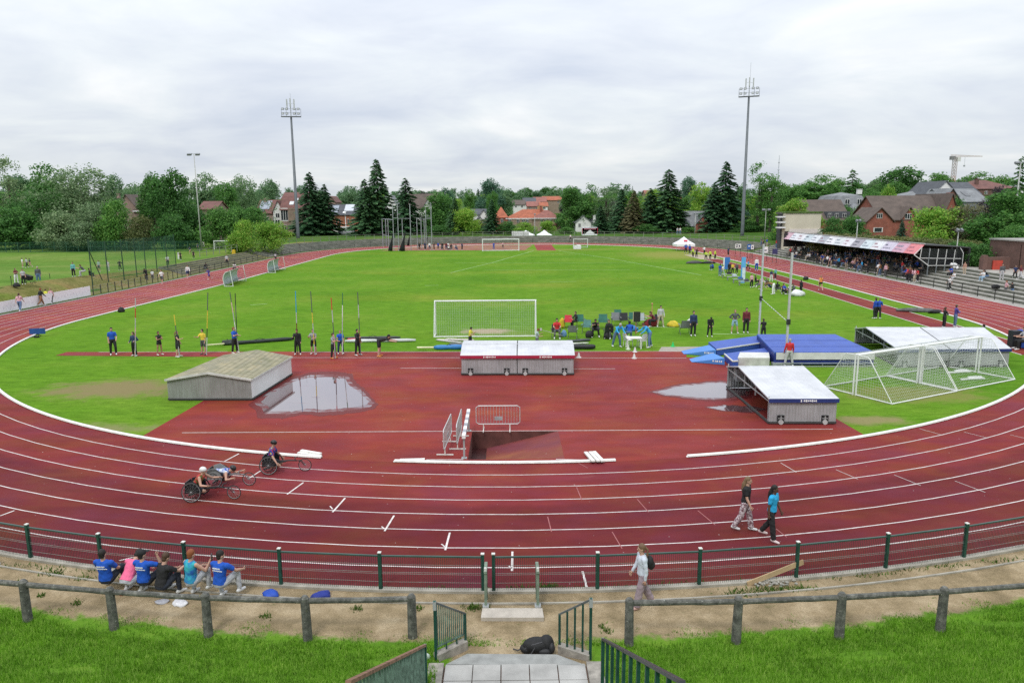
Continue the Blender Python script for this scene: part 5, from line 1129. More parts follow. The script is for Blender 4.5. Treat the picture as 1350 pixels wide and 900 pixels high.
def lamp(px, ytop, Y, label, hd, yb=None, r=.1):
    x, zt = XZ(px, ytop, Y); zb = H(x, Y) if yb is None else XZ(px, yb, Y)[1]
    t = thing('lamp_mast', label, 'lamp mast', (x, Y, zb), 'slim lamp masts'); q = MB(); q.tube([(x, Y, zb), (x, Y, zt)], [r*1.5, r*.7], 8); q.build('mast', M((.38, .39, .37), .6, .2), t, True)
    q = MB(); q.bar((x - hd, Y, zt), (x + hd, Y, zt), .08)
    q.build('crossarm', GALV, t)
    for s_ in (-1, 1): q = MB(); q.box((x + s_*hd*.8, Y - .2, zt - .12), (hd*.8, .45, .3), Matrix.Rotation(.5, 3, 'X')); q.build('lamp', M((.16, .17, .18), .5), t)
lamp(255.5, 203, 147, 'pale lamp mast with two lamps behind the training field', 1.0)
lamp(1346, 214, 108, 'slim lamp mast behind the toilet block at the right edge', .8)
lamp(1131, 290, 112, 'short pale lamp pole behind the grandstand', .3, None, .08)
lamp(1264, 302, 88, 'short lamp pole at the near end of the grandstand', .3, None, .06)
lamp(1010, 276, 168, 'curved street lamp between the birches and the cream house', .8, None, .07)
lamp(917, 281, 205, 'pale lamp pole in front of the brick cottage', .4, None, .1)
lamp(705, 282, 212, 'thin pole behind the white tents', .2, None, .07)
# ================================================================ hammer cage
cg = thing('hammer_cage', 'tall hammer throwing cage of grey poles with furled dark nets at the far end', 'throwing cage', G(545, 331))
CGM = M((.30, .32, .34), .5, .15, 2, .2); ct = []
for (px, yt, yb) in ((519.5, 268.5, 331), (525.8, 268.5, 331), (542, 268.5, 330), (569.5, 267.5, 330.5), (562.3, 275, 328.5), (505, 288.5, 325.5), (509.5, 288.5, 325), (512.5, 288.5, 326), (531.3, 288, 329), (550.5, 287.5, 328), (556, 288, 329), (560, 288, 328)):
    p = G(px, yb); z = at(px, yt, p.y).z; q = MB(); q.tube([p, (p.x, p.y, z)], .085, 7); q.build('pole', CGM, cg); ct.append((p, z))
q = MB()
for a, c_, z in ((0, 1, 0), (0, 1, 2), (3, 4, 0), (3, 4, 2), (5, 7, 0), (1, 8, 2), (8, 2, 2), (9, 10, 0), (10, 3, 2), (5, 0, 2), (7, 0, 2)):
    za = ct[a][1] if z == 0 else 6.2*.95 if z == 1 else min(ct[a][1], ct[c_][1], 7.0) if z == 2 else 3; q.bar((ct[a][0].x, ct[a][0].y, za), (ct[c_][0].x, ct[c_][0].y, za), .09)
for a, c_ in ((5, 0), (0, 1), (1, 8), (8, 2), (2, 9), (10, 3)): q.bar((ct[a][0].x, ct[a][0].y, 2.9), (ct[c_][0].x, ct[c_][0].y, 2.9), .07)
q.build('crossbars', CGM, cg)
for px, yb, w_ in ((514.5, 329.5, .5), (530, 331, .65), (519, 315, .3), (538, 318, .3), (561, 322, .25)):
    p = G(px, min(331, yb + 6)); q = MB(); q.tube([(p.x, p.y, .05), (p.x + .15, p.y, .9), (p.x + .4, p.y, 2.2), (p.x + .9, p.y, 4.2)], [w_, w_*.8, w_*.35, .06], 7); q.build('furled_net', M((.012, .014, .014), .95), cg, True)
# ================================================================ tents
def gazebo(px0, px1, yt, ye, yb, Y, top, label, marks=None, band=None, legs=True):
    x0, x1 = XZ(px0, ye, Y)[0], XZ(px1, ye, Y)[0]; xm = (x0 + x1)/2; w_ = x1 - x0; zt, ze, zb = XZ(px0, yt, Y)[1], XZ(px0, ye, Y)[1], max(H(xm, Y), XZ(px0, yb, Y)[1])
    t = thing('tent', label, 'tent', (xm, Y, zb)); D = w_; q = MB(); pk = (xm, Y + D/2, zt); vd = (zt - ze)*.32
    c_ = [(x0, Y), (x1, Y), (x1, Y + D), (x0, Y + D)]
    for i in range(4):
        a, b_ = c_[i], c_[(i + 1) % 4]; mid = ((a[0] + b_[0] + 2*xm)/4, (a[1] + b_[1] + Y*2 + D)/4)
        am, bm_ = ((a[0] + xm)/2, (a[1] + Y + D/2)/2), ((b_[0] + xm)/2, (b_[1] + Y + D/2)/2); zm = ze + (zt - ze)*.40
        q.quad((*a, ze), (*b_, ze), (*bm_, zm), (*am, zm)); q.add([(*am, zm), (*bm_, zm), pk], [(0, 1, 2)]); q.quad((*a, ze - vd), (*b_, ze - vd), (*b_, ze), (*a, ze))
    q.build('canopy', top, t)
    if legs:
        for a in c_: q = MB(); q.bar((*a, zb), (*a, ze), .05); q.build('leg', GALV, t)
    if marks: q = MB(); q.box((xm + .1, Y + D*.2, ze + (zt - ze)*.46), (w_*.2, .04, (zt - ze)*.3), Matrix.Rotation(-.9, 3, 'X')); q.build('red_mark', M((.5, .03, .06)), t)
    if band: band(t, x0, x1, Y, ze, zt, zb)
    return t
TW = M((.74, .75, .77), .6, .06)
gazebo(892, 916.5, 312.4, 322, 333, 152, TW, 'white pop-up tent with a red mark at the far right of the field', True)
gazebo(682, 705, 304, 310, 316, 206, TW, 'white party tent on the far bank, left one of the pair')
gazebo(708, 728, 303.5, 310, 316, 207, TW, 'white party tent on the far bank, right one of the pair')
RED_T = M((.50, .02, .07), .6, .1)
def redband(t, x0, x1, Y, ze, zt, zb):
    q = MB(); q.prism([(x0, Y + 1, ze - .3), (x1, Y + 1, ze - .3), (x1, Y + 1, zt), (x0, Y + 1, zt)], (0, .1, 0)); bd = q.build('red_banner', RED_T, t)
    q = MB(); q.add([(x0 + .6, Y + .96, ze - .3), (x1 - .6, Y + .96, ze - .3), ((x0 + x1)/2, Y + .96, ze + (zt - ze)*.62)], [(0, 1, 2)]); q.build('white_gable', TW, bd)
    q = MB()
    for i in range(14): q.box((x0 + .6 + (x1 - x0 - 1.2)*i/13, Y + .97, zt - .3), (.16, .02, .26))
    q.build('lettering', M((.60, .25, .3)), bd)
t = thing('tent', 'red and white tent with a pointed white front on the far bank', 'tent', (at(778, 310, 204).x, 204, 1.3)); x0, x1 = XZ(768, 310, 204)[0], XZ(788.5, 310, 204)[0]; redband(t, x0, x1, 204, 1.9, XZ(778, 300.5, 204)[1], 1.3)
q = MB(); q.box(((x0 + x1)/2, 206.5, 2.3), (x1 - x0 - .2, 3, 2.2)); q.build('body', TW, t)
p = at(711, 322, 196); q = MB(); q.box((at(686, 315, 200).x, 200, 1.6), (4.6, 1.6, 2.1)); tag(q.build('site_cabin', M((.58, .59, .58), .7)), 'pale site cabin at the foot of the far bank left of the run-up', 'cabin')
# ================================================================ goals with nets
def net(mb, a, b_, c_, d_, nu, nv, r=.006, m=0):       # a grid of strands over the quad a b c d
    for i in range(nu + 1): mb.tube([a.lerp(b_, i/nu), d_.lerp(c_, i/nu)], r, 3, m, False)
    for j in range(nv + 1): mb.tube([a.lerp(d_, j/nv), b_.lerp(c_, j/nv)], r, 3, m, False)
NETM = M((.50, .54, .50), .8, .1); GOALW = M((.66, .67, .66), .5, .08)
def goal(name, label, o, ex, ny, W, Hh, D, top, postr=.055, st=.12, nr=.005, group=None, base=True, cat='goal'):
    o = Vector(o); ex = Vector(ex).normalized(); ny = Vector(ny).normalized(); u = Vector((0, 0, 1)); P = lambda a, b_, c_: o + ex*a + ny*b_ + u*c_
    t = thing(name, label, cat, o, group)
    for a in (0, W): q = MB(); q.tube([P(a, 0, 0), P(a, 0, Hh)], postr, 9); q.build('post', GOALW, t)
    q = MB(); q.tube([P(-postr, 0, Hh), P(W + postr, 0, Hh)], postr, 9); q.build('crossbar', GOALW, t)
    if base:
        q = MB(); q.tube([P(0, 0, .04), P(0, D, .04)], postr*.8, 6); q.tube([P(W, 0, .04), P(W, D, .04)], postr*.8, 6); q.tube([P(0, D, .04), P(W, D, .04)], postr*.8, 6); q.build('base_frame', GOALW, t)
        for a in (0, W): q = MB(); q.tube([P(a, 0, Hh), P(a, top, Hh*.99), P(a, top + .12, Hh*.95), P(a, D, .04)], postr*.5, 6); q.build('stay', GOALW, t)
    q = MB(); net(q, P(0, top, Hh*.98), P(W, top, Hh*.98), P(W, D, .05), P(0, D, .05), int(W/st), int(Hh*1.1/st), nr); net(q, P(0, 0, Hh), P(W, 0, Hh), P(W, top, Hh*.98), P(0, top, Hh*.98), int(W/st), max(1, int(top/st)), nr)
    for a in (0, W):
        n_ = int(Hh/st)
        for j in range(n_): z = Hh*j/n_; d = top + (D - top)*(1 - z/Hh); q.tube([P(a, 0, z), P(a, d, z)], nr, 3, 0, False)
        for j in range(1, int(D/st)): d = D*j/int(D/st); zz = Hh*.98 if d < top else Hh*.98*(D - d)/(D - top); q.tube([P(a, d, 0), P(a, d, zz)], nr, 3, 0, False)
    q.build('net', NETM, t, fix=False); return t
gl_, gr_ = G(574.5, 440.4), G(706, 439.2)
goal('football_goal', 'full size white football goal behind the middle shed', gl_, gr_ - gl_, (0, -1, 0), (gr_ - gl_).length, 2.44, 1.35, .3, .06, .13, .0042)
gl_, gr_ = G(636.3, 331.2), G(684, 330.6); goal('football_goal', 'full size white football goal at the far end of the pitch', gl_, gr_ - gl_, (0, 1, 0), (gr_ - gl_).length, 2.44, 1.4, .5, .10, .4, .008)
ex = Vector((.888, .460, 0)); nn = Vector((-.460, .888, 0)); o = Vector((16.9, 34.86, 0)); sg_ = 'youth goals stored mouth to mouth at the right end'
goal('youth_goal', 'stored white youth goal nearest the open shed, opening away from the track', o - nn*.08, ex, -nn, 4.95, 2.0, 1.95, .5, .045, .13, .0045, sg_)
goal('youth_goal', 'stored white youth goal nearest the blue mats, backing on to them', o + nn*.08, ex, nn, 4.95, 2.0, 1.75, .5, .045, .13, .0045, sg_)
o2 = o + ex*5.1; goal('youth_goal', 'stored white youth goal at the far right, nearest the track kerb', o2 - nn*.08, ex, -nn, 4.95, 2.0, 1.9, .5, .045, .13, .0045, sg_)
goal('youth_goal', 'stored white youth goal in front of the wide white shed', o2 + nn*.08, ex, nn, 4.95, 2.0, 1.75, .5, .045, .13, .0045, sg_)
for i, (px, py) in enumerate(((1284, 501), (1266, 492))):
    p = G(px, py); q = MB(); q.bar(p + Vector((-.7, 0, .05)), p + Vector((.7, .25, .05)), .12, .06); q.bar(p + Vector((-.2, .2, .11)), p + Vector((.6, .35, .11)), .12, .06); tag(q.build('loose_slats', GOALW), ['pale slats lying on the grass inside the right youth goal, near pile', 'pale slats lying on the grass inside the right youth goal, far pile'][i], 'slats')
pl_ = G(283, 336); goal('small_goal', 'white training goal at the far end of the training field', at(283, 333, 150), (1, .1, 0), (0, 1, 0), 3.0, 2.3, 1.4, .4, .09, .3, .01)
goal('small_goal', 'small white goal frame by the far right corner of the pitch', G(756, 326.5), (1, 0, 0), (0, 1, 0), 3.2, 1.9, 1.0, .3, .06, .4, .008)
q = MB(); p = G(761, 328.5); q.box((p.x, p.y, .4), (1.6, .9, .7)); q.box((p.x + .3, p.y, .8), (.7, .8, .3)); tag(q.build('white_crate', M((.66, .67, .68))), 'white crate on the grass before the small far goal', 'crate')
# ================================================================ dugouts
def dugout(c_, dx, label):
    a = G(*c_[0]); b_ = G(*c_[1]); ex = (b_ - a).normalized(); L = (b_ - a).length; nn = Vector((ex.y, -ex.x, 0)); u = Vector((0, 0, 1)); t = thing('dugout', label, 'dugout', a, 'curved team dugouts beside the left straight')
    prof = [(.0, .1), (-.12, .8), (-.05, 1.35), (.2, 1.7), (.6, 1.85)]
    q = MB()
    for j in range(len(prof) - 1):
        f = lambda k, e: a + ex*(L*e) - nn*(-prof[k][0] + .0) + u*prof[k][1]
        q.quad(f(j, 0), f(j, 1), f(j + 1, 1), f(j + 1, 0))
    q.build('shell', M((.36, .43, .46), .3, .1), t, True, fix=False)
    q = MB()
    for e in (0, .33, .66, 1):
        for j in range(len(prof) - 1): q.bar(a + ex*(L*e) + nn*prof[j][0] + u*prof[j][1], a + ex*(L*e) + nn*prof[j+1][0] + u*prof[j+1][1], .06)
    for e in (0, 1): q.bar(a + ex*(L*e) + nn*1.0, a + ex*(L*e) + nn*.75 + u*2.0, .06); q.bar(a + ex*(L*e) + u*.06, a + ex*(L*e) + nn*1.0 + u*.06, .06)
    q.build('frame', GOALW, t); q = MB(); q.bar(a + nn*.35 + u*.45, b_ + nn*.35 + u*.45, .35, .05); q.build('bench', M((.2, .22, .24)), t)
dugout(((296, 378), (314, 370.5)), 1, 'grey curved dugout on the left side of the pitch, nearer one'); dugout(((354, 360), (367.5, 355.5)), 1, 'grey curved dugout on the left side of the pitch, farther one')
# ================================================================ training field net
t = thing('ball_net', 'tall green ball net on thin posts along the training field', 'net', at(122, 373, 76).to_tuple()); NP = [(121, 316, 366), (142, 318, 362), (162.5, 316, 355.5), (179.5, 314, 353.5), (192, 313.5, 351.5), (206.5, 312.5, 350), (220.5, 311, 346), (231.5, 309, 343)]
tp = []
for k, (px, yt, yb) in enumerate(NP):
    Y = 84 + k*3.4; p = at(px, yb, Y); z = H(p.x, Y); zt = at(px, yt, Y).z; q = MB(); q.tube([(p.x, Y, z), (p.x, Y, zt)], .06, 6); q.build('post', M((.02, .06, .035), .6), t); tp.append((Vector((p.x, Y, z)), Vector((p.x, Y, zt))))
q = MB(); q.tube([tp[0][1] - Vector((0, 0, 1.2)), tp[1][0] + Vector((-.6, 0, 0))], .05, 5); q.build('stay', DK, t)
q = MB()
for k in range(len(tp) - 1): net(q, tp[k][0], tp[k+1][0], tp[k+1][1], tp[k][1], 22, 26, .006)
for k in range(len(tp) - 1):
    off = Vector((-26, 60, .6)); 
q.build('net', M((.05, .16, .10), .8), t, fix=False)
t = barfence('boundary_fence', 'green mesh fence in front of the bushes behind the training field', [Vector((at(x, 330, 146).x, 146, H(at(x, 330, 146).x, 146))) for x in range(-40, 275, 16)], 2.0, (1.95, 1.0, .1), M((.03, .10, .06), .7), r=.04)
q = MB()
for i in range(19):
    a = Vector((at(-40 + i*16, 330, 146).x, 146, H(at(-40 + i*16, 330, 146).x, 146))); b_ = Vector((at(-24 + i*16, 330, 146).x, 146, H(at(-24 + i*16, 330, 146).x, 146))); net(q, a, b_, b_ + Vector((0, 0, 1.95)), a + Vector((0, 0, 1.95)), 14, 12, .012)
q.build('wire_mesh', M((.03, .12, .075), .7), t, fix=False)
# ================================================================ rolling sheds over the landing mats
def shed(label, FL, FR, BR_, BL_, ze, zr, axis, wall, roofm, band=None, wheels=(), open_=(), seam=(), white_side=None, zb=.10, ridge_t=.5, marks=(), over=.06):
    FL, FR, BR_, BL_ = [Vector((p[0], p[1], 0)) for p in (FL, FR, BR_, BL_)]; u = Vector((0, 0, 1)); t = thing('mat_shed', label, 'shed', (FL + FR + BR_ + BL_)/4)
    T_ = .05
    def panel(a, b_, name, mat, za=ze, zc=ze, peak=None):
        n = (b_ - a).cross(u).normalized()*T_; q = MB(); pts = [a + u*zb, b_ + u*zb, b_ + u*zc] + ([a.lerp(b_, ridge_t) + u*peak] if peak else []) + [a + u*za]; q.prism(pts, -n); q.build(name, mat, t)
    rz = zr - .05
    if axis == 'x':      # ridge parallel to the front wall
        panel(FL, FR, 'front_wall', wall); panel(BR_, BL_, 'back_wall', wall)
        if 'L' not in open_: panel(BL_, FL, 'side_wall', wall, peak=rz)
        if 'R' not in open_: panel(FR, BR_, 'side_wall', wall, peak=rz)
        rl, rr = FL.lerp(BL_, ridge_t), FR.lerp(BR_, ridge_t)
        e = (FR - FL).normalized()*over; d = (BL_ - FL).normalized()*over
        q = MB(); q.prism([FL - e - d + u*ze, FR + e - d + u*ze, rr + e + u*zr, rl - e + u*zr], u*.05); q.prism([rl - e + u*zr, rr + e + u*zr, BR_ + e + d + u*ze, BL_ - e + d + u*ze], u*.05); q.build('roof', roofm, t)
        for s_ in seam: 
            q = MB(); a = FL.lerp(FR, s_); r_ = rl.lerp(rr, s_); b_ = BL_.lerp(BR_, s_); q.bar(a - d + u*(ze + .055), r_ + u*(zr + .055), .05, .02); q.bar(r_ + u*(zr + .055), b_ + u*(ze + .055), .05, .02); q.bar(a - d*.2 - (BL_ - FL).normalized()*.015 + u*zb, a - d*.2 - (BL_ - FL).normalized()*.015 + u*(ze - .12), .04, .03); q.build('seam', DK, t)
        q = MB(); q.bar(rl - e + u*(zr + .05), rr + e + u*(zr + .05), .10, .03); q.build('ridge_cap', M((.5, .51, .53), .5), t)
    else:                # ridge runs away from the viewer
        panel(FL, FR, 'front_wall', wall, peak=rz); panel(BR_, BL_, 'back_wall', wall, peak=rz); panel(BL_, FL, 'side_wall', wall); panel(FR, BR_, 'side_wall', white_side or wall)
        e = (FR - FL).normalized()*over; d = (BL_ - FL).normalized()*over; rf, rb = FL.lerp(FR, ridge_t), BL_.lerp(BR_, ridge_t)
        q = MB(); q.prism([FL - e - d + u*ze, rf - d + u*zr, rb + d + u*zr, BL_ - e + d + u*ze], u*.05); q.prism([rf - d + u*zr, FR + e - d + u*ze, BR_ + e + d + u*ze, rb + d + u*zr], u*.05); q.build('roof', roofm, t)
        q = MB(); q.bar(FL - e - d*1.4 + u*(ze + .02), rf - d*1.4 + u*(zr + .02), .05, .10); q.bar(rf - d*1.4 + u*(zr + .02), FR + e - d*1.4 + u*(ze + .02), .05, .10); q.bar(FR + e + u*(ze - .0) - d, BR_ + e + d + u*ze, .04, .08); q.build('barge_board', M((.5, .5, .48), .6), t)
    if band:
        nrm = (FR - FL).cross(u).normalized(); e = (FR - FL).normalized()*over; q = MB(); q.bar(FL - e + nrm*(over + .02) + u*(ze - .03), FR + e + nrm*(over + .02) + u*(ze - .03), .03, .17, up=(0, 0, 1)); bd = q.build('fascia', band, t)
        for s_ in marks:
            q = MB(); c = FL.lerp(FR, s_) + nrm*(over + .04) + u*(ze - .03); ex = (FR - FL).normalized(); x = -.32
            for w_, h_ in ((.05, .10), (.03, 0), (.07, .07), (.06, .09), (.07, .06), (.06, .06), (.05, .09), (.07, .06), (.05, .07)):
                if h_: q.bar(c + ex*x, c + ex*(x + w_), .012, h_)
                x += w_ + .02
            q.build('lettering', WHITE, bd)
    q = MB(); L = [FL, FR, BR_, BL_]
    for i in range(4): q.bar(L[i] + u*(zb - .02), L[(i + 1) % 4] + u*(zb - .02), .08, .08)
    q.build('base_frame', M((.05, .05, .05), .7), t)
    for s_ in wheels:
        nrm = (FR - FL).cross(u).normalized(); c = FL.lerp(FR, s_) + nrm*.012 + u*.27; q = MB(); q.box(c, ((.30), .02, .26), math.atan2((FR - FL).y, (FR - FL).x)); wl = q.build('wheel_well', BLACK, t)
        q = MB(); q.tube([c + nrm*.02 - u*.16, c + nrm*.07 - u*.16], .105, 14); w2 = q.build('wheel', M((.42, .42, .42), .5), t); q = MB(); q.bar(c + nrm*.03 + u*.1, c + nrm*.03 - u*.16, .05, .03); q.bar(c + nrm*.03 - u*.0 - (FR - FL).normalized()*.12, c + nrm*.03 + (FR - FL).normalized()*.12, .03, .03); q.build('fork', GALV, w2)
    return t
CORR = corrugated((.38, .38, .40), .13, 'X'); CORRG = corrugated((.30, .305, .30), .12, 'X'); PANELW = M((.66, .67, .67), .5, .08, .8)
m, nt, b = newmat('mossy_shingle'); b.inputs['Roughness'].default_value = .9
bt = nd(nt, 'ShaderNodeTexBrick'); bt.inputs['Scale'].default_value = 1; bt.inputs['Brick Width'].default_value = .9; bt.inputs['Row Height'].default_value = .26; bt.inputs['Mortar Size'].default_value = .016
bt.inputs['Color1'].default_value = (.30, .27, .18, 1); bt.inputs['Color2'].default_value = (.24, .225, .16, 1); bt.inputs['Mortar'].default_value = (.13, .115, .07, 1)
tcn = nd(nt, 'ShaderNodeTexCoord'); mpn = nd(nt, 'ShaderNodeMapping'); mpn.inputs['Rotation'].default_value = (0, 0, R_(90)); nt.links.new(tcn.outputs['Object'], mpn.inputs[0]); nt.links.new(mpn.outputs[0], bt.inputs['Vector'])
c = mixc(nt, .8, bt.outputs['Color'], ramp(nt, noise(nt, 1.4, 7, .65), [(.3, (.55, .62, .45)), (.52, (1, 1, 1)), (.7, (1.3, 1.2, .95))]), 'MULTIPLY'); c = mixc(nt, sm(nt, noise(nt, 3, 6, .7), .60, .72), c, (.26, .20, .06))
nt.links.new(c, b.inputs['Base Color']); bump(nt, b, bt.outputs['Fac'], .3, .02); MOSS = m
roofw = M((.60, .61, .64), .45, .06, .8); 
def roofsheet():
    m, nt, b = newmat('pale_roof_sheet'); b.inputs['Roughness'].default_value = .45
    tc_ = nd(nt, 'ShaderNodeTexCoord'); w_ = nd(nt, 'ShaderNodeTexWave', wave_type='BANDS', bands_direction='X'); w_.inputs['Scale'].default_value = 1/.2*.314; nt.links.new(tc_.outputs['Object'], w_.inputs[0])
    c = ramp(nt, noise(nt, 1.1, 6), [(.3, (.42, .43, .46)), (.6, (.55, .56, .585))]); c = mixc(nt, .3, c, ramp(nt, w_.outputs['Fac'], [(0, (.86, .86, .88)), (.3, (1, 1, 1))]), 'MULTIPLY'); c = mixc(nt, sm(nt, noise(nt, 2.2, 6, .7, stretch=(3, .5, 1)), .62, .8), c, (.38, .38, .36))
    nt.links.new(c, b.inputs['Base Color']); bump(nt, b, w_.outputs['Fac'], .25, .02); return m
ROOFS = roofsheet()
zS1 = at(276, 500, 35).z; zR1 = at(274, 491, 35).z
shed('low grey shed with a mossy shingle roof left of the puddle', G(222.4, 528), G(332.6, 527.8), G(385, 494.5), (-16.0, 40.75), zS1, zR1, 'y', CORRG, MOSS, None, (), (), (), PANELW)
zS2 = at(680, 469, 39.85).z; b2l = G(612.7, 450, zS2); b2r = G(753.3, 449.8, zS2); zR2 = at(680, 457.5, (39.85 + b2l.y)/2).z
shed('twin grey shed with a crimson band in the middle of the red area', G(608.7, 494.6), G(756, 494.4), b2r, b2l, zS2, max(zR2, zS2 + .2), 'x', CORR, ROOFS, M((.34, .015, .05), .5, .1), (.08, .405, .57, .92), (), (.497,), None, marks=(.25, .75))
zS3 = at(1057, 526, 30.15).z; b3l = G(959.3, 484, zS3); b3r = G(1040.7, 484, zS3); rr3 = at(1026, 492.4, 33.5)
shed('pale shed with a navy band and an open left end', G(1013.3, 559), G(1101.3, 559), b3r, b3l, zS3, zS3 + .42, 'x', CORR, ROOFS, M((.02, .035, .16), .5, .1), (.175, .835), ('L',), (), None, ridge_t=.70, marks=(.56,))
t_ = bpy.data.objects['mat_shed.002']; FLv, BLv = G(1013.3, 559), Vector((b3l.x, b3l.y, 0)); q = MB(); q.bar((BLv.x, BLv.y, zS3 - .05), (FLv.x, FLv.y, zS3 - .10), .05, .04)
for f_ in (.02, .3, .55, .8, .98): p = FLv.lerp(BLv, f_); q.bar((p.x, p.y, zS3 - .3 if .1 < f_ < .9 else .1), (p.x, p.y, zS3 + .3*(1 - abs(f_ - .7))), .045)
q.build('end_frame', GALV, t_); q = MB(); q.bar((BLv.x + .1, BLv.y - .12, .75), (BLv.x + 2.6, BLv.y - .12, .75), .06, .08); q.build('inner_rail', GALV, t_); q = MB(); q.box((BLv.x + .55, BLv.y - .3, .75), (.42, .3, .62)); q.build('winch_box', M((.35, .36, .38), .5), t_)
zS4 = at(1255, 460.5, 41).z; b4l = G(1127.5, 433.5, zS4); b4r = G(1283, 434.5, zS4)
shed('wide white shed with a navy band behind the stored youth goals', G(1183, 484.5), G(1328.7, 483.5), b4r, b4l, zS4, zS4 + .40, 'x', CORR, ROOFS, M((.02, .035, .16), .5, .1), (.06, .42, .57, .93), ('L',), (.46,), None, ridge_t=.72, marks=(.25,))
t_ = bpy.data.objects['mat_shed.003']; FLv, BLv = G(1183, 484.5), Vector((b4l.x, b4l.y, 0)); q = MB(); q.bar((BLv.x, BLv.y, zS4 - .05), (FLv.x, FLv.y, zS4 - .15), .05, .04)
for f_ in (.02, .3, .55, .8, .98): p = FLv.lerp(BLv, f_); q.bar((p.x, p.y, .1 if f_ in (.02, .98) else zS4 - .3), (p.x, p.y, zS4 + .3*(1 - abs(f_ - .7))), .045)
q.build('end_frame', GALV, t_)
# ================================================================ pole vault landing area
BLU = M((.035, .085, .36), .55, .12, 1.2); BLUD = M((.015, .03, .20), .55, .15); BLUL = M((.06, .20, .52), .5, .1, 1); WHC = M((.52, .52, .50), .6, .15, 2)
vm = thing('landing_mat', 'big blue pole vault landing mat with pale side flaps', 'landing mat', (18, 44, 0)); zt = .80
A_, B_, C_, D_ = G(1048, 463.8, zt), G(1153, 463.8, zt), G(1101, 440.4, zt), G(1012, 440.4, zt)
A_.x = 15.4; D_.x = 16.4
q = MB(); q.prism([(p.x, p.y, zt) for p in (A_, B_, C_, D_)], (0, 0, -.1)); q.build('top_cover', BLU, vm)
q = MB(); q.prism([(p.x, p.y, zt - .1) for p in (A_, B_, C_, D_)], (0, 0, -.62)); q.build('foam', BLUD, vm)
q = MB(); q.prism([(A_.x + .1, A_.y - .05, zt - .03), (B_.x, B_.y - .05, zt - .03), (B_.x, B_.y - .09, zt - .42), (A_.x + .1, A_.y - .09, zt - .42)], (0, .03, 0)); q.build('side_flap', WHC, vm)
for f_ in (.28, .62): 
    q = MB(); a, b_ = A_.lerp(D_, f_), B_.lerp(C_, f_); q.bar((a.x + .1, a.y, zt + .006), (b_.x - .1, b_.y, zt + .006), .04, .01); q.build('seam', BLUD, vm)
q = MB()
for i in range(5): x = A_.x + .3 + i*1.2; q.bar((x, A_.y - .35, 0), (x, A_.y - .35, .22), .04)
q.bar((A_.x, A_.y - .35, .22), (B_.x, B_.y - .35, .22), .05, .04); q.bar((A_.x, A_.y - .35, .03), (B_.x, B_.y - .35, .03), .05, .05); q.build('rail', GALV, vm)
def wing(top, label, white):
    t = thing('mat_wing', label, 'landing mat', G(*top[0]), 'blue front wings of the landing mat'); zt = .44; P = [G(x, y, zt) for x, y in top]; q = MB(); q.prism([(p.x, p.y, zt) for p in P], (0, 0, -.40)); q.build('foam', BLU, t)
    q = MB(); 
    for (i, j) in white: q.bar((P[i].x, P[i].y, zt - .02), (P[j].x, P[j].y, zt - .02), .06, .07)
    q.build('piping', OFFW, t); return t
wing([(934, 450.7), (945, 460.3), (1013, 450), (1009, 441)], 'rear blue wing of the landing mat beside the take-off box', [(1, 2)])
wing([(955, 466), (966, 475.5), (973, 475), (977, 467), (1034, 464.5), (1012, 458)], 'front blue wing of the landing mat nearest the open shed', [(0, 1), (1, 2)])
def ramp_(tip0, tip1, hi0, hi1, label):
    a, b_ = G(*tip0), G(*tip1); c_, d_ = G(*hi0, .42), G(*hi1, .42); t = thing('mat_ramp', label, 'mat ramp', a, 'light blue wedge ramps before the landing mat'); q = MB()
    q.add([(a.x, a.y, .02), (b_.x, b_.y, .02), (d_.x, d_.y, .42), (c_.x, c_.y, .42), (c_.x, c_.y, .02), (d_.x, d_.y, .02)], [(0, 1, 2, 3), (3, 2, 5, 4), (1, 5, 2), (0, 3, 4), (0, 4, 5, 1)]); q.build('foam', BLUL, t)
    q = MB(); e = Vector((d_.x, d_.y - .012, .2)); n_ = Vector((b_.x - d_.x, b_.y - d_.y, 0)).normalized()
    for k, w_ in enumerate((.07, .06, .08, .05, .07)): q.bar(e + n_*(.15 + k*.12), e + n_*(.15 + k*.12 + w_), .01, .1)
    q.build('lettering', WHITE, t)
ramp_((898, 463), (901.5, 467), (935, 454.6), (944, 461.2), 'light blue wedge ramp on the far side of the take-off box'); ramp_((908.5, 473.5), (912, 477.6), (940, 465.2), (955.5, 472), 'light blue wedge ramp on the near side of the take-off box')
q = MB(); p = [G(972, 483.2), G(1014, 483.4), G(1013, 476), G(975, 475.5)]; q.prism([(v.x, v.y, .46) for v in p], (0, 0, -.44)); t = thing('base_cover', 'grey white cover box over the base of the near vault upright', 'cover', p[0]); q.build('box', M((.46, .46, .44), .7, .25, 2.2), t); q = MB(); q.prism([(v.x, v.y, .53) for v in p], (0, 0, -.068)); q.build('lid', M((.56, .56, .53), .6, .15), t)
q = MB(); p = G(1031, 482); q.box((p.x, p.y, .1), (1.2, .25, .2)); tag(q.build('base_rail', GALV), 'low metal base rail of the near vault upright', 'rail')
u1b, u2b = G(1000, 447), G(1035.5, 481.0); z1 = at(1004.5, 322, u1b.y).z; z2 = at(1043, 333, u2b.y).z
UPM = M((.50, .51, .52), .4, .12, 2, .2)
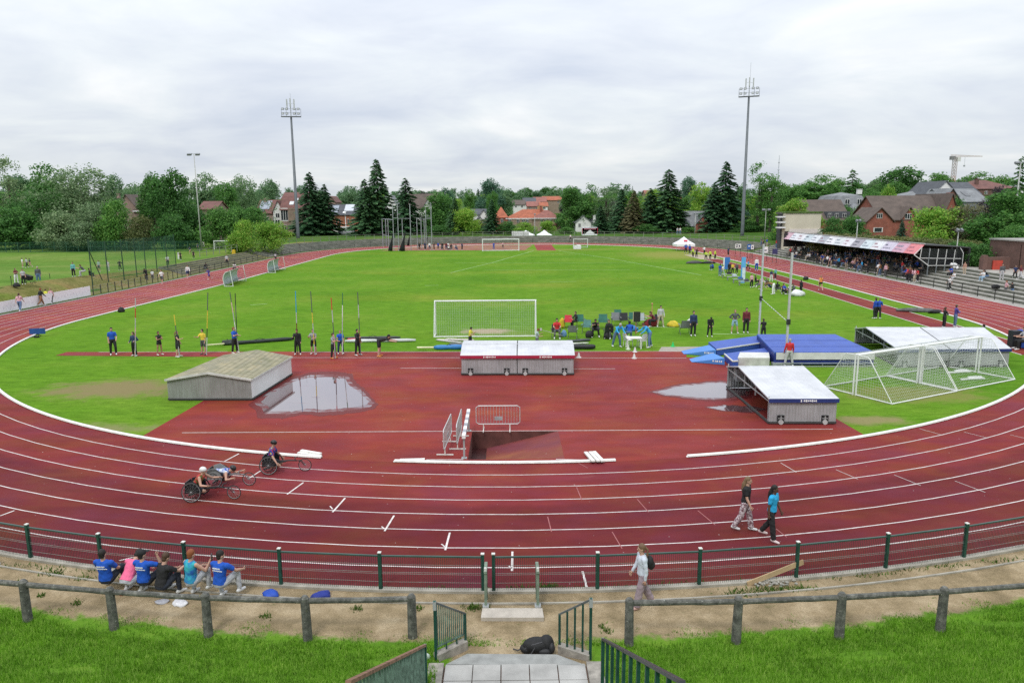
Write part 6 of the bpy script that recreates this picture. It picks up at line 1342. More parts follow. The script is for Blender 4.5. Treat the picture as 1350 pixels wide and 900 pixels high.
for (b_, z_, l_) in ((u1b, z1, 'tall pale vault upright on the far side of the mat'), (u2b, z2, 'tall pale vault upright on the near side of the mat by the man in red')):
    t = thing('vault_upright', l_, 'vault upright', b_, 'vault uprights'); q = MB(); q.box((b_.x, b_.y, z_/2), (.10, .13, z_)); q.build('post', UPM, t); q = MB(); q.box((b_.x, b_.y, .06), (.7, .5, .12)); q.build('base', GALV, t)
    q = MB(); zc = at(1004 if l_.find('far') > 0 else 1037.5, 393 if l_.find('far') > 0 else 424, b_.y).z; q.box((b_.x, b_.y - .05, zc), (.17, .22, .3)); q.build('bracket', DK, t)
    if l_.find('far') > 0: za = zc
    else: zb_ = zc
q = MB(); a, b_ = Vector((u1b.x, u1b.y - .1, za)), Vector((u2b.x, u2b.y + .1, zb_))
for i in range(26): q.tube([a.lerp(b_, i/26), a.lerp(b_, (i + 1)/26)], .016, 6, 0 if i % 2 else 1, i in (0, 25))
tag(q.build('vault_bar', [WHITE, GALV]), 'striped vault crossbar hanging aslant between the two uprights', 'crossbar')
# ================================================================ barriers by the pit
def barrier(a, b_, label, pl=None):
    a, b_ = Vector(a), Vector(b_); L = (b_ - a).length; ex = (b_ - a)/L; n = Vector((-ex.y, ex.x, 0)); u = Vector((0, 0, 1)); t = thing('crowd_barrier', label, 'barrier', a, 'galvanised crowd barriers beside the water jump pit'); P = lambda x, z: a + ex*x + u*z
    q = MB(); q.tube([P(.1, .28), P(0, .36), P(0, .98), P(.1, 1.06), P(L - .1, 1.06), P(L, .98), P(L, .36), P(L - .1, .28), P(.1, .28)], .02, 7); q.build('frame', M((.50, .50, .50), .4, .1, 3, .3), t)
    q = MB()
    for i in range(1, 15): q.tube([P(L*i/15, .28), P(L*i/15, 1.06)], .009, 5, 0, False)
    q.build('bars', M((.42, .42, .43), .4, .1, 3, .3), t)
    for x in (.3, L - .42):
        q = MB(); q.bar(P(x, .28) , P(x, .03), .04); q.bar(P(x, .03) - n*.32, P(x, .03) + n*.32, .04); q.build('foot', M((.6, .58, .55), .5), t)
    if pl: q = MB(); q.bar(P(L*.42, .52), P(L*.6, .52), .02, .16); q.build('plate', M((.32, .32, .34), .5), t)
a = G(628, 567.3); barrier((a.x, a.y, 0), (a.x + 1.82, a.y - .02, 0), 'galvanised crowd barrier standing square behind the water jump pit', True)
a, b_ = G(590, 602.5), G(589.5, 582); barrier((-2.42, 26.2, 0), (-2.30, 28.5, 0), 'galvanised crowd barrier seen edge-on, leftmost beside the pit', True); barrier((-1.98, 26.85, 0), (-1.93, 29.2, 0), 'galvanised crowd barrier seen edge-on, between the leftmost one and the striped beam', True)
# ================================================================ pole bags, poles on the grass
def bag(px0, px1, r, mat, label, tips=None, cat='pole bag'):
    a, b_ = G(*px0), G(*px1); t = thing('pole_bag', label, cat, a, 'vaulting pole bags on the grass'); u = Vector((0, 0, r)); q = MB(); n_ = 9
    q.tube([a.lerp(b_, i/n_) + u*random.uniform(.92, 1.05) for i in range(n_ + 1)], [r*.55] + [r*random.uniform(.9, 1.1) for _ in range(n_ - 1)] + [r*.6], 9); q.build('sleeve', mat, t, True)
    if tips: d = (a - b_).normalized(); q = MB(); q.tube([a + u, a + u + d*tips], r*.4, 7); q.build('pole_ends', M((.6, .58, .35), .5), t)
    q = MB(); c = a.lerp(b_, .5) + u*1.9; q.tube([a.lerp(b_, .42) + u*1.8, c + Vector((0, .02, .08)), a.lerp(b_, .58) + u*1.8], .018, 5); q.build('strap', BLACK, t); return t
bag((296, 455.5), (388, 448.5), .13, M((.02, .028, .026), .6), 'long black pole bag with yellow ends left of the vaulters', 1.2); bag((293, 455), (307, 453.5), .17, M((.03, .035, .03), .6), 'short dark bag at the left end of the long black pole bag')
bag((455, 447), (528, 446), .09, M((.05, .055, .06), .6), 'dark grey pole bag behind the bending vaulter'); bag((455, 451.5), (548, 450.5), .12, M((.52, .53, .54), .6, .2, 1.2), 'white pole bag behind the bending vaulter')
bag((458, 449.5), (472, 449.2), .10, M((.45, .06, .06), .6), 'small red and black bag at the left end of the white pole bag'); bag((572, 461), (612, 460.5), .16, M((.03, .17, .42), .5), 'blue pole bag left of the twin shed', 1.1); bag((575, 449), (612, 453.5), .07, M((.45, .43, .41), .6), 'thin pale pole bag behind the blue one'); bag((586, 449), (625, 450), .09, M((.5, .46, .44), .6), 'pale pole bag with red end behind the twin shed', .5); bag((592, 455), (625, 456), .08, M((.12, .13, .15), .6), 'dark pole bag between the blue and pale bags')
bag((745, 452), (778, 449.5), .10, M((.06, .065, .07), .6), 'dark pole bag right behind the twin shed'); bag((750, 460), (785, 460.3), .17, M((.018, .02, .022), .6), 'thick black pole bag right of the twin shed'); bag((748, 454), (776, 452.8), .05, M((.55, .54, .52), .6), 'thin white pole bundle right behind the twin shed')
# ================================================================ chairs, tables, small gear
FRAME = M((.10, .105, .11), .5)
def camp_chair(px, py, face, mat, label, sc=1.0, frame=FRAME):
    p = G(px, py); t = thing('camp_chair', label, 'chair', (p.x, p.y, 0), 'folding chairs of the vault spectators'); WL[t.name] = Vector(); t.rotation_euler = (0, 0, R_(face - 90)); t.scale = (sc,)*3
    q = MB(); q.prism([(-.27, -.24, .42), (.27, -.24, .42), (.27, .24, .46), (-.27, .24, .46)], (0, 0, .03)); q.build('seat', mat, t)
    q = MB(); q.prism([(-.27, -.26, .45), (.27, -.26, .45), (.26, -.40, .93), (-.26, -.40, .93)], (0, -.03, 0)); q.build('backrest', mat, t)
    for s_ in (-1, 1):
        q = MB(); q.tube([(s_*.30, .27, 0), (s_*.29, -.25, .46)], .014, 6); q.build('leg', frame, t); q = MB(); q.tube([(s_*.30, -.32, 0), (s_*.29, .25, .46), (s_*.30, .26, .62)], .014, 6); q.build('leg', frame, t)
        q = MB(); q.box((s_*.32, -.0, .63), (.08, .52, .03)); q.build('armrest', mat, t); q = MB(); q.tube([(s_*.28, -.25, .44), (s_*.27, -.42, .94)], .014, 6); q.build('back_post', frame, t)
    return t
C_RED = M((.50, .03, .05), .7, .1); C_GRN = M((.03, .14, .10), .7, .2); C_GRY = M((.17, .18, .19), .7, .2); C_BLK = M((.02, .022, .025), .7, .2); C_TEAL = M((.08, .20, .18), .7, .2); C_LG = M((.34, .38, .38), .7, .15)
for a in ((749, 432, 265, C_RED, 'bright red folding chair with its back to the shed'), (765.5, 431, 275, C_GRN, 'green folding chair beside the bright red one', 1.0), (773, 439, 255, C_TEAL, 'teal folding chair in front of the green one', 1.0), (755, 445, 80, C_GRY, 'grey folding chair low in the grass by the man in red', 1.0), (795, 433.5, 265, C_GRN, 'tall green folding chair in the middle of the spectators', 1.15), (812, 430, 270, C_GRY, 'grey folding chair behind the man in the blue jacket', 1.1), (815, 424, 270, C_GRN, 'green folding chair farthest back in the group', 1.0), (823, 430.5, 270, C_BLK, 'black folding chair left of the pole sign', 1.1), (834, 428, 265, C_GRN, 'green folding chair just left of the pole sign', 1.0), (846, 430, 275, C_LG, 'pale grey folding chair right of the pole sign', 1.05), (802, 446, 90, C_BLK, 'black folding chair in the front row', 1.05), (785, 443, 265, C_BLK, 'black folding chair under the crouching spectator', .9), (733, 445.5, 270, C_BLK, 'black folding chair under the man in red', 1.0), (902, 440.5, 90, C_GRY, 'big dark grey folding chair standing alone left of the man in navy', 1.15), (867, 429, 260, C_BLK, 'black chair left of the man in the grey hoodie', .9)): camp_chair(*a)
def plastic_chair(px, py, face, label):
    p = G(px, py); t = thing('garden_chair', label, 'chair', (p.x, p.y, 0), 'white plastic garden chairs at the table'); WL[t.name] = Vector(); t.rotation_euler = (0, 0, R_(face - 90)); q = MB(); q.box((0, 0, .44), (.46, .44, .03)); q.build('seat', WHITE, t)
    q = MB(); q.prism([(-.23, -.22, .45), (.23, -.22, .45), (.25, -.30, .78), (.14, -.33, .92), (-.14, -.33, .92), (-.25, -.30, .78)], (0, .025, 0)); q.build('backrest', WHITE, t)
    for x in (-.21, .21):
        for y in (-.2, .2): q = MB(); q.tube([(x*1.12, y*1.15, 0), (x, y, .43)], [.02, .028], 6); q.build('leg', WHITE, t)
        q = MB(); q.tube([(x*1.15, .22, .42), (x*1.2, .2, .66), (x*1.2, -.24, .68)], .022, 6); q.build('armrest', WHITE, t)
plastic_chair(828, 456.5, 20, 'white plastic garden chair at the left of the white table'); plastic_chair(846, 457.5, 120, 'white plastic garden chair at the right of the white table')
p = G(835, 459); t = thing('garden_table', 'small white plastic table between the two blue-jacketed men', 'table', (p.x, p.y, 0)); q = MB(); q.box((p.x, p.y, .71), (1.0, .75, .04)); q.build('tabletop', WHITE, t)
for x in (-.44, .44):
    for y in (-.31, .31): q = MB(); q.bar((p.x + x, p.y + y, 0), (p.x + x*.95, p.y + y*.95, .69), .05); q.build('leg', WHITE, t)
p = G(838, 441); t = thing('pole_sign', 'dark board on a brown pole above the spectators', 'sign', (p.x, p.y, 0)); zt = at(838, 412, p.y).z; q = MB(); q.bar((p.x, p.y, 0), (p.x, p.y, zt - .1), .05); q.build('pole', M((.30, .13, .08), .7), t); q = MB(); q.box((p.x + .05, p.y - .05, zt - .3), (.5, .04, .75)); q.build('board', M((.02, .022, .02), .6), t); q = MB(); q.box((p.x - .22, p.y - .075, zt - .3), (.03, .02, .75)); q.build('edge_strip', M((.55, .5, .3)), t)
p = G(859, 430); q = MB(); q.bar((p.x, p.y, 0), (p.x, p.y, 1.7), .05); q.ball((p.x, p.y, 1.75), .07); tag(q.build('marker_post', M((.5, .22, .14), .7)), 'orange brown marker post behind the blue-jacketed man', 'post')
def blob(name, cat, label, px, py, size, mat, seed=1, group=None, z=0, nrm=3, flat=False):       # bags, coats and heaps: a lumpy soft shape
    p = G(px, py, z); r = random.Random(seed); q = MB(); sx, sy, sz = size
    bm = bmesh.new(); bmesh.ops.create_icosphere(bm, subdivisions=3, radius=1)
    ph = [r.uniform(0, 6) for _ in range(6)]
    for v in bm.verts:
        k = 1 + .16*math.sin(3*v.co.x + ph[0] + 2*v.co.z)*math.cos(3.3*v.co.y + ph[1]) + .08*math.sin(8*v.co.x + ph[2])*math.sin(7*v.co.y + ph[3] + 5*v.co.z)
        v.co = Vector((v.co.x*k*sx/2, v.co.y*k*sy/2, max(-.55, v.co.z)*k*sz*.65 + sz*.36))
        v.co.z = max(0, v.co.z)
    me = bpy.data.meshes.new(name); bm.to_mesh(me); bm.free(); me.materials.append(mat); me.polygons.foreach_set('use_smooth', [True]*len(me.polygons)); o = bpy.data.objects.new(name, me); COL.objects.link(o); o.location = (p.x, p.y, z); o.rotation_euler = (0, 0, r.uniform(-.5, .5)); return tag(o, label, cat, group)
CBLK = M((.012, .012, .013), .7, .4, 8)
# the black rucksack on the landing, in parts
rk = thing('rucksack', 'black rucksack lying on the gravel at the edge of the landing', 'bag', G(708, 862.5)); p = G(708, 862); WL[rk.name] = Vector(); rk.location = (p.x, p.y + .05, .02)
q = MB(); q.ball((0, 0, .16), (.30, .17, .17), 18, 12); q.ball((.20, .02, .18), (.16, .16, .19), 14, 10); q.ball((-.22, .0, .09), (.14, .13, .09), 12, 8)
b_ = q.build('body', CBLK, rk, True); q = MB(); q.ball((.16, -.14, .09), (.14, .07, .08), 12, 8); q.ball((.30, -.1, .15), (.07, .09, .12), 10, 8); q.build('pocket', M((.02, .02, .022), .6, .3, 9), rk, True)
q = MB(); q.tube([(-.30, -.02, .10), (-.40, -.04, .07), (-.5, -.02, .09)], .016, 6); q.tube([(-.05, -.15, .2), (-.12, -.2, .1), (-.2, -.16, .03)], .015, 6); q.build('strap', M((.03, .03, .033), .6), rk); q = MB(); q.tube([(-.25, -.1, .15), (-.1, -.13, .25), (.1, -.12, .3)], .008, 5); q.build('zip', M((.10, .10, .11), .4), rk)
for a in (('trainers_bag', 'bag', 'blue sports bag dropped on the path behind the left rail', 357, 786, (.42, .3, .16), M((.01, .06, .38), .6), 3), ('jacket', 'jacket', 'blue and black jacket dropped on the path by the rail', 423, 788, (.5, .3, .16), M((.015, .03, .22), .7), 4), ('towel', 'towel', 'crumpled white towel under the left rail', 237, 796, (.42, .30, .09), M((.55, .54, .56), .8, .2, 12), 5), ('shirt_bag', 'bag', 'grey transparent plastic bag beside the white towel', 213, 794, (.32, .22, .07), M((.30, .30, .33), .4, .2, 12), 6), ('baseball_cap', 'cap', 'red cap lying under the rail by the pink shirt', 162, 783, (.22, .2, .10), M((.38, .04, .05), .7), 7), ('plastic_bag', 'bag', 'pale plastic bag caught in the grass by the stair railing', 564, 870, (.12, .10, .16), M((.45, .52, .50), .3), 8),
          ('speaker_bag', 'bag', 'black kit bag on the infield left of the first vaulter', 160, 411.5, (.55, .4, .45), CBLK, 9), ('tarp', 'tarpaulin', 'white crumpled tarpaulin at the edge of the jump runway', 1051, 390, (1.6, .9, .6), M((.6, .61, .62), .6, .15, 5), 10), ('kit_bag', 'bag', 'yellow bag and clothes lying behind the single grey chair', 887, 430.5, (.9, .5, .45), M((.55, .42, .03), .7), 11), ('kit_bag', 'bag', 'white bag at the right of the single grey chair', 908.5, 431, (.5, .4, .6), M((.6, .6, .6), .7), 12), ('kit_bag', 'bag', 'blue coat lying on the grass left of the pole sign', 832, 436, (1.0, .5, .4), M((.03, .16, .42), .7), 13), ('kit_bag', 'bag', 'dark bag between the camp chairs', 777, 445, (.6, .4, .5), CBLK, 14), ('kit_bag', 'bag', 'black bag in front of the black front row chair', 801, 446.5, (.6, .4, .55), CBLK, 15), ('kit_bag', 'bag', 'pale blue bag beside the man in red', 743, 443.5, (.4, .3, .45), M((.12, .25, .45), .6), 16), ('kit_bag', 'bag', 'yellow bag on the left of the bright red chair', 741, 432, (.45, .35, .75), M((.5, .38, .02), .7), 17), ('kit_bag', 'bag', 'dark red coat and bag by the marker post', 858, 430, (1.0, .5, .6), M((.22, .02, .03), .7), 18), ('tarp', 'tarpaulin', 'dark tarpaulin bundle stretched along the grass strip by the straight', 1208, 411, (3.2, .7, .35), M((.10, .105, .10), .8, .4, 4), 19), ('tarp', 'tarpaulin', 'black bundle on the grass strip beside the woman in black', 1233, 412.5, (1.6, .6, .3), CBLK, 20), ('kit_bag', 'bag', 'dark bag on the grass strip at the start of the straight', 1062, 369, (.7, .5, .45), CBLK, 21), ('tarp', 'tarpaulin', 'grey rolled tarpaulin on the infield edge near the officials', 915, 347.5, (2.6, .9, .45), M((.07, .07, .07), .8), 22), ('tarp', 'tarpaulin', 'dark flat cover on the infield edge beside the far runway', 933, 347.5, (2.4, .8, .35), CBLK, 23)): blob(*a)
# small markers round the run-up
for i, (px, py, c_, l_) in enumerate(((837, 464, (.6, .6, .6), 'white cone beside the runway right of the table'), (828, 460.5, (.55, .58, .5), 'pale cone in the grass by the blue-jacketed man'), (887, 457, (.02, .5, .12), 'bright green cone on the box apron'), (836, 472.5, (.6, .6, .58), 'white ball shaped marker on the runway'), (763, 471.5, (.6, .6, .6), 'white marker right of the twin shed'))):
    p = G(px, py); q = MB(); q.tube([(p.x, p.y, 0), (p.x, p.y, .03)], .16, 10); q.tube([(p.x, p.y, .03), (p.x, p.y, .32)], [.11, .03], 10); tag(q.build('marker_cone', M(c_, .5)), l_, 'cone')
p = G(50, 444); t = thing('lane_board', 'blue board on a folding tripod at the left edge of the infield', 'sign', (p.x, p.y, 0)); z = at(49, 436.5, p.y).z; ex = G(59, 441) - G(40, 443)
q = MB(); q.box((p.x, p.y, z), (1.05, .06, .42), .2); q.build('board', M((.015, .07, .25), .5), t); q = MB()
for a in ((-.35, -.3), (.35, -.25), (.0, .4)): q.bar((p.x, p.y, z - .2), (p.x + a[0]*.8, p.y + a[1], 0), .035)
q.build('tripod', DK, t); q = MB(); q.box((p.x + .12, p.y - .35, .06), (.3, .18, .12)); q.build('weight', BLACK, t)
# scoreboard columns, racks and benches by the jump runway
p = G(979, 373); t = thing('banner_column', 'tall light blue banner column beside the jump runway', 'banner', (p.x, p.y, 0)); z = at(979, 339, p.y).z; q = MB(); q.box((p.x, p.y, z/2), (.5, .14, z)); q.build('cloth', M((.10, .35, .66), .6, .2, 1.5), t); q = MB(); q.box((p.x + .05, p.y - .08, z*.35), (.36, .03, z*.5)); q.build('white_print', M((.55, .62, .68), .6, .2, 4), t)
p = G(958, 359); t = thing('banner_column', 'blue banner column among the officials at the far runway', 'banner', (p.x, p.y, 0)); z = at(958, 339, p.y).z; q = MB(); q.box((p.x, p.y, z*.6), (.75, .14, z*.8)); q.build('cloth', M((.04, .16, .46), .6), t); q = MB(); q.box((p.x - .45, p.y, z*.6), (.16, .16, z*.78)); q.build('white_edge', WHITE, t); q = MB(); q.bar((p.x, p.y + .02, 0), (p.x, p.y + .02, z*.3), .08); q.build('post', DK, t)
for i, (px, py) in enumerate(((959, 366), (966, 369.5), (974, 373), (982, 376))):
    p = G(px, py); t = thing('bench', 'grey metal bench loaded with kit, ' + ['farthest', 'second farthest', 'second nearest', 'nearest'][i] + ' in the row by the runway', 'bench', (p.x, p.y, 0), 'kit benches by the jump runway'); q = MB(); q.box((p.x, p.y, .45), (1.5, .4, .05)); q.build('seat', M((.34, .36, .37), .5), t)
    for x in (-.65, .65): q = MB(); q.bar((p.x + x, p.y, 0), (p.x + x, p.y, .43), .05, .34); q.build('leg', M((.2, .21, .22), .5), t)
    blob('kit_bag', 'bag', 'kit bag lying on the ' + ['farthest', 'second farthest', 'second nearest', 'nearest'][i] + ' metal bench by the runway', px + .5, py - 4.2, (.6, .35, .3), [CBLK, M((.4, .45, .5)), M((.04, .12, .3)), M((.06, .06, .07))][i], 30 + i, z=0.0).location = (p.x + .2, p.y, .475)
p = G(1340, 458.5); t = thing('hurdle_cart', 'black cart with a bright blue side panel at the right edge of the infield', 'cart', (p.x, p.y, 0)); q = MB(); q.box((p.x - .2, p.y, .62), (.55, .5, 1.05)); q.build('body', M((.02, .022, .03), .6), t); q = MB(); q.box((p.x + .22, p.y - .02, .62), (.26, .54, 1.1)); q.build('side_panel', M((.02, .08, .42), .5), t); q = MB(); q.box((p.x + .22, p.y - .31, .95), (.2, .02, .06)); q.build('stripe', WHITE, t)
for x in (-.35, .3): q = MB(); q.tube([(p.x + x, p.y - .28, .1), (p.x + x, p.y - .22, .1)], .1, 10); q.build('wheel', BLACK, t)
q = MB(); a = G(1036, 341.5); t = thing('white_car', 'pale parked car half hidden at the foot of the orange row house', 'car', (at(459, 312, 226).x, 226, 1.2)); x = at(459, 312, 226).x
q = MB(); q.prism([(x - 2.2, 226, 1.5), (x + 2.2, 226, 1.5), (x + 2.2, 226, 2.1), (x + 1.3, 226, 2.2), (x + .7, 226, 2.8), (x - 1.0, 226, 2.85), (x - 1.7, 226, 2.2), (x - 2.2, 226, 2.1)], (0, 1.8, 0)); q.build('body', M((.5, .5, .52), .3), t); q = MB(); q.prism([(x - 1.5, 225.98, 2.2), (x + 1.15, 225.98, 2.2), (x + .6, 225.98, 2.72), (x - .95, 225.98, 2.76)], (0, .015, 0)); q.build('window', GLZ, t)
for dx in (-1.4, 1.4): q = MB(); q.tube([(x + dx, 225.95, 1.5), (x + dx, 226.15, 1.5)], .33, 12); q.build('wheel', BLACK, t)
bpy.data.objects[t.name].name = 'parked_car'
q = MB(); p = Vector((at(468, 309, 222).x, 222, 0)); 
for dx, w_, z_ in ((-2.5, 4.5, 2.4), (2, 3.4, 2.1)): blob('covered_boat', 'tarpaulin', ['grey covered heap in front of the orange row house', 'low grey covered heap right of the parked car'][dx > 0], 462 + dx*4, 318, (w_, 2, 1.6), M((.32, .33, .34), .8, .2), 50 + int(dx)).location = (p.x + dx, 222, 1.2)
# ================================================================ people
V3 = Vector
def etube(mb, pts, rxs, rys, side, m=0, n=14):        # a tube with elliptical sections, rounded ends
    o = len(mb.v); k = len(pts); side = V3(side).normalized()
    for i, p in enumerate(pts):
        p = V3(p); t = (V3(pts[min(i+1, k-1)]) - V3(pts[max(i-1, 0)])).normalized(); s_ = (side - t*side.dot(t)).normalized(); f_ = t.cross(s_)
        for j in range(n):
            a = 2*math.pi*j/n; mb.v.append(tuple(p + s_*rxs[i]*math.cos(a) + f_*rys[i]*math.sin(a)))
    for i in range(k - 1):
        for j in range(n): mb.f.append((o + i*n + j, o + i*n + (j+1) % n, o + (i+1)*n + (j+1) % n, o + (i+1)*n + j)); mb.m.append(m)
    mb.f.append(tuple(o + j for j in range(n))[::-1]); mb.m.append(m); mb.f.append(tuple(o + (k-1)*n + j for j in range(n))); mb.m.append(m)
def limb(mb, pts, rs, n=10):                           # rounded tube
    pts = [V3(p) for p in pts]; a = (pts[0] - pts[1]).normalized(); b_ = (pts[-1] - pts[-2]).normalized()
    P = [pts[0] + a*rs[0]*.85, pts[0] + a*rs[0]*.5] + pts + [pts[-1] + b_*rs[-1]*.5, pts[-1] + b_*rs[-1]*.85]; R = [rs[0]*.4, rs[0]*.82] + list(rs) + [rs[-1]*.82, rs[-1]*.4]
    mb.tube(P, R, n)
def remesh(mb, voxel, smooth=2):
    me = mb.mesh('tmp', [BLACK]); o = bpy.data.objects.new('tmp', me); COL.objects.link(o)
    r = o.modifiers.new('r', 'REMESH'); r.mode = 'VOXEL'; r.voxel_size = voxel
    if smooth: s_ = o.modifiers.new('s', 'SMOOTH'); s_.factor = .5; s_.iterations = smooth
    dg = bpy.context.evaluated_depsgraph_get(); ev = o.evaluated_get(dg); out = bpy.data.meshes.new_from_object(ev); bpy.data.objects.remove(o); bpy.data.meshes.remove(me)
    out.materials.clear(); out.polygons.foreach_set('use_smooth', [True]*len(out.polygons)); return out
D0 = dict(lean=0, twist=0, sway=0, head=(0, 0), L=(2, 4, 8, 0), R=(2, 4, 8, 0), aL=(2, 7, 12, 4), aR=(2, 7, 12, 4), ground='feet', toes=None)
# legs: (hip flex, abduct, knee flex, shin abduct); arms: (flex, abduct, elbow flex, inward)
POSES = {
 'stand': {}, 'stand_wide': dict(L=(3, 11, 4, 9), R=(0, 10, 3, 9), aL=(5, 14, 25, 0), aR=(0, 12, 20, 0)),
 'lean_leg': dict(L=(16, 6, 22, 0), R=(-2, 5, 2, 2), aL=(10, 12, 45, -10), aR=(0, 8, 15, 0)),
 'hip': dict(L=(6, 7, 10, 4), R=(-2, 8, 4, 6), aL=(-12, 38, 62, -55), aR=(5, 14, 60, -20)),
 'hips': dict(L=(4, 10, 5, 8), R=(-2, 8, 3, 6), aL=(-14, 42, 60, -60), aR=(-14, 42, 60, -60)),
 'pole': dict(L=(4, 6, 6, 3), R=(-1, 7, 3, 5), aL=(2, 9, 20, 0), aR=(38, 12, 70, 0)),
 'pole2': dict(L=(6, 7, 8, 3), R=(-2, 7, 4, 5), aL=(30, 10, 65, -25), aR=(40, 10, 75, -10)),
 'arms_x': dict(L=(3, 5, 5, 3), R=(-1, 6, 3, 5), aL=(22, 8, 95, -48), aR=(25, 8, 92, -48)),
 'bend': dict(lean=78, head=(-10, 0), L=(4, 7, 8, 6), R=(2, 8, 6, 6), aL=(72, 6, 8, 0), aR=(72, 6, 8, 0)),
 'stoop': dict(lean=38, head=(20, 0), L=(14, 8, 16, 6), R=(-12, 8, 4, 6), aL=(38, 10, 20, 0), aR=(44, 10, 25, 0)),
 'bow': dict(lean=10, head=(48, 0), L=(2, 5, 4, 4), R=(-1, 6, 3, 5), aL=(12, 8, 30, -20), aR=(12, 8, 30, -20)),
 'phone': dict(lean=3, head=(22, 0), L=(3, 5, 5, 3), R=(-1, 6, 3, 5), aL=(35, 9, 88, -20), aR=(20, 9, 70, -20)),
 'point': dict(L=(5, 7, 6, 4), R=(-2, 8, 4, 5), aL=(4, 9, 18, 0), aR=(78, 10, 12, 0)),
 'walk': dict(lean=4, L=(24, 3, 6, 1), R=(-18, 3, 26, 1), aL=(-20, 8, 14, 3), aR=(24, 8, 22, 3)),
 'stroll': dict(lean=3, L=(14, 3, 4, 1), R=(-12, 3, 16, 1), aL=(-8, 8, 12, 3), aR=(12, 8, 16, 3)), 'stroll2': dict(lean=3, L=(-13, 3, 22, 1), R=(11, 3, 3, 1), aL=(10, 8, 14, 3), aR=(-8, 8, 12, 3)),
 'walk2': dict(lean=4, L=(-16, 3, 30, 1), R=(20, 3, 4, 1), aL=(22, 8, 18, 3), aR=(-18, 8, 14, 3)),
 'run': dict(lean=12, L=(52, 3, 62, 1), R=(-24, 3, 46, 1), aL=(-42, 12, 88, 8), aR=(40, 10, 90, -8)),
 'sit': dict(lean=8, L=(84, 7, 82, 3), R=(86, 8, 86, 4), aL=(34, 9, 55, -12), aR=(34, 9, 55, -12)),
 'sit_fwd': dict(lean=34, head=(6, 0), L=(86, 12, 88, 8), R=(84, 11, 84, 8), aL=(66, 5, 44, -22), aR=(66, 5, 44, -22)),
 'ground': dict(lean=-4, L=(112, 12, 112, 8), R=(118, 14, 120, 8), aL=(34, 10, 34, -22), aR=(38, 10, 32, -22), ground='hip'),
 'ground_hug': dict(lean=14, head=(6, 0), L=(120, 8, 122, 6), R=(120, 8, 122, 6), aL=(46, 10, 34, -34), aR=(58, 12, 30, -30), ground='hip'),
 'ground_bow': dict(lean=40, head=(34, 0), L=(104, 24, 128, -8), R=(104, 24, 128, -8), aL=(40, 12, 20, -14), aR=(40, 12, 20, -14), ground='hip'),
 'ground_phone': dict(lean=4, head=(2, 0), L=(92, 30, 120, -20), R=(124, 14, 128, 6), aL=(34, 10, 50, -30), aR=(40, 26, 118, 14), ground='hip'),
 'ground_cap': dict(lean=0, head=(0, -20), L=(110, 14, 112, 8), R=(112, 14, 116, 8), aL=(34, 10, 34, -20), aR=(62, 44, 128, -14), ground='hip'),
 'ground_side': dict(lean=6, head=(4, -30), L=(84, 34, 110, -30), R=(116, 20, 124, 10), aL=(30, 22, 34, 0), aR=(44, 26, 26, 0), ground='hip'),
 'lie': dict(lean=-50, L=(82, 6, 14, 4), R=(96, 8, 50, 6), aL=(-50, 20, 12, 10), aR=(-50, 20, 12, 10), ground='hip'),
 'racer': dict(lean=38, head=(-12, 0), L=(74, 5, 150, 3), R=(74, 5, 150, 3), aL=(48, 26, 44, 6), aR=(22, 26, 70, 10), ground='none'),
 'racer_low': dict(lean=84, head=(2, 0), L=(92, 5, 152, 3), R=(92, 5, 152, 3), aL=(24, 44, 82, 2), aR=(24, 44, 82, 2), ground='none'),
 'racer_up': dict(lean=14, head=(2, 0), L=(66, 5, 146, 3), R=(66, 5, 146, 3), aL=(20, 22, 16, 14), aR=(20, 22, 16, 14), ground='none')}
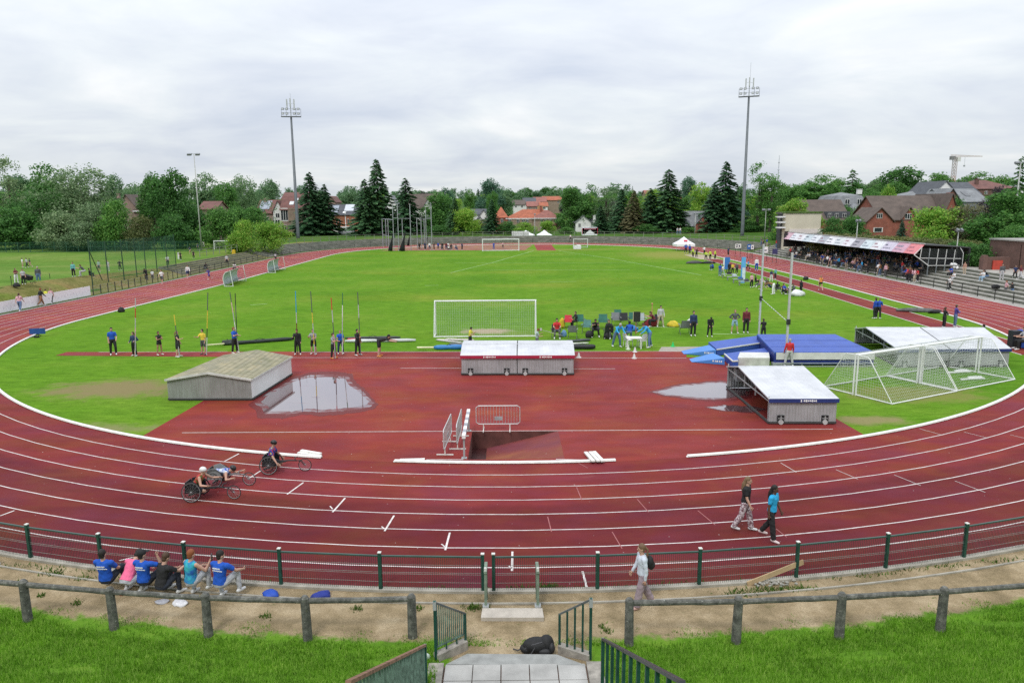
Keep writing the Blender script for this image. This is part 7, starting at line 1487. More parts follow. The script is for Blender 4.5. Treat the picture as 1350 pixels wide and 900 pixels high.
def fk(name):
    p = dict(D0); p.update(POSES[name]); r = R_; ln = r(p['lean']); J = {}
    up = V3((0, math.sin(ln), math.cos(ln))); fw = V3((0, math.cos(ln), -math.sin(ln)))
    J['pel'] = V3((0, 0, 0)); J['neck'] = up*.505; J['up'] = up; J['fw'] = fw
    hl = ln + r(p['head'][0]) - (0 if abs(p['lean']) < 30 else ln*.45); hy = r(p['head'][1]); hu = V3((0, math.sin(hl), math.cos(hl))); hf = V3((math.sin(hy)*-1, math.cos(hl)*math.cos(hy), -math.sin(hl)))
    J['head'] = J['neck'] + hu*.155 + fw*.015; J['hu'] = hu; J['hf'] = (hf - hu*hf.dot(hu)).normalized()
    for S, sx in (('L', -1), ('R', 1)):
        h, ab, k, ab2 = [r(v) for v in p[S]]; hip = V3((sx*.095, 0, -.03)); th = V3((sx*math.sin(ab), math.cos(ab)*math.sin(h), -math.cos(ab)*math.cos(h))); kn = hip + th*.42
        a = h - k; shn = V3((sx*math.sin(ab2), math.cos(ab2)*math.sin(a), -math.cos(ab2)*math.cos(a))); an = kn + shn*.42
        J['hip' + S], J['knee' + S], J['ank' + S] = hip, kn, an
        fl, ab, e, ab2 = [r(v) for v in p['a' + S]]; sh_ = up*.445 + V3((sx*.185, 0, 0)); ua = V3((sx*math.sin(ab), math.cos(ab)*math.sin(fl), -math.cos(ab)*math.cos(fl))); el = sh_ + ua*.29
        a = fl + e; fa = V3((sx*math.sin(ab2), math.cos(ab2)*math.sin(a), -math.cos(ab2)*math.cos(a))); wr = el + fa*.255
        J['sh' + S], J['el' + S], J['wr' + S], J['fa' + S] = sh_, el, wr, fa
        ft = V3((sx*.12, 1, -.10)) if shn.z < -.45 else (V3((0, .35, -1)) if p['ground'] != 'none' else V3((0, -1, -.2)))
        if p['ground'] == 'none': ft = shn + V3((0, -.1, -.15))
        J['toe' + S] = an + ft.normalized()*.165 + V3((0, 0, -.035 if shn.z < -.45 else 0)); J['heel' + S] = an - ft.normalized()*.055 + V3((0, 0, -.035 if shn.z < -.45 else 0))
    if p['ground'] == 'none': z = 0
    else:
        zs = [J['ank' + S].z - .085 for S in 'LR'] + [J['toe' + S].z - .045 for S in 'LR']
        if p['ground'] == 'hip': zs.append(-.125)
        z = -min(zs)
    for k, v in J.items():
        if k not in ('up', 'fw', 'hu', 'hf', 'faL', 'faR'): v.z += z
    J['z'] = z; return J
def torso(mb, J, g=0, z0=-.09, z1=.505):
    S = [(-.09, .135, .105), (-.02, .162, .118), (.08, .150, .108), (.18, .136, .098), (.30, .152, .108), (.39, .165, .108), (.45, .150, .085), (.49, .085, .062), (.515, .058, .055)]
    S = [s_ for s_ in S if z0 - .001 <= s_[0] <= z1 + .001]; etube(mb, [J['pel'] + J['up']*s_[0] for s_ in S], [s_[1] + g for s_ in S], [s_[2] + g for s_ in S], (1, 0, 0))
    if z1 > .44: limb(mb, [J['shL'] + V3((.05, 0, 0)) - J['up']*.01, J['shR'] - V3((.05, 0, 0)) - J['up']*.01], [.058 + g, .058 + g], 10)
HAND = lambda J, S: J['wr' + S] + J['fa' + S]*.085
def head_parts(mb, J, face=True):
    hu, hf = J['hu'], J['hf']; sd = hf.cross(hu); M3 = Matrix((sd, hf, hu)).transposed(); c = J['head']
    mb.ball(c + hu*.012, (.076, .094, .108), 14, 10, 0, M3); mb.ball(c - hu*.055 + hf*.02, (.058, .07, .06), 12, 8, 0, M3); limb(mb, [J['neck'] - J['up']*.05, c - hu*.06], [.06, .052], 10)
    if face:
        mb.ball(c - hu*.012 + hf*.098, (.014, .02, .024), 8, 6, 0, M3); mb.ball(c - hu*.058 + hf*.082, (.024, .012, .009), 8, 5, 0, M3)
        for s_ in (-1, 1): mb.ball(c + sd*.076*s_ - hu*.01, (.012, .022, .032), 8, 6, 0, M3)
def hair_parts(mb, J, style, g=.016):
    hu, hf = J['hu'], J['hf']; sd = hf.cross(hu); M3 = Matrix((sd, hf, hu)).transposed(); c = J['head']
    mb.ball(c + hu*.040 - hf*.016, (.080 + g*.5, .092 + g*.4, .088 + g), 14, 10, 0, M3); mb.ball(c - hf*.045 - hu*.025, (.072, .058, .072), 12, 8, 0, M3)
    if style == 'tail': limb(mb, [c - hf*.10 + hu*.03, c - hf*.16 - hu*.05, c - hf*.15 - hu*.2, c - hf*.13 - hu*.30], [.03, .034, .028, .012], 8)
    if style == 'long': limb(mb, [c - hf*.06 + hu*.02, c - hf*.105 - hu*.13, c - hf*.12 - hu*.28, c - hf*.11 - hu*.42], [.07, .075, .07, .035], 10)
    if style == 'bun': mb.ball(c - hf*.105 + hu*.05, .042, 10, 7)
def prims(J, sleeves, legs, style):           # (tag, a, b, ra, rb) used to colour the faces of a one-mesh figure
    P = [('top', J['pel'] + J['up']*.07, J['neck'] - J['up']*.06, .135, .13), ('bot', J['pel'] - J['up']*.08, J['pel'] + J['up']*.02, .15, .14), ('skin', J['neck'], J['head'] - J['hu']*.06, .05, .05), ('skin', J['head'] - J['hu']*.02 + J['hf']*.028, J['head'] - J['hu']*.06 + J['hf']*.03, .085, .07), ('hair', J['head'] + J['hu']*.03 - J['hf']*.03, J['head'] - J['hf']*.06 - J['hu']*.03, .10, .075)]
    if style in ('tail', 'long'): P.append(('hair', J['head'] - J['hf']*.11, J['head'] - J['hf']*.13 - J['hu']*.3, .06, .03))
    for S in 'LR':
        a, b_, c = J['sh' + S], J['el' + S], J['wr' + S]; f = {'none': .12, 'short': .62, 'long': 1}[sleeves]
        P.append(('top', a, a.lerp(b_, f), .06, .055)); P.append(('top' if sleeves == 'long' else 'skin', a.lerp(b_, f) if f < 1 else b_, c if f == 1 else b_, .045, .035))
        if f < 1: P.append(('skin', b_, c, .042, .03))
        P.append(('skin', c, HAND(J, S), .035, .035))
        h, k, n = J['hip' + S], J['knee' + S], J['ank' + S]
        if legs == 'long': P += [('bot', h, k, .09, .065), ('bot', k, n + (k - n)*.12, .06, .045)]
        elif legs == 'short': P += [('bot', h, h.lerp(k, .78), .095, .08), ('skin', h.lerp(k, .78), k, .065, .058), ('skin', k, n, .055, .04)]
        else: P += [('bot', h, h.lerp(k, .25), .095, .09), ('skin', h.lerp(k, .25), k, .08, .058), ('skin', k, n, .055, .04)]
        P.append(('shoe', J['heel' + S], J['toe' + S], .05, .04))
    return P
TAGS = ['skin', 'top', 'bot', 'hair', 'shoe']
_pm = {}
def figure(pose, sleeves, legs, style):       # one continuous mesh, material slots by region (for people small in the picture)
    key = (pose, sleeves, legs, style)
    if key in _pm: return _pm[key]
    J = fk(pose); mb = MB(); torso(mb, J, .012); head_parts(mb, J, False); hair_parts(mb, J, style, .01)
    for S in 'LR':
        g = .012 if sleeves == 'long' else 0; g2 = {'long': .02, 'short': .004, 'none': 0}[legs]
        limb(mb, [J['sh' + S], J['sh' + S].lerp(J['el' + S], .5), J['el' + S]], [.056 + g, .050 + (0 if sleeves == 'none' else .01), .042 + g]); limb(mb, [J['el' + S], J['wr' + S]], [.042 + g, .031 + g*.6]); limb(mb, [J['wr' + S], HAND(J, S)], [.03, .036], 8)
        limb(mb, [J['hip' + S], J['hip' + S].lerp(J['knee' + S], .55), J['knee' + S]], [.094 + g2*.5, .078 + g2 + (.015 if legs == 'short' else 0), .058 + g2]); limb(mb, [J['knee' + S], J['knee' + S].lerp(J['ank' + S], .35), J['ank' + S] + V3((0, 0, -.01))], [.057 + g2, .056 + g2, .038 + g2]); limb(mb, [J['heel' + S], J['toe' + S]], [.046, .036], 8)
    me = remesh(mb, .022, 2); P = prims(J, sleeves, legs, style)
    n = len(me.polygons); C_ = np.empty(n*3, np.float32); me.polygons.foreach_get('center', C_); C_ = C_.reshape(-1, 3); best = np.full(n, 9.0); idx = np.zeros(n, np.int32)
    for (tg, a, b_, ra, rb) in P:
        a, b_ = np.array(a), np.array(b_); d = b_ - a; t = np.clip(((C_ - a) @ d)/max(1e-9, d @ d), 0, 1); dist = np.linalg.norm(C_ - (a + t[:, None]*d), axis=1) - (ra + (rb - ra)*t)
        u = dist < best; best[u] = dist[u]; idx[u] = TAGS.index(tg)
    for _ in TAGS: me.materials.append(BLACK)
    me.polygons.foreach_set('material_index', idx); me.name = 'person'; _pm[key] = (me, J); return _pm[key]
SKIN = {'l': M((.46, .27, .20), .6, .08), 'm': M((.33, .18, .12), .6, .08), 'd': M((.10, .05, .033), .6, .1)}
HAIR = {'b': M((.014, .011, .010), .7, .3), 'n': M((.06, .032, .018), .7, .3), 'f': M((.22, .14, .07), .7, .3), 'r': M((.20, .06, .02), .7, .3), 'g': M((.30, .29, .28), .8, .2), 'w': M((.55, .55, .55), .8), 'k': M((.02, .03, .08), .7)}
CL = {'black': (.014, .014, .016), 'navy': (.02, .035, .10), 'blue': (.01, .075, .42), 'royal': (.012, .06, .36), 'sky': (.03, .30, .58), 'cyan': (.02, .28, .50), 'grey': (.24, .25, .26), 'lgrey': (.42, .42, .44), 'dgrey': (.08, .085, .09), 'white': (.66, .66, .66), 'red': (.50, .025, .03), 'maroon': (.13, .018, .028), 'yellow': (.62, .46, .05), 'lemon': (.60, .58, .06), 'hivis': (.48, .62, .06), 'pink': (.70, .18, .30), 'rose': (.58, .34, .38), 'orange': (.62, .24, .05), 'jeans': (.09, .15, .26), 'ljeans': (.25, .38, .50), 'beige': (.42, .36, .27), 'teal': (.12, .36, .36), 'sage': (.28, .38, .34), 'purple': (.07, .05, .24), 'green': (.04, .16, .07), 'brown': (.22, .11, .05), 'mauve': (.30, .22, .27), 'skinn': (.40, .23, .17)}
def cm_(c): return M(CL[c], .75, .14, 6)
ADJ = {'dgrey': 'dark grey', 'lgrey': 'light grey', 'ljeans': 'light blue', 'jeans': 'blue denim', 'hivis': 'yellow green', 'sky': 'bright blue', 'royal': 'blue', 'lemon': 'lemon yellow', 'skinn': 'bare'}
def col(o, cols):
    for i, m_ in enumerate(cols): o.material_slots[i].link = 'OBJECT'; o.material_slots[i].material = m_
def person(x, y, z, face, pose, top, bot, label, hair='n', sleeves='short', legs='long', style='short', skin='l', shoe='white', sc=.97, group=None):
    me, J = figure(pose, sleeves, legs, style); o = bpy.data.objects.new('person', me); COL.objects.link(o)
    o.location = (x, y, z); o.rotation_euler = (0, 0, R_(face - 90)); o.scale = (sc,)*3
    col(o, [SKIN[skin], cm_(top), cm_(bot), HAIR[hair], cm_(shoe)]); return tag(o, label, 'person', group)
def pp(px, py, hpx, face, pose, top, bot, label, z=0.0, **k):
    p = G(px, py, z); 
    if hpx:
        H_ = {'bend': 1.12, 'stoop': 1.5, 'bow': 1.62, 'sit': 1.3, 'sit_fwd': 1.15, 'ground': .95, 'ground_hug': .92}.get(pose, 1.74); d = p.y*.984 + (9.166 - z)*.18; k['sc'] = max(.80, min(1.08, hpx*d/FPX*1.02/H_))
    return person(p.x, p.y, z, face, pose, top, bot, label, **k)
# ---- the vaulters waiting along the runway and the poles they hold
pv = 'pole vaulters waiting along the runway'
pp(150, 468, 36, 300, 'lean_leg', 'blue', 'black', 'young man in blue shirt and black trousers, leftmost of the waiting vaulters', hair='b', group=pv)
pp(178, 469.5, 32, 250, 'hip', 'navy', 'black', 'woman in dark navy top with hand on hip holding a pole', sleeves='long', hair='n', style='tail', group=pv)
pp(211, 468, 31, 330, 'arms_x', 'black', 'black', 'woman in black crop top and brief shorts, third vaulter from the left', sleeves='none', legs='none', hair='n', style='bun', skin='m', group=pv)
pp(235.5, 470.5, 34, 0, 'pole', 'black', 'black', 'woman in black singlet holding a yellow tipped pole', sleeves='none', legs='short', hair='f', style='tail', group=pv)
pp(269, 467.5, 33.5, 250, 'pole', 'yellow', 'dgrey', 'man in pale yellow shirt and grey shorts holding a yellow banded pole', legs='short', hair='b', shoe='dgrey', group=pv)
pp(310, 465.5, 34, 340, 'pole2', 'blue', 'black', 'red haired vaulter in blue shirt behind the mossy shed', hair='r', group=pv)
pp(393, 467.5, 33.5, 280, 'pole', 'black', 'black', 'vaulter all in black with white shoes right of the mossy shed', sleeves='long', hair='b', group=pv)
pp(414, 467, 33, 265, 'pole2', 'grey', 'black', 'vaulter in grey shirt and black shorts holding a pole to the chest', legs='short', hair='b', group=pv)
pp(440, 472.5, 33.5, 340, 'pole2', 'grey', 'black', 'vaulter in grey shirt and long black trousers, closest to the white line', hair='n', shoe='orange', group=pv)
pp(449.5, 466.5, 31, 290, 'pole', 'blue', 'navy', 'fair haired vaulter in blue shirt behind the grey shirted one', hair='f', group=pv)
pp(472, 468.5, 34.5, 330, 'pole', 'black', 'black', 'vaulter in black tracksuit with white sleeves stripe and white shoes', sleeves='long', hair='b', group=pv)
pp(500, 470, 25, 0, 'bend', 'black', 'black', 'vaulter in black bending over with hands on the knees', legs='short', hair='b', shoe='orange', group=pv)
def vpole(b_, t_, cols, label):
    a = G(*b_); c = at(t_[0], t_[1], a.y - .15); a = V3((a.x, a.y - .25, .03)); mb = MB(); n = len(cols)
    for i in range(n): mb.tube([a.lerp(c, i/n), a.lerp(c, (i + 1)/n)], .027, 7, i)
    tag(mb.build('vaulting_pole', [cm_(k) for k in cols]), label, 'pole', 'vaulting poles held upright')
vpole((181, 469.5), (178.5, 393), ['lgrey', 'lgrey', 'rose', 'lgrey', 'red', 'lgrey'], 'pale vaulting pole held by the woman in navy')
vpole((239, 470), (229.5, 415), ['lgrey', 'dgrey', 'dgrey', 'yellow'], 'dark vaulting pole with yellow tip held by the woman in black singlet'); vpole((274.5, 467.5), (274, 385.5), ['lgrey', 'lgrey', 'black', 'yellow', 'yellow', 'dgrey', 'dgrey'], 'vaulting pole with yellow bands held by the man in yellow')
vpole((317, 464), (303, 385), ['lgrey', 'lgrey', 'white', 'lgrey', 'rose', 'dgrey'], 'pale leaning vaulting pole held by the red haired vaulter'); vpole((315, 464), (310, 386.5), ['black', 'dgrey', 'black', 'dgrey', 'black'], 'black vaulting pole held by the red haired vaulter')
vpole((394, 467), (389.5, 383.5), ['black', 'black', 'maroon', 'lgrey', 'cyan', 'cyan'], 'vaulting pole with turquoise top held by the vaulter in black'); vpole((416.5, 467), (409.5, 384), ['lgrey', 'yellow', 'lgrey', 'yellow', 'dgrey', 'dgrey'], 'vaulting pole with yellow middle held by the vaulter in grey and shorts')
vpole((443.5, 472), (436.5, 392.5), ['lgrey', 'rose', 'dgrey', 'lgrey', 'red'], 'grey vaulting pole with red top held by the vaulter in long trousers'); vpole((452.5, 466.5), (451.5, 386), ['white', 'sage', 'lgrey', 'white', 'green'], 'pale green vaulting pole held by the fair haired vaulter'); vpole((476.5, 468), (471.5, 385), ['dgrey', 'brown', 'dgrey', 'lgrey', 'dgrey'], 'grey vaulting pole held by the vaulter in black tracksuit')
# ---- vault spectators
gv = 'people watching the pole vault'
pp(620, 459, 28, 340, 'phone', 'lemon', 'black', 'person in lemon yellow shirt behind the twin shed', hair='b', group=gv); pp(708, 462, 29, 10, 'phone', 'sage', 'dgrey', 'person in sage shirt filming with a selfie stick behind the twin shed', hair='r', group=gv)
a = G(711, 462); q = MB(); q.tube([V3((a.x + .2, a.y - .1, 1.35)), V3((a.x + 1.5, a.y - .2, 1.0))], .013, 6); q.box(V3((a.x + .1, a.y - .1, 1.4)), (.12, .1, .16)); tag(q.build('selfie_stick', M((.4, .38, .35), .5)), 'long selfie stick held out by the person in sage', 'selfie stick')
def seated(px, py, face, top, bot, label, z=.0, **k): p = G(px, py); return person(p.x, p.y, z, face, k.pop('pose', 'sit'), top, bot, label, group=gv, **k)
seated(734, 445.5, 270, 'red', 'dgrey', 'man in red and white shirt sitting by the twin shed', hair='b', sc=1.05); seated(784, 443.5, 270, 'black', 'black', 'person in black crouching forward on a low chair', pose='sit_fwd', hair='b', skin='m', sc=1.05); seated(803, 445.5, 250, 'black', 'dgrey', 'person in black sitting in the front row by the two blue jackets', hair='n', sleeves='long'); seated(760, 431, 200, 'black', 'black', 'person in black sitting beside the bright red chair', hair='n', sleeves='long', sc=.9); seated(830, 448, 90, 'blue', 'jeans', 'person in blue jacket sitting behind the white table', hair='b', sleeves='long'); seated(863, 431, 180, 'maroon', 'black', 'person in dark red bent beside the marker post', pose='sit_fwd', hair='n')
pp(813, 457.5, 31, 290, 'stoop', 'sky', 'jeans', 'man in bright blue jacket standing left of the white table', sleeves='long', hair='g', group=gv); pp(856, 458, 31, 190, 'stoop', 'sky', 'jeans', 'man in bright blue jacket leaning over the right of the white table', sleeves='long', hair='n', group=gv)
pp(870.5, 431, 28, 275, 'stand_wide', 'lgrey', 'beige', 'man in grey hoodie and beige trousers standing behind the marker post', sleeves='long', hair='b', group=gv); pp(913.5, 443, 33, 275, 'stand', 'navy', 'black', 'man in navy jacket beside the single grey chair', sleeves='long', hair='b', group=gv); pp(935.5, 444, 26, 270, 'bow', 'black', 'black', 'person in black with head bowed between the navy man and the grey jacket', sleeves='long', hair='b', group=gv); pp(968, 439.5, 31, 270, 'hips', 'dgrey', 'ljeans', 'man in grey jacket and light blue shorts on the pitch', sleeves='long', legs='short', hair='f', group=gv); pp(983, 439, 33, 265, 'stand', 'maroon', 'black', 'man in maroon jacket and black trousers on the pitch', sleeves='long', hair='b', group=gv); pp(1006, 446, 24, 90, 'phone', 'black', 'black', 'person in black behind the far vault upright', hair='n', group=gv); pp(1039.5, 483, 37, 90, 'stand_wide', 'red', 'lgrey', 'man in red jacket adjusting the near vault upright', sleeves='long', hair='g', group=gv)
for a in ((1153, 420, 27, 120, 'stand', 'royal', 'black', 'person in blue jacket, left one of the pair by the jump runway', dict(sleeves='long', hair='n')), (1157.5, 420, 27, 40, 'phone', 'royal', 'black', 'person in blue jacket, right one of the pair by the jump runway', dict(sleeves='long', hair='f')), (1244, 432, 27, 0, 'arms_x', 'black', 'black', 'woman in black on the runway behind the wide white shed', dict(sleeves='long', hair='n', style='tail')), (1258.5, 431, 29, 350, 'arms_x', 'purple', 'jeans', 'person in purple jacket and jeans on the runway edge', dict(sleeves='long', hair='n')), (1294, 449, None, 120, 'ground', 'cyan', 'navy', 'person in cyan jacket sitting behind the wide white shed', dict(sleeves='long', hair='b')), (1350, 461, 36, 170, 'sit', 'lgrey', 'black', 'person in grey shirt sitting at the right edge behind the cart', dict(hair='n')), (1081.5, 383, 20, 80, 'walk', 'orange', 'black', 'woman in orange top and black shorts walking down the runway', dict(legs='none', sleeves='none', hair='f', style='tail')), (1055.5, 387, 18, 20, 'stand', 'black', 'black', 'person in black beside the white tarpaulin', dict(sleeves='long', hair='b')), (1033.5, 388, None, 300, 'ground', 'royal', 'black', 'person in blue sitting on the grass left of the white tarpaulin', dict(hair='n')), (1047, 387, None, 200, 'ground_hug', 'dgrey', 'black', 'person in dark grey sitting by the white tarpaulin', dict(hair='n', sleeves='long')), (1019.5, 388, 18, 140, 'bend', 'brown', 'white', 'person in brown top and white trousers bending on the infield', dict(hair='n', sleeves='long')), (1003, 383, 19, 300, 'walk2', 'rose', 'skinn', 'athlete in pale pink singlet behind the far vault upright', dict(legs='none', hair='n')), (990.5, 379, 18, 280, 'stand', 'rose', 'black', 'woman in pink top and black leggings beside the benches', dict(hair='n', style='tail')), (1016.5, 371, 15, 260, 'phone', 'navy', 'white', 'person in navy top and white trousers by the runway', dict(sleeves='long', hair='n')), (1022, 368, 14, 200, 'stand', 'teal', 'black', 'person in teal jacket by the runway', dict(sleeves='long', hair='n')), (986, 356, 13, 300, 'walk', 'sky', 'black', 'person in bright blue shirt crossing the runway', dict(hair='n')), (997, 357, 17, 270, 'stand', 'white', 'royal', 'person in white top and blue trousers on the grass strip', dict(hair='g', sleeves='long')), (971, 361, 14, 280, 'stand', 'dgrey', 'black', 'person in dark jacket between the blue columns', dict(sleeves='long', hair='n')), (965.5, 361, 14, 250, 'stand', 'yellow', 'black', 'person in yellow vest between the blue columns', dict(hair='n')), (961, 361, 15, 280, 'stand', 'black', 'black', 'person in black in front of the blue column', dict(sleeves='long', hair='n')), (949, 364, 16, 60, 'stand', 'royal', 'jeans', 'person in blue shirt left of the benches', dict(hair='n')), (952.5, 364, 15, 300, 'walk', 'white', 'sage', 'person in white shirt left of the benches', dict(hair='n')), (940, 356, None, 200, 'ground_hug', 'royal', 'navy', 'person in blue sitting on the infield edge', dict(sleeves='long', hair='n')), (960, 337, 11, 200, 'stand', 'navy', 'black', 'person in navy leaning at the blue column', dict(sleeves='long', hair='n'))):
    pp(*a[:8], group='people by the jump runway', **a[8])
for i, (px, py, c, f) in enumerate(((913.5, 339, 'hivis', 200), (918, 340, 'black', 300), (930.5, 343.5, 'hivis', 250), (936, 342.5, 'hivis', 280), (942.5, 342, 'hivis', 310), (928.5, 337, 'white', 200), (904, 334, 'royal', 60), (909, 335, 'royal', 300))):
    pp(px, py, 12.5, f, ['stand', 'phone', 'hips', 'stand'][i % 4], c, 'black', {'hivis': 'official in yellow green vest at the far end of the runway', 'black': 'person in black among the officials by the white tent', 'white': 'person in white among the officials by the runway', 'royal': 'person in blue under the white pop-up tent'}[c], group='officials at the far runway in ' + c, sleeves='long', hair='n')
for i in range(7): pp(995 + i*7.2 + random.uniform(-2, 2), 376 + i*2.0 + random.uniform(-2, 2), None, random.uniform(0, 360), random.choice(['ground', 'ground_hug', 'lie']), ['black', 'white', 'dgrey', 'navy', 'black', 'maroon', 'white'][i], ['black', 'dgrey', 'black'][i % 3], 'person in ' + ['black sitting left of the pink athlete', 'white sitting right behind the pink athlete', 'dark grey resting on the infield edge', 'navy resting on the infield edge', 'black resting beside the runway line', 'maroon resting on the infield edge', 'white resting near the seated person in blue'][i], group='athletes resting on the infield edge', hair='n')
# ---- left side: the training field and the left straight
def lp(px, py, hpx, face, pose, top, bot, label, z, **k): return pp(px, py, hpx, face, pose, top, bot, label, z=z, group='people on and beside the training field', **k)
def fz(px, py):                                        # height of the field under a pixel
    z = 1.0
    for _ in range(6): p = G(px, py, z); z = H(p.x, p.y) + .02
    return z
for a in ((27, 411, 25, 100, 'walk', 'rose', 'jeans', 'woman in pink top and jeans walking before the white banner', 0, dict(hair='n', style='tail')), (55, 403.5, 24, 60, 'walk', 'black', 'brown', 'man in black top with red cap passing the white banner', 0, dict(hair='r', sleeves='long')), (61.5, 401, 20, 80, 'walk2', 'lemon', 'black', 'runner in lemon yellow vest beside the white banner', 0, dict(hair='n', legs='short')), (68.5, 400, 20, 280, 'walk', 'rose', 'black', 'woman in pale pink top and black leggings at the end of the banner', 0, dict(hair='f')),
 (22, 373, 19, 330, 'arms_x', 'maroon', 'white', 'woman in dark top and white trousers on the training field', None, dict(hair='n', style='tail')), (31.5, 375, 20, 320, 'stand', 'lgrey', 'black', 'man in grey shirt behind the pushchair', None, dict(hair='n')), (51.5, 374, 25, 300, 'stand', 'dgrey', 'jeans', 'man in dark jacket and jeans standing right of the pushchair', None, dict(hair='g', sleeves='long')), (30, 352.5, 12, 60, 'stand', 'white', 'beige', 'child in white shirt, left of the group of three children', None, dict(hair='n', legs='short')), (36, 353, 13, 240, 'walk', 'lgrey', 'black', 'child in grey shirt in the middle of the group of three', None, dict(hair='b')), (40, 352.5, 12, 200, 'walk2', 'dgrey', 'skinn', 'child in dark top at the right of the group of three', None, dict(hair='b', legs='short')), (97.5, 365, 19, 280, 'stand', 'teal', 'black', 'person in teal jacket alone on the training field', None, dict(hair='n', sleeves='long')), (112, 364, 14, 200, 'sit_fwd', 'dgrey', 'lgrey', 'person in dark top crouching at the left end of the ball net', None, dict(hair='n')), (119, 366, None, 30, 'ground', 'black', 'black', 'person in black sitting at the foot of the ball net', None, dict(hair='b', sleeves='long')), (131, 358.5, 15, 270, 'stand', 'sage', 'dgrey', 'person in sage top behind the ball net', None, dict(hair='n', legs='short')), (143, 357.5, 11, 270, 'stand', 'lgrey', 'lgrey', 'child in pale clothes behind the ball net', None, dict(hair='f')), (158.5, 356.5, 13.5, 270, 'hips', 'black', 'black', 'person in black behind the ball net', None, dict(hair='b', sleeves='long')), (221.5, 351, 14, 300, 'stand', 'white', 'black', 'person in white shirt at the right end of the ball net', None, dict(hair='b')), (235.5, 342, 9.5, 60, 'stand', 'lgrey', 'white', 'person in pale clothes right of the ball net', None, dict(hair='n')), (238.5, 343, 11, 250, 'stand', 'black', 'black', 'person in black right of the ball net', None, dict(hair='b')), (251, 334, 9, 240, 'run', 'navy', 'skinn', 'player in navy near the lamp mast', None, dict(hair='b', legs='short')), (255.5, 341, 10.5, 270, 'stand', 'black', 'black', 'person in black below the lamp mast', None, dict(hair='b')), (261, 330, 9, 270, 'stand', 'navy', 'dgrey', 'person in navy at the foot of the lamp mast', None, dict(hair='n')), (268.5, 325.5, 7, 270, 'stand', 'white', 'white', 'person in white beside the lamp mast', None, dict(hair='f')), (72.5, 328.5, 6, 0, 'bend', 'black', 'black', 'person in black bending far across the training field', None, dict(hair='b')), (75.5, 328.5, 7, 180, 'stoop', 'white', 'brown', 'person in white stooping far across the training field', None, dict(hair='f')),
 (193.5, 371.5, 17, 260, 'bow', 'black', 'black', 'person in black leaning at the track fence', 0, dict(hair='b', sleeves='long')), (201.5, 370, 13, 120, 'stand', 'white', 'dgrey', 'person in white leaning on the fence beside the one in black', 0, dict(hair='b')), (214, 374, 18.5, 270, 'walk', 'white', 'dgrey', 'jogger in white shirt on the outer lane of the left straight', 0, dict(hair='n', legs='short')), (248, 366.5, 17, 300, 'walk2', 'white', 'navy', 'jogger in white top and navy shorts on the left straight', 0, dict(hair='n', sleeves='long', legs='short')), (269.5, 357, None, 340, 'sit_fwd', 'black', 'dgrey', 'person in black crouching at the fence of the left straight', 0, dict(hair='b', sleeves='long')), (276, 368.5, 16, 240, 'run', 'purple', 'purple', 'athlete in purple kit running on the left straight', 0, dict(hair='b', legs='short')), (299.5, 350, 14, 280, 'stand', 'lgrey', 'black', 'person in grey top standing by the fence above the dugouts', 0, dict(hair='n')), (310, 357.5, 10, 280, 'sit_fwd', 'white', 'black', 'athlete in white and black crouching behind the nearer dugout', 0, dict(hair='b', skin='d')), (363.5, 344, 10, 260, 'stand', 'lgrey', 'black', 'athlete in grey top behind the farther dugout', 0, dict(hair='b', skin='d')), (395, 330.5, 9, 270, 'stand', 'black', 'black', 'person in black where the left terrace meets the track', 0, dict(hair='b', sleeves='long')), (417, 327.5, 6, 270, 'stand', 'dgrey', 'dgrey', 'person in dark grey at the foot of the far terrace', 0, dict(hair='n'))):
    z = a[8] if a[8] is not None else fz(a[0], a[1]); lp(*a[:8], z, **a[9])
p = G(37, 374, fz(37, 374)); t = thing('pushchair', 'black pushchair standing on the training field', 'pushchair', p); q = MB(); q.prism([p + V3((-.3, -.25, .45)), p + V3((.35, -.25, .35)), p + V3((.5, -.25, .75)), p + V3((-.25, -.25, 1.0))], (0, .5, 0)); q.build('seat', CBLK, t); q = MB()
for y in (-.27, .27): q.tube([p + V3((-.75, y, 1.05)), p + V3((-.3, y, .75)), p + V3((.55, y, .15))], .02, 6); q.tube([p + V3((.1, y, .55)), p + V3((-.4, y, .15))], .02, 6)
q.build('frame', DK, t)
for x in (-.4, .55):
    for y in (-.27, .27): q = MB(); q.ring(p + V3((x, y, .14)), (0, 1, 0), .12, .025, 14, 5); q.build('wheel', BLACK, t)
blob('kit_bag', 'bag', 'black bag on the training field at the left edge', 22, 378, (.7, .5, .4), CBLK, 61, z=1.6)
for i, (px, py) in enumerate(((15.5, 377), (66.5, 372.5))):
    z = fz(px, py); p = G(px, py, z); q = MB(); q.bar(p, p + V3((0, 0, .9)), .04); q.ball(p + V3((0, 0, .93)), .06); tag(q.build('field_stake', DK), ['thin stake on the training field left of the woman in white trousers', 'thin stake on the training field right of the man in jeans'][i], 'stake')
p = G(308.5, 337, .6); q = MB(); q.box(p + V3((0, 0, .5)), (.6, .4, 1.0)); q.ball(p + V3((0, 0, 1.0)), (.3, .2, .12)); tag(q.build('yellow_bin', M((.55, .36, .02), .6)), 'yellow litter bin on the bank left of the terrace', 'bin')
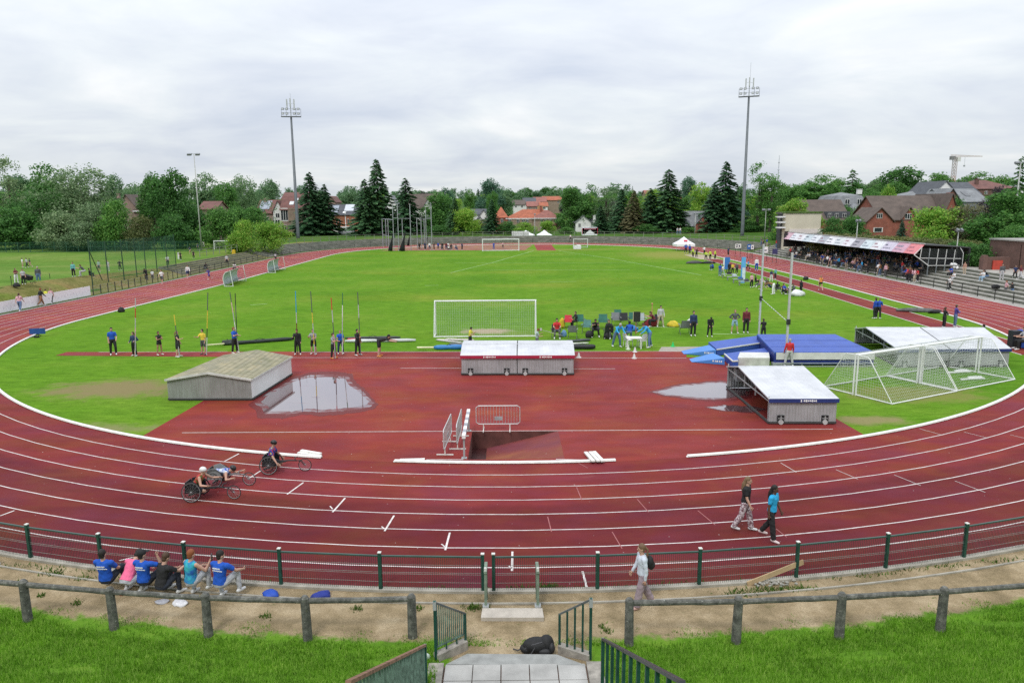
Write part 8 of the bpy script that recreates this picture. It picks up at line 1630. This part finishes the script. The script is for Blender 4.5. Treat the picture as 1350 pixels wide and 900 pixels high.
# ---- far end by the hammer cage
for i in range(15):
    px = 553 + (i*6.1 if i < 10 else 30 + (i - 10)*4.4) + random.uniform(-1.5, 1.5); c = ['black', 'navy', 'white', 'black', 'royal', 'dgrey', 'white', 'black', 'lgrey', 'navy', 'black', 'maroon', 'white', 'black', 'dgrey'][i]
    ps = 'stand' if i in (0, 1, 2, 3, 4, 9, 10) else random.choice(['sit', 'ground', 'phone', 'stand'])
    pp(px, 329.5 + random.uniform(-.6, .9), None, random.uniform(200, 340), ps, c, ['black', 'dgrey', 'navy'][i % 3], ADJ.get(c, c) + ' topped person in the group beside the hammer cage', group='people beside the hammer cage in ' + c, hair='n', sleeves='long', sc=.95)
pp(651, 329.5, 10, 270, 'stand', 'royal', 'royal', 'player in blue inside the far football goal', hair='b', group='people at the far goal'); pp(663, 327.5, 8, 270, 'hips', 'rose', 'black', 'person in pale pink behind the far football goal', hair='n', group='people at the far goal'); pp(752, 316.5, 6, 270, 'stand', 'white', 'black', 'person in white standing on the far terrace', z=.9, hair='n')
for i, (px, c) in enumerate(((893, 'lgrey'), (896.5, 'white'))): pp(px, 309, 10, 270, 'stand', c, 'jeans', ['person in grey on top of the far bank above the white tent', 'person in white on top of the far bank above the white tent'][i], z=1.54, hair='n', group='people on the far bank')
# ---- grandstand and terraces
cr = random.Random(21); POOL = ['black']*9 + ['dgrey']*4 + ['navy']*4 + ['white', 'lgrey', 'maroon', 'green', 'jeans', 'rose', 'brown', 'royal', 'red']  # weighted to black: shade under the stand roof is put into clothing colours
for row in range(6):
    z = .25*(row + 1); x = 46.9 + BCX + .78*(row + .5)
    for k in range(62):
        y = GY0 + 1 + k*.69; dens = (.30 if row < 4 else .2)*(1.25 if 95 < y < 122 else .75)
        if cr.random() > dens: continue
        c = cr.choice(POOL); person(x + sh(y) + .12, y, z - .02, 180 + cr.uniform(-22, 22), cr.choice(['sit', 'sit', 'sit_fwd']), c, cr.choice(['black', 'jeans', 'dgrey', 'navy', 'beige']), 'seated spectator in a ' + ADJ.get(c, c) + ' top under the grandstand roof', hair=cr.choice('bnnfg'), sleeves=cr.choice(['short', 'long']), style='short', skin=cr.choice('llm'), sc=.96, group='grandstand spectators in ' + c)
for i in range(34):                                    # standing along the rail and on the steps before and beyond the stand
    y = cr.uniform(86, 116) if i < 18 else cr.uniform(118, 150); row = 0 if i < 16 else cr.randint(0, 4); c = cr.choice(POOL + ['white', 'red', 'rose', 'sky', 'maroon']); far = y > 117
    if i < 16: x, z = 46.62 + BCX + sh(y), .014
    else: z = .25*(row + 1); x = 46.9 + BCX + sh(y) + .78*(row + .5)
    person(x, y, z, 180 + cr.uniform(-60, 60), cr.choice(['stand', 'phone', 'arms_x', 'hips', 'stand_wide']), c, cr.choice(['black', 'jeans', 'dgrey', 'beige']), ('standing spectator in a ' + ADJ.get(c, c) + (' top on the terrace beyond the grandstand' if far else ' top at the rail before the grandstand')), hair=cr.choice('bnnf'), sleeves=cr.choice(['short', 'long']), sc=.97, group=('terrace spectators beyond the stand in ' if far else 'rail spectators in ') + c)
for a in ((1126, 356.5, 17, 300, 'walk', 'skinn', 'black', 'athlete in beige top and shorts on the outer lane before the stand', 0, dict(legs='short', hair='f')), (1129.5, 356, 17, 260, 'stand', 'maroon', 'brown', 'person in maroon behind the beige topped athlete', 0, dict(hair='n')), (1093.5, 352, 14, 180, 'walk2', 'rose', 'black', 'athlete with bare legs before the middle of the stand', 0, dict(legs='none', hair='n')), (1251.5, 382.5, 18, 190, 'walk', 'white', 'black', 'person in white shirt and black trousers with a white balloon bunch at the rail', 0, dict(hair='b')), (1209.5, 371.5, 16, 180, 'bow', 'red', 'black', 'person in red top at the near end of the stand', .25, dict(hair='n')), (1258, 371, 12, 190, 'sit', 'white', 'lgrey', 'person in white sitting on the open terrace steps', .5, dict(hair='n')), (1271, 362.5, 14, 200, 'stand', 'skinn', 'beige', 'person in beige at the top of the terrace steps', 1.75, dict(hair='n')), (1296, 371, 14, 200, 'sit', 'white', 'ljeans', 'person in white top sitting on the upper terrace steps', 1.0, dict(hair='n')), (1301.5, 370, 13, 160, 'sit_fwd', 'black', 'jeans', 'person in dark top sitting right of the one in white', 1.0, dict(hair='b')), (1320, 369, 21, 250, 'stand', 'dgrey', 'lgrey', 'person with dark hood and grey trousers before the toilet block', 1.75, dict(hair='b', sleeves='long')), (1337.5, 367.5, 18, 250, 'walk', 'navy', 'black', 'person in navy top with a yellow bag by the toilet block', 1.75, dict(hair='n')), (1345, 368, 18, 120, 'walk2', 'maroon', 'lgrey', 'person in maroon top at the right edge by the toilet block', 1.75, dict(hair='r')), (1325, 391, 21, 170, 'hips', 'rose', 'dgrey', 'person in pink headscarf standing at the rail on the right', .05, dict(hair='r')), (1333.5, 392, 20, 190, 'phone', 'black', 'jeans', 'person in black top and bright jeans at the rail on the right', .05, dict(hair='b', sleeves='long')), (1254, 366, None, 190, 'sit', 'royal', 'black', 'person in royal blue sitting at the near end of the stand', .75, dict(hair='b'))):
    pp(*a[:8], z=a[8], group='people at the right terraces', **a[9])
blob('kit_bag', 'bag', 'black bag on the terrace steps left of the pink headscarf', 1312, 380, (.9, .5, .4), CBLK, 70, z=.75)
p = G(1256, 372, .05); q = MB()
for i in range(7): q.ball(V3((p.x + random.uniform(-.35, .35), p.y - .1 + random.uniform(-.1, .1), 1.95 + random.uniform(-.25, .25))), random.uniform(.14, .2), 9, 6)
tag(q.build('balloon_bunch', WHITE), 'bunch of white balloons above the rail at the near end of the stand', 'balloons')
# ================================================================ people close to the camera: body, hair and clothes apart
def hand(mb, J, S):
    w_, d = J['wr' + S], J['fa' + S].normalized(); sx = -1 if S == 'L' else 1; side = V3((0, 1, 0)); side = (side - d*side.dot(d)); side = side.normalized() if side.length > .2 else d.orthogonal().normalized(); pn = d.cross(side).normalized()*sx*-1
    for k, (o, L) in enumerate(((-.027, .066), (-.009, .076), (.009, .072), (.027, .058))):
        a = w_ + d*.062 + side*o; b_ = a + d*L*.5 + pn*.006; c = b_ + d*L*.42 + pn*.022; mb.tube([a, a + d*.02, b_, c], [.0095, .0095, .0085, .006], 6)
    a = w_ + d*.02 + side*.03; mb.tube([a, a + d*.035 + side*.03, a + d*.062 + side*.034 + pn*.012], [.011, .010, .007], 6)
def near(pose, loc, face, label, top, bot, hair, sleeves='short', legs='long', style='short', skin='l', shoe='white', sc=.95, vox=.0105, group=None, flare=0.0, torig=None):
    J = fk(pose); mb = MB(); torso(mb, J, 0); head_parts(mb, J, True)
    for S in 'LR':
        limb(mb, [J['sh' + S], J['sh' + S].lerp(J['el' + S], .45), J['el' + S]], [.054, .049, .040]); limb(mb, [J['el' + S], J['el' + S].lerp(J['wr' + S], .3), J['wr' + S]], [.040, .041, .027])
        mb.ball(J['wr' + S] + J['fa' + S]*.04, (.026, .030, .044), 10, 7, 0, J['fa' + S].to_track_quat('Z', 'Y').to_matrix())
        limb(mb, [J['hip' + S], J['hip' + S].lerp(J['knee' + S], .5), J['knee' + S]], [.090, .076, .056]); limb(mb, [J['knee' + S], J['knee' + S].lerp(J['ank' + S], .3), J['ank' + S]], [.054, .056, .036]); limb(mb, [J['heel' + S], J['toe' + S]], [.036, .030], 8)
    me = remesh(mb, vox, 1); fm_ = MB()
    for S in 'LR': hand(fm_, J, S)
    hm = fm_.mesh('h', [BLACK], smooth=True); bm = bmesh.new(); bm.from_mesh(me); bm.from_mesh(hm); bm.to_mesh(me); bm.free(); me.polygons.foreach_set('use_smooth', [True]*len(me.polygons))
    me.name = 'person'; me.materials.clear(); me.materials.append(SKIN[skin]); o = bpy.data.objects.new('person', me); COL.objects.link(o); o.location = loc; o.rotation_euler = (0, 0, R_(face - 90)); o.scale = (sc,)*3; tag(o, label, 'person', group)
    def child(name, build, mat, v=vox, sm_=1, wob=0.0):
        q = MB(); build(q); m_ = remesh(q, v, sm_)
        if wob:
            n = len(m_.vertices); co = np.empty(n*3, np.float32); m_.vertices.foreach_get('co', co); no = np.empty(n*3, np.float32); m_.vertices.foreach_get('normal', no); c = co.reshape(-1, 3); nn_ = no.reshape(-1, 3)
            f = np.sin(c[:, 2]*46 + np.sin(c[:, 0]*23)*2 + c[:, 1]*14)*.5 + np.sin(c[:, 2]*24 - c[:, 0]*31 + np.cos(c[:, 1]*27)*1.7)*.5; c += nn_*(f*wob)[:, None]; m_.vertices.foreach_set('co', c.ravel())
        m_.name = name; m_.materials.append(mat); ch = bpy.data.objects.new(name, m_); COL.objects.link(ch); ch.parent = o; return ch
    def shirt(q):
        torso(q, J, .020, -.02 if legs != 'kneel' else .02, .49)
        for S in 'LR':
            a, b_ = J['sh' + S], J['el' + S]
            if sleeves == 'short': limb(q, [a, a.lerp(b_, .3), a.lerp(b_, .6)], [.075, .071, .066])
            elif sleeves == 'long': limb(q, [a, a.lerp(b_, .5), b_], [.068, .062, .054]); limb(q, [b_, b_.lerp(J['wr' + S], .92)], [.054, .038])
    def pants(q):
        S_ = [(-.10, .135, .11), (-.02, .166, .124), (.05, .155, .115)]; etube(q, [J['pel'] + J['up']*s_[0] for s_ in S_], [s_[1] + .006 for s_ in S_], [s_[2] + .006 for s_ in S_], (1, 0, 0))
        for S in 'LR':
            h, k, n_ = J['hip' + S], J['knee' + S], J['ank' + S]
            if legs == 'short': q.tube([h + (h - k)*.05, h.lerp(k, .4), h.lerp(k, .85)], [.100, .100, .088], 12)
            else: limb(q, [h, h.lerp(k, .5), k], [.100, .090 + flare*.3, .072 + flare*.6]); q.tube([k - (n_ - k)*.08, k.lerp(n_, .4), k.lerp(n_, .98)], [.068 + flare*.6, .068 + flare*.8, .052 + flare], 12)
    sh_o = child('shirt', shirt, top, wob=.004); child('trousers' if legs == 'long' else 'shorts', pants, bot, wob=.005); 
    if style != 'helmet': child('hair', lambda q: hair_parts(q, J, style), hair, .009, 1, .002)
    else:
        hu, hf = J['hu'], J['hf']; sd = hf.cross(hu); M3 = Matrix((sd, hf, hu)).transposed(); child('helmet', lambda q: (q.ball(J['head'] + hu*.045 - hf*.012, (.100, .125, .098), 16, 10, 0, M3), q.ball(J['head'] + hu*.03 - hf*.06, (.085, .085, .07), 12, 8, 0, M3)), hair, .009, 1)
    for S in 'LR':
        def shoe_(q, S=S):
            limb(q, [J['heel' + S], J['heel' + S].lerp(J['toe' + S], .5), J['toe' + S]], [.046, .046, .038], 10); limb(q, [J['heel' + S].lerp(J['ank' + S], .6), J['ank' + S]], [.045, .046], 8)
        child('shoe', shoe_, shoe, .010, 1)
    q = MB(); sd = J['hf'].cross(J['hu'])
    for s_ in (-1, 1): q.ball(J['head'] + J['hf']*.088 + sd*.032*s_ + J['hu']*.012, (.012, .008, .007), 8, 5)
    e = bpy.data.objects.new('eyes', q.mesh('eyes', M((.04, .03, .025), .2))); COL.objects.link(e); e.parent = o
    return o, J, sh_o
def back_print(o, J, rows, mat):            # two rows of small printed letters across the shoulder blades
    q = MB(); up, fw = J['up'], J['fw']
    for (z, n_, h_, x0) in rows:
        x = x0; r3 = random.Random(n_)
        for k in range(n_):
            w_ = r3.uniform(.014, .024); c = J['pel'] + up*z; back = -fw*(.129 - .16*abs(x + w_/2)**1.4 + (.004 if z < .36 else -.004))
            a = c + back + V3((x, 0, 0)); q.prism([a - up*h_/2, a + V3((w_, 0, 0)) - up*h_/2, a + V3((w_ + .004, 0, 0)) + up*h_/2, a + V3((.004, 0, 0)) + up*h_/2], -fw*.008); x += w_ + .008
    m_ = q.mesh('lettering', mat); e = bpy.data.objects.new('lettering', m_); COL.objects.link(e); e.parent = o; return e
BLUT = M((.008, .075, .42), .8, .12, 14); PINKT = M((.72, .13, .26), .8, .1, 12); BLKT = M((.016, .016, .018), .85, .2, 14); BLK_H = HAIR['b']; BRN_H = HAIR['n']; GRYP = M((.34, .35, .38), .85, .15, 20); DRK = M((.018, .022, .035), .85, .2, 18); WSH = M((.55, .55, .56), .6, .2, 30)
gk = 'spectators sitting on the path behind the left rail'
def spot(px, py): p = G(px, py); return (p.x, p.y, 0)
PRINT = ((.385, 8, .034, -.11), (.335, 10, .022, -.105))
rows_ = [('ground', 142, 781, 84, 'spectator in blue shirt with white back print, leftmost on the path', BLUT, DRK, BLK_H, dict(print=1)), ('ground_bow', 169, 785, 75, 'spectator in bright pink shirt bending forward on the path', PINKT, GRYP, BLK_H, dict(sleeves='long')), ('ground_cap', 192, 784, 78, 'spectator in blue shirt and black cap between the pink and the black shirt', BLUT, DRK, BLK_H, dict(print=1)), ('ground_hug', 214, 787, 58, 'spectator in black shirt hugging the knees on the path', BLKT, DRK, BRN_H, {}), ('ground_phone', 254, 788, 62, 'spectator in turquoise singlet holding up a phone on the path', None, GRYP, HAIR['r'], dict(sleeves='none')), ('ground_side', 292, 792, 72, 'spectator in blue shirt and grey trousers, rightmost on the path', BLUT, GRYP, BLK_H, dict(print=1))]
m, nt, b = newmat('turquoise_singlet'); b.inputs['Roughness'].default_value = .8
nt.links.new(ramp(nt, noise(nt, 6, 4), [(.38, (.01, .09, .36)), (.5, (.02, .22, .42)), (.6, (.03, .36, .42))]), b.inputs['Base Color']); TURQ = m
for (ps, px, py, f, lab, tp_, bt_, hr, kw) in rows_:
    pr = kw.pop('print', 0); o, J, s_ = near(ps, spot(px, py), f, lab, tp_ or TURQ, bt_, hr, shoe=WSH, group=gk, sc=.98, **kw)
    if pr: back_print(o, J, PRINT, WHITE)
    if ps == 'ground_phone':
        c = o.matrix_basis @ (J['wrR'] + J['faR']*.1); q = MB(); q.box(c, (.02, .085, .16), R_(20)); tag(q.build('phone', M((.02, .02, .025), .3)), 'black phone held up by the spectator in turquoise', 'phone')
    if ps == 'ground_cap':
        hu, hf = J['hu'], J['hf']; sd = hf.cross(hu); M3 = Matrix((sd, hf, hu)).transposed(); q = MB(); q.ball(J['head'] + hu*.055 - hf*.01, (.094, .108, .088), 14, 9, 0, M3); q.ball(J['head'] + hu*.045 + hf*.13, (.07, .075, .012), 12, 6, 0, M3); e = bpy.data.objects.new('cap', q.mesh('cap', BLKT, smooth=True)); COL.objects.link(e); e.parent = o
p = G(-6, 746); o, J, s_ = near('lie', (p.x - .75, p.y - .05, 0), 355, 'spectator half out of the left edge with bare legs on the path', M((.45, .55, .6), .8), M((.35, .5, .5), .8), BRN_H, legs='short', shoe=WSH, group=gk)
# the woman by the right rail, the two walkers on the track
o, J, s_ = near('stroll', spot(846, 800), 186, 'woman in pale top and mauve trousers walking along the path with a black rucksack', M((.52, .56, .64), .8, .1, 12), M((.27, .21, .24), .85, .15, 12), M((.15, .09, .05), .7, .3), sleeves='long', style='tail', shoe=M((.5, .32, .3), .7), sc=.91, flare=.035)
q = MB(); c = J['pel'] + J['up']*.28 - J['fw']*.19; q.ball(c, (.13, .10, .17), 14, 10); q.ball(c - J['up']*.08 - J['fw']*.03, (.12, .10, .13), 12, 9); rb = MB(); rb.v = [tuple(o.matrix_basis @ V3(v)) for v in q.v]; rb.f = q.f; rb.m = q.m
o_ = rb.build('rucksack', CBLK, None, True); tag(o_, 'black rucksack on the back of the woman in pale top', 'bag')
m, nt, b = newmat('patterned_trousers'); b.inputs['Roughness'].default_value = .85
nt.links.new(ramp(nt, noise(nt, 16, 3, .6), [(.40, (.16, .085, .10)), (.5, (.34, .25, .28)), (.58, (.55, .50, .52))]), b.inputs['Base Color']); PATT = m
o, J, s_ = near('stroll', spot(981, 699), 330, 'fair haired woman in black shirt and patterned flared trousers walking on the track', BLKT, PATT, M((.17, .11, .06), .7, .3), style='long', shoe=WSH, sc=.94, flare=.03, group='two women walking on the near lanes')
q = MB()
o, J, s_ = near('stroll2', spot(1015.5, 711.5), 320, 'woman in cyan shirt and black trousers with long black hair walking on the track', M((.02, .33, .60), .8, .1, 12), BLKT, BLK_H, style='long', skin='d', shoe=M((.55, .45, .45), .7), sc=.93, flare=.02, group='two women walking on the near lanes')
# ---- three racing wheelchairs
CARB = M((.02, .02, .022), .35, .2); TYRE = M((.015, .015, .016), .7); SPK = M((.30, .30, .31), .4, .1, 1, .4)
def racing_chair(pr, pf, label, plabel, pose, top, bot, helm, disc, frame, back, skin='l', sl='none', shoe=None):
    a, b_ = G(*pr), G(*pf); ex = (b_ - a).normalized(); L = (b_ - a).length; th = math.atan2(ex.y, ex.x); n = V3((-ex.y, ex.x, 0)); u = V3((0, 0, 1)); Rw, Rf = .325, .235; tr = .36
    t = thing('racing_wheelchair', label, 'wheelchair', a + n*tr, 'racing wheelchairs on the near bend'); c0 = a + n*tr
    for s_ in (-1, 1):
        cw = c0 + n*s_*(tr - .07) + u*Rw; ax = (n*s_ + u*.17).normalized(); bc = c0 + n*s_*tr + u*0; cw = c0 + n*s_*(tr - .05) + u*Rw*.99
        q = MB(); q.ring(cw, ax, Rw - .013, .014, 36, 7); w_ = q.build('rear_wheel', TYRE, t, True); q = MB(); q.ring(cw, ax, Rw - .032, .010, 32, 6)
        e1 = ax.orthogonal().normalized(); e2 = ax.cross(e1)
        for k in range(14): q.tube([cw, cw + (e1*math.cos(k*.449) + e2*math.sin(k*.449))*(Rw - .03)], .0035, 4, 0, False)
        q.ball(cw, .03, 8, 6); q.build('rim', SPK, w_)
        q = MB(); q.ring(cw + ax*.035, ax, .19, .012, 28, 6); q.build('push_rim', CARB, w_)
        q = MB(); o1 = cw - ax*.075 + u*.10; q.prism([o1 + ex*(-.26) - u*.16, o1 + ex*(.22) - u*.14, o1 + ex*.24 + u*.12, o1 + ex*.02 + u*.27, o1 - ex*.22 + u*.20], -ax*.015); q.build('side_guard', back, t)
    cf = c0 + ex*L + u*Rf; q = MB(); q.ring(cf, n, Rf - .012, .012, 32, 6); w_ = q.build('front_wheel', TYRE, t, True); q = MB(); q.ring(cf, n, Rf - .028, .008, 28, 5)
    for k in range(12): q.tube([cf, cf + (ex*math.cos(k*.5236) + u*math.sin(k*.5236))*(Rf - .025)], .0035, 4, 0, False)
    q.ball(cf, .026, 8, 6); q.build('rim', SPK, w_)
    q = MB(); q.tube([c0 + n*.28 + u*Rw, c0 - n*.28 + u*Rw], .022, 8); q.tube([c0 + u*(Rw + .03), c0 + ex*L*.55 + u*(Rw + .08), c0 + ex*(L - .28) + u*(Rw + .07)], [.032, .028, .026], 8)
    for s_ in (-1, 1): q.tube([c0 + ex*(L - .28) + u*(Rw + .07), c0 + ex*(L - .14) + n*s_*.045 + u*(Rf + .16), cf + n*s_*.045], .014, 7); q.tube([c0 + ex*.1 + n*s_*.17 + u*(Rw + .02), c0 + ex*.55 + n*s_*.05 + u*(Rw + .06)], .018, 7)
    q.build('frame', frame, t); q = MB(); hb = c0 + ex*(L - .34) + u*(Rw + .17); q.tube([hb - n*.14 + ex*.05, hb - n*.05, hb + n*.05, hb + n*.14 + ex*.05], .012, 7); q.tube([hb, hb - u*.1], .014, 7); q.build('steering_bar', frame, t)
    q = MB(); q.prism([c0 - ex*.16 - n*.19 + u*(Rw + .0), c0 + ex*.30 - n*.17 + u*(Rw - .10), c0 + ex*.30 + n*.17 + u*(Rw - .10), c0 - ex*.16 + n*.19 + u*(Rw + .0)], u*.05); q.prism([c0 - ex*.17 - n*.18 + u*(Rw + .02), c0 - ex*.17 + n*.18 + u*(Rw + .02), c0 - ex*.22 + n*.17 + u*(Rw + .28), c0 - ex*.22 - n*.17 + u*(Rw + .28)], -ex*.025); q.build('seat', CARB, t)
    pl_ = c0 - ex*.02 + u*(Rw + .12); near(pose, pl_, math.degrees(th), plabel, top, bot, helm, sleeves=sl, legs='short', style='helmet', skin=skin, shoe=shoe or CARB, sc=.92, group='wheelchair racers on the near bend')
STB = M((.02, .022, .026), .5, .1)
m, nt, b = newmat('red_green_singlet'); b.inputs['Roughness'].default_value = .8; nt.links.new(ramp(nt, noise(nt, 7, 2), [(.45, (.42, .03, .03)), (.55, (.10, .10, .02))]), b.inputs['Base Color']); RGS = m
m, nt, b = newmat('blue_yellow_vest'); b.inputs['Roughness'].default_value = .8; nt.links.new(ramp(nt, noise(nt, 6, 2), [(.40, (.36, .02, .04)), (.46, (.02, .04, .25)), (.56, (.02, .04, .25)), (.62, (.6, .5, .05))]), b.inputs['Base Color']); BYV = m
m, nt, b = newmat('blue_white_singlet'); b.inputs['Roughness'].default_value = .8; nt.links.new(ramp(nt, noise(nt, 7, 2), [(.45, (.01, .06, .36)), (.62, (.55, .58, .62))]), b.inputs['Base Color']); BWS = m
racing_chair((252, 662.5), (302.5, 663.5), 'black racing wheelchair nearest the camera, ridden with a white helmet', 'racer with white helmet and red singlet leaning forward in the nearest chair', 'racer', RGS, DRK, M((.66, .66, .66), .35), 0, CARB, STB)
racing_chair((281, 644), (323, 645), 'grey racing wheelchair ridden by the racer bent flat in blue', 'racer in blue and white singlet bent flat over the middle chair', 'racer_low', BWS, DRK, M((.02, .02, .022), .4), 0, M((.20, .20, .21), .4, .1, 1, .3), M((.24, .25, .25), .5))
racing_chair((354, 626), (399, 625.5), 'black racing wheelchair leading nearest the white kerb', 'racer with black helmet sitting upright in the leading chair', 'racer_up', BYV, DRK, M((.012, .012, .014), .35), 0, CARB, STB, sl='short')
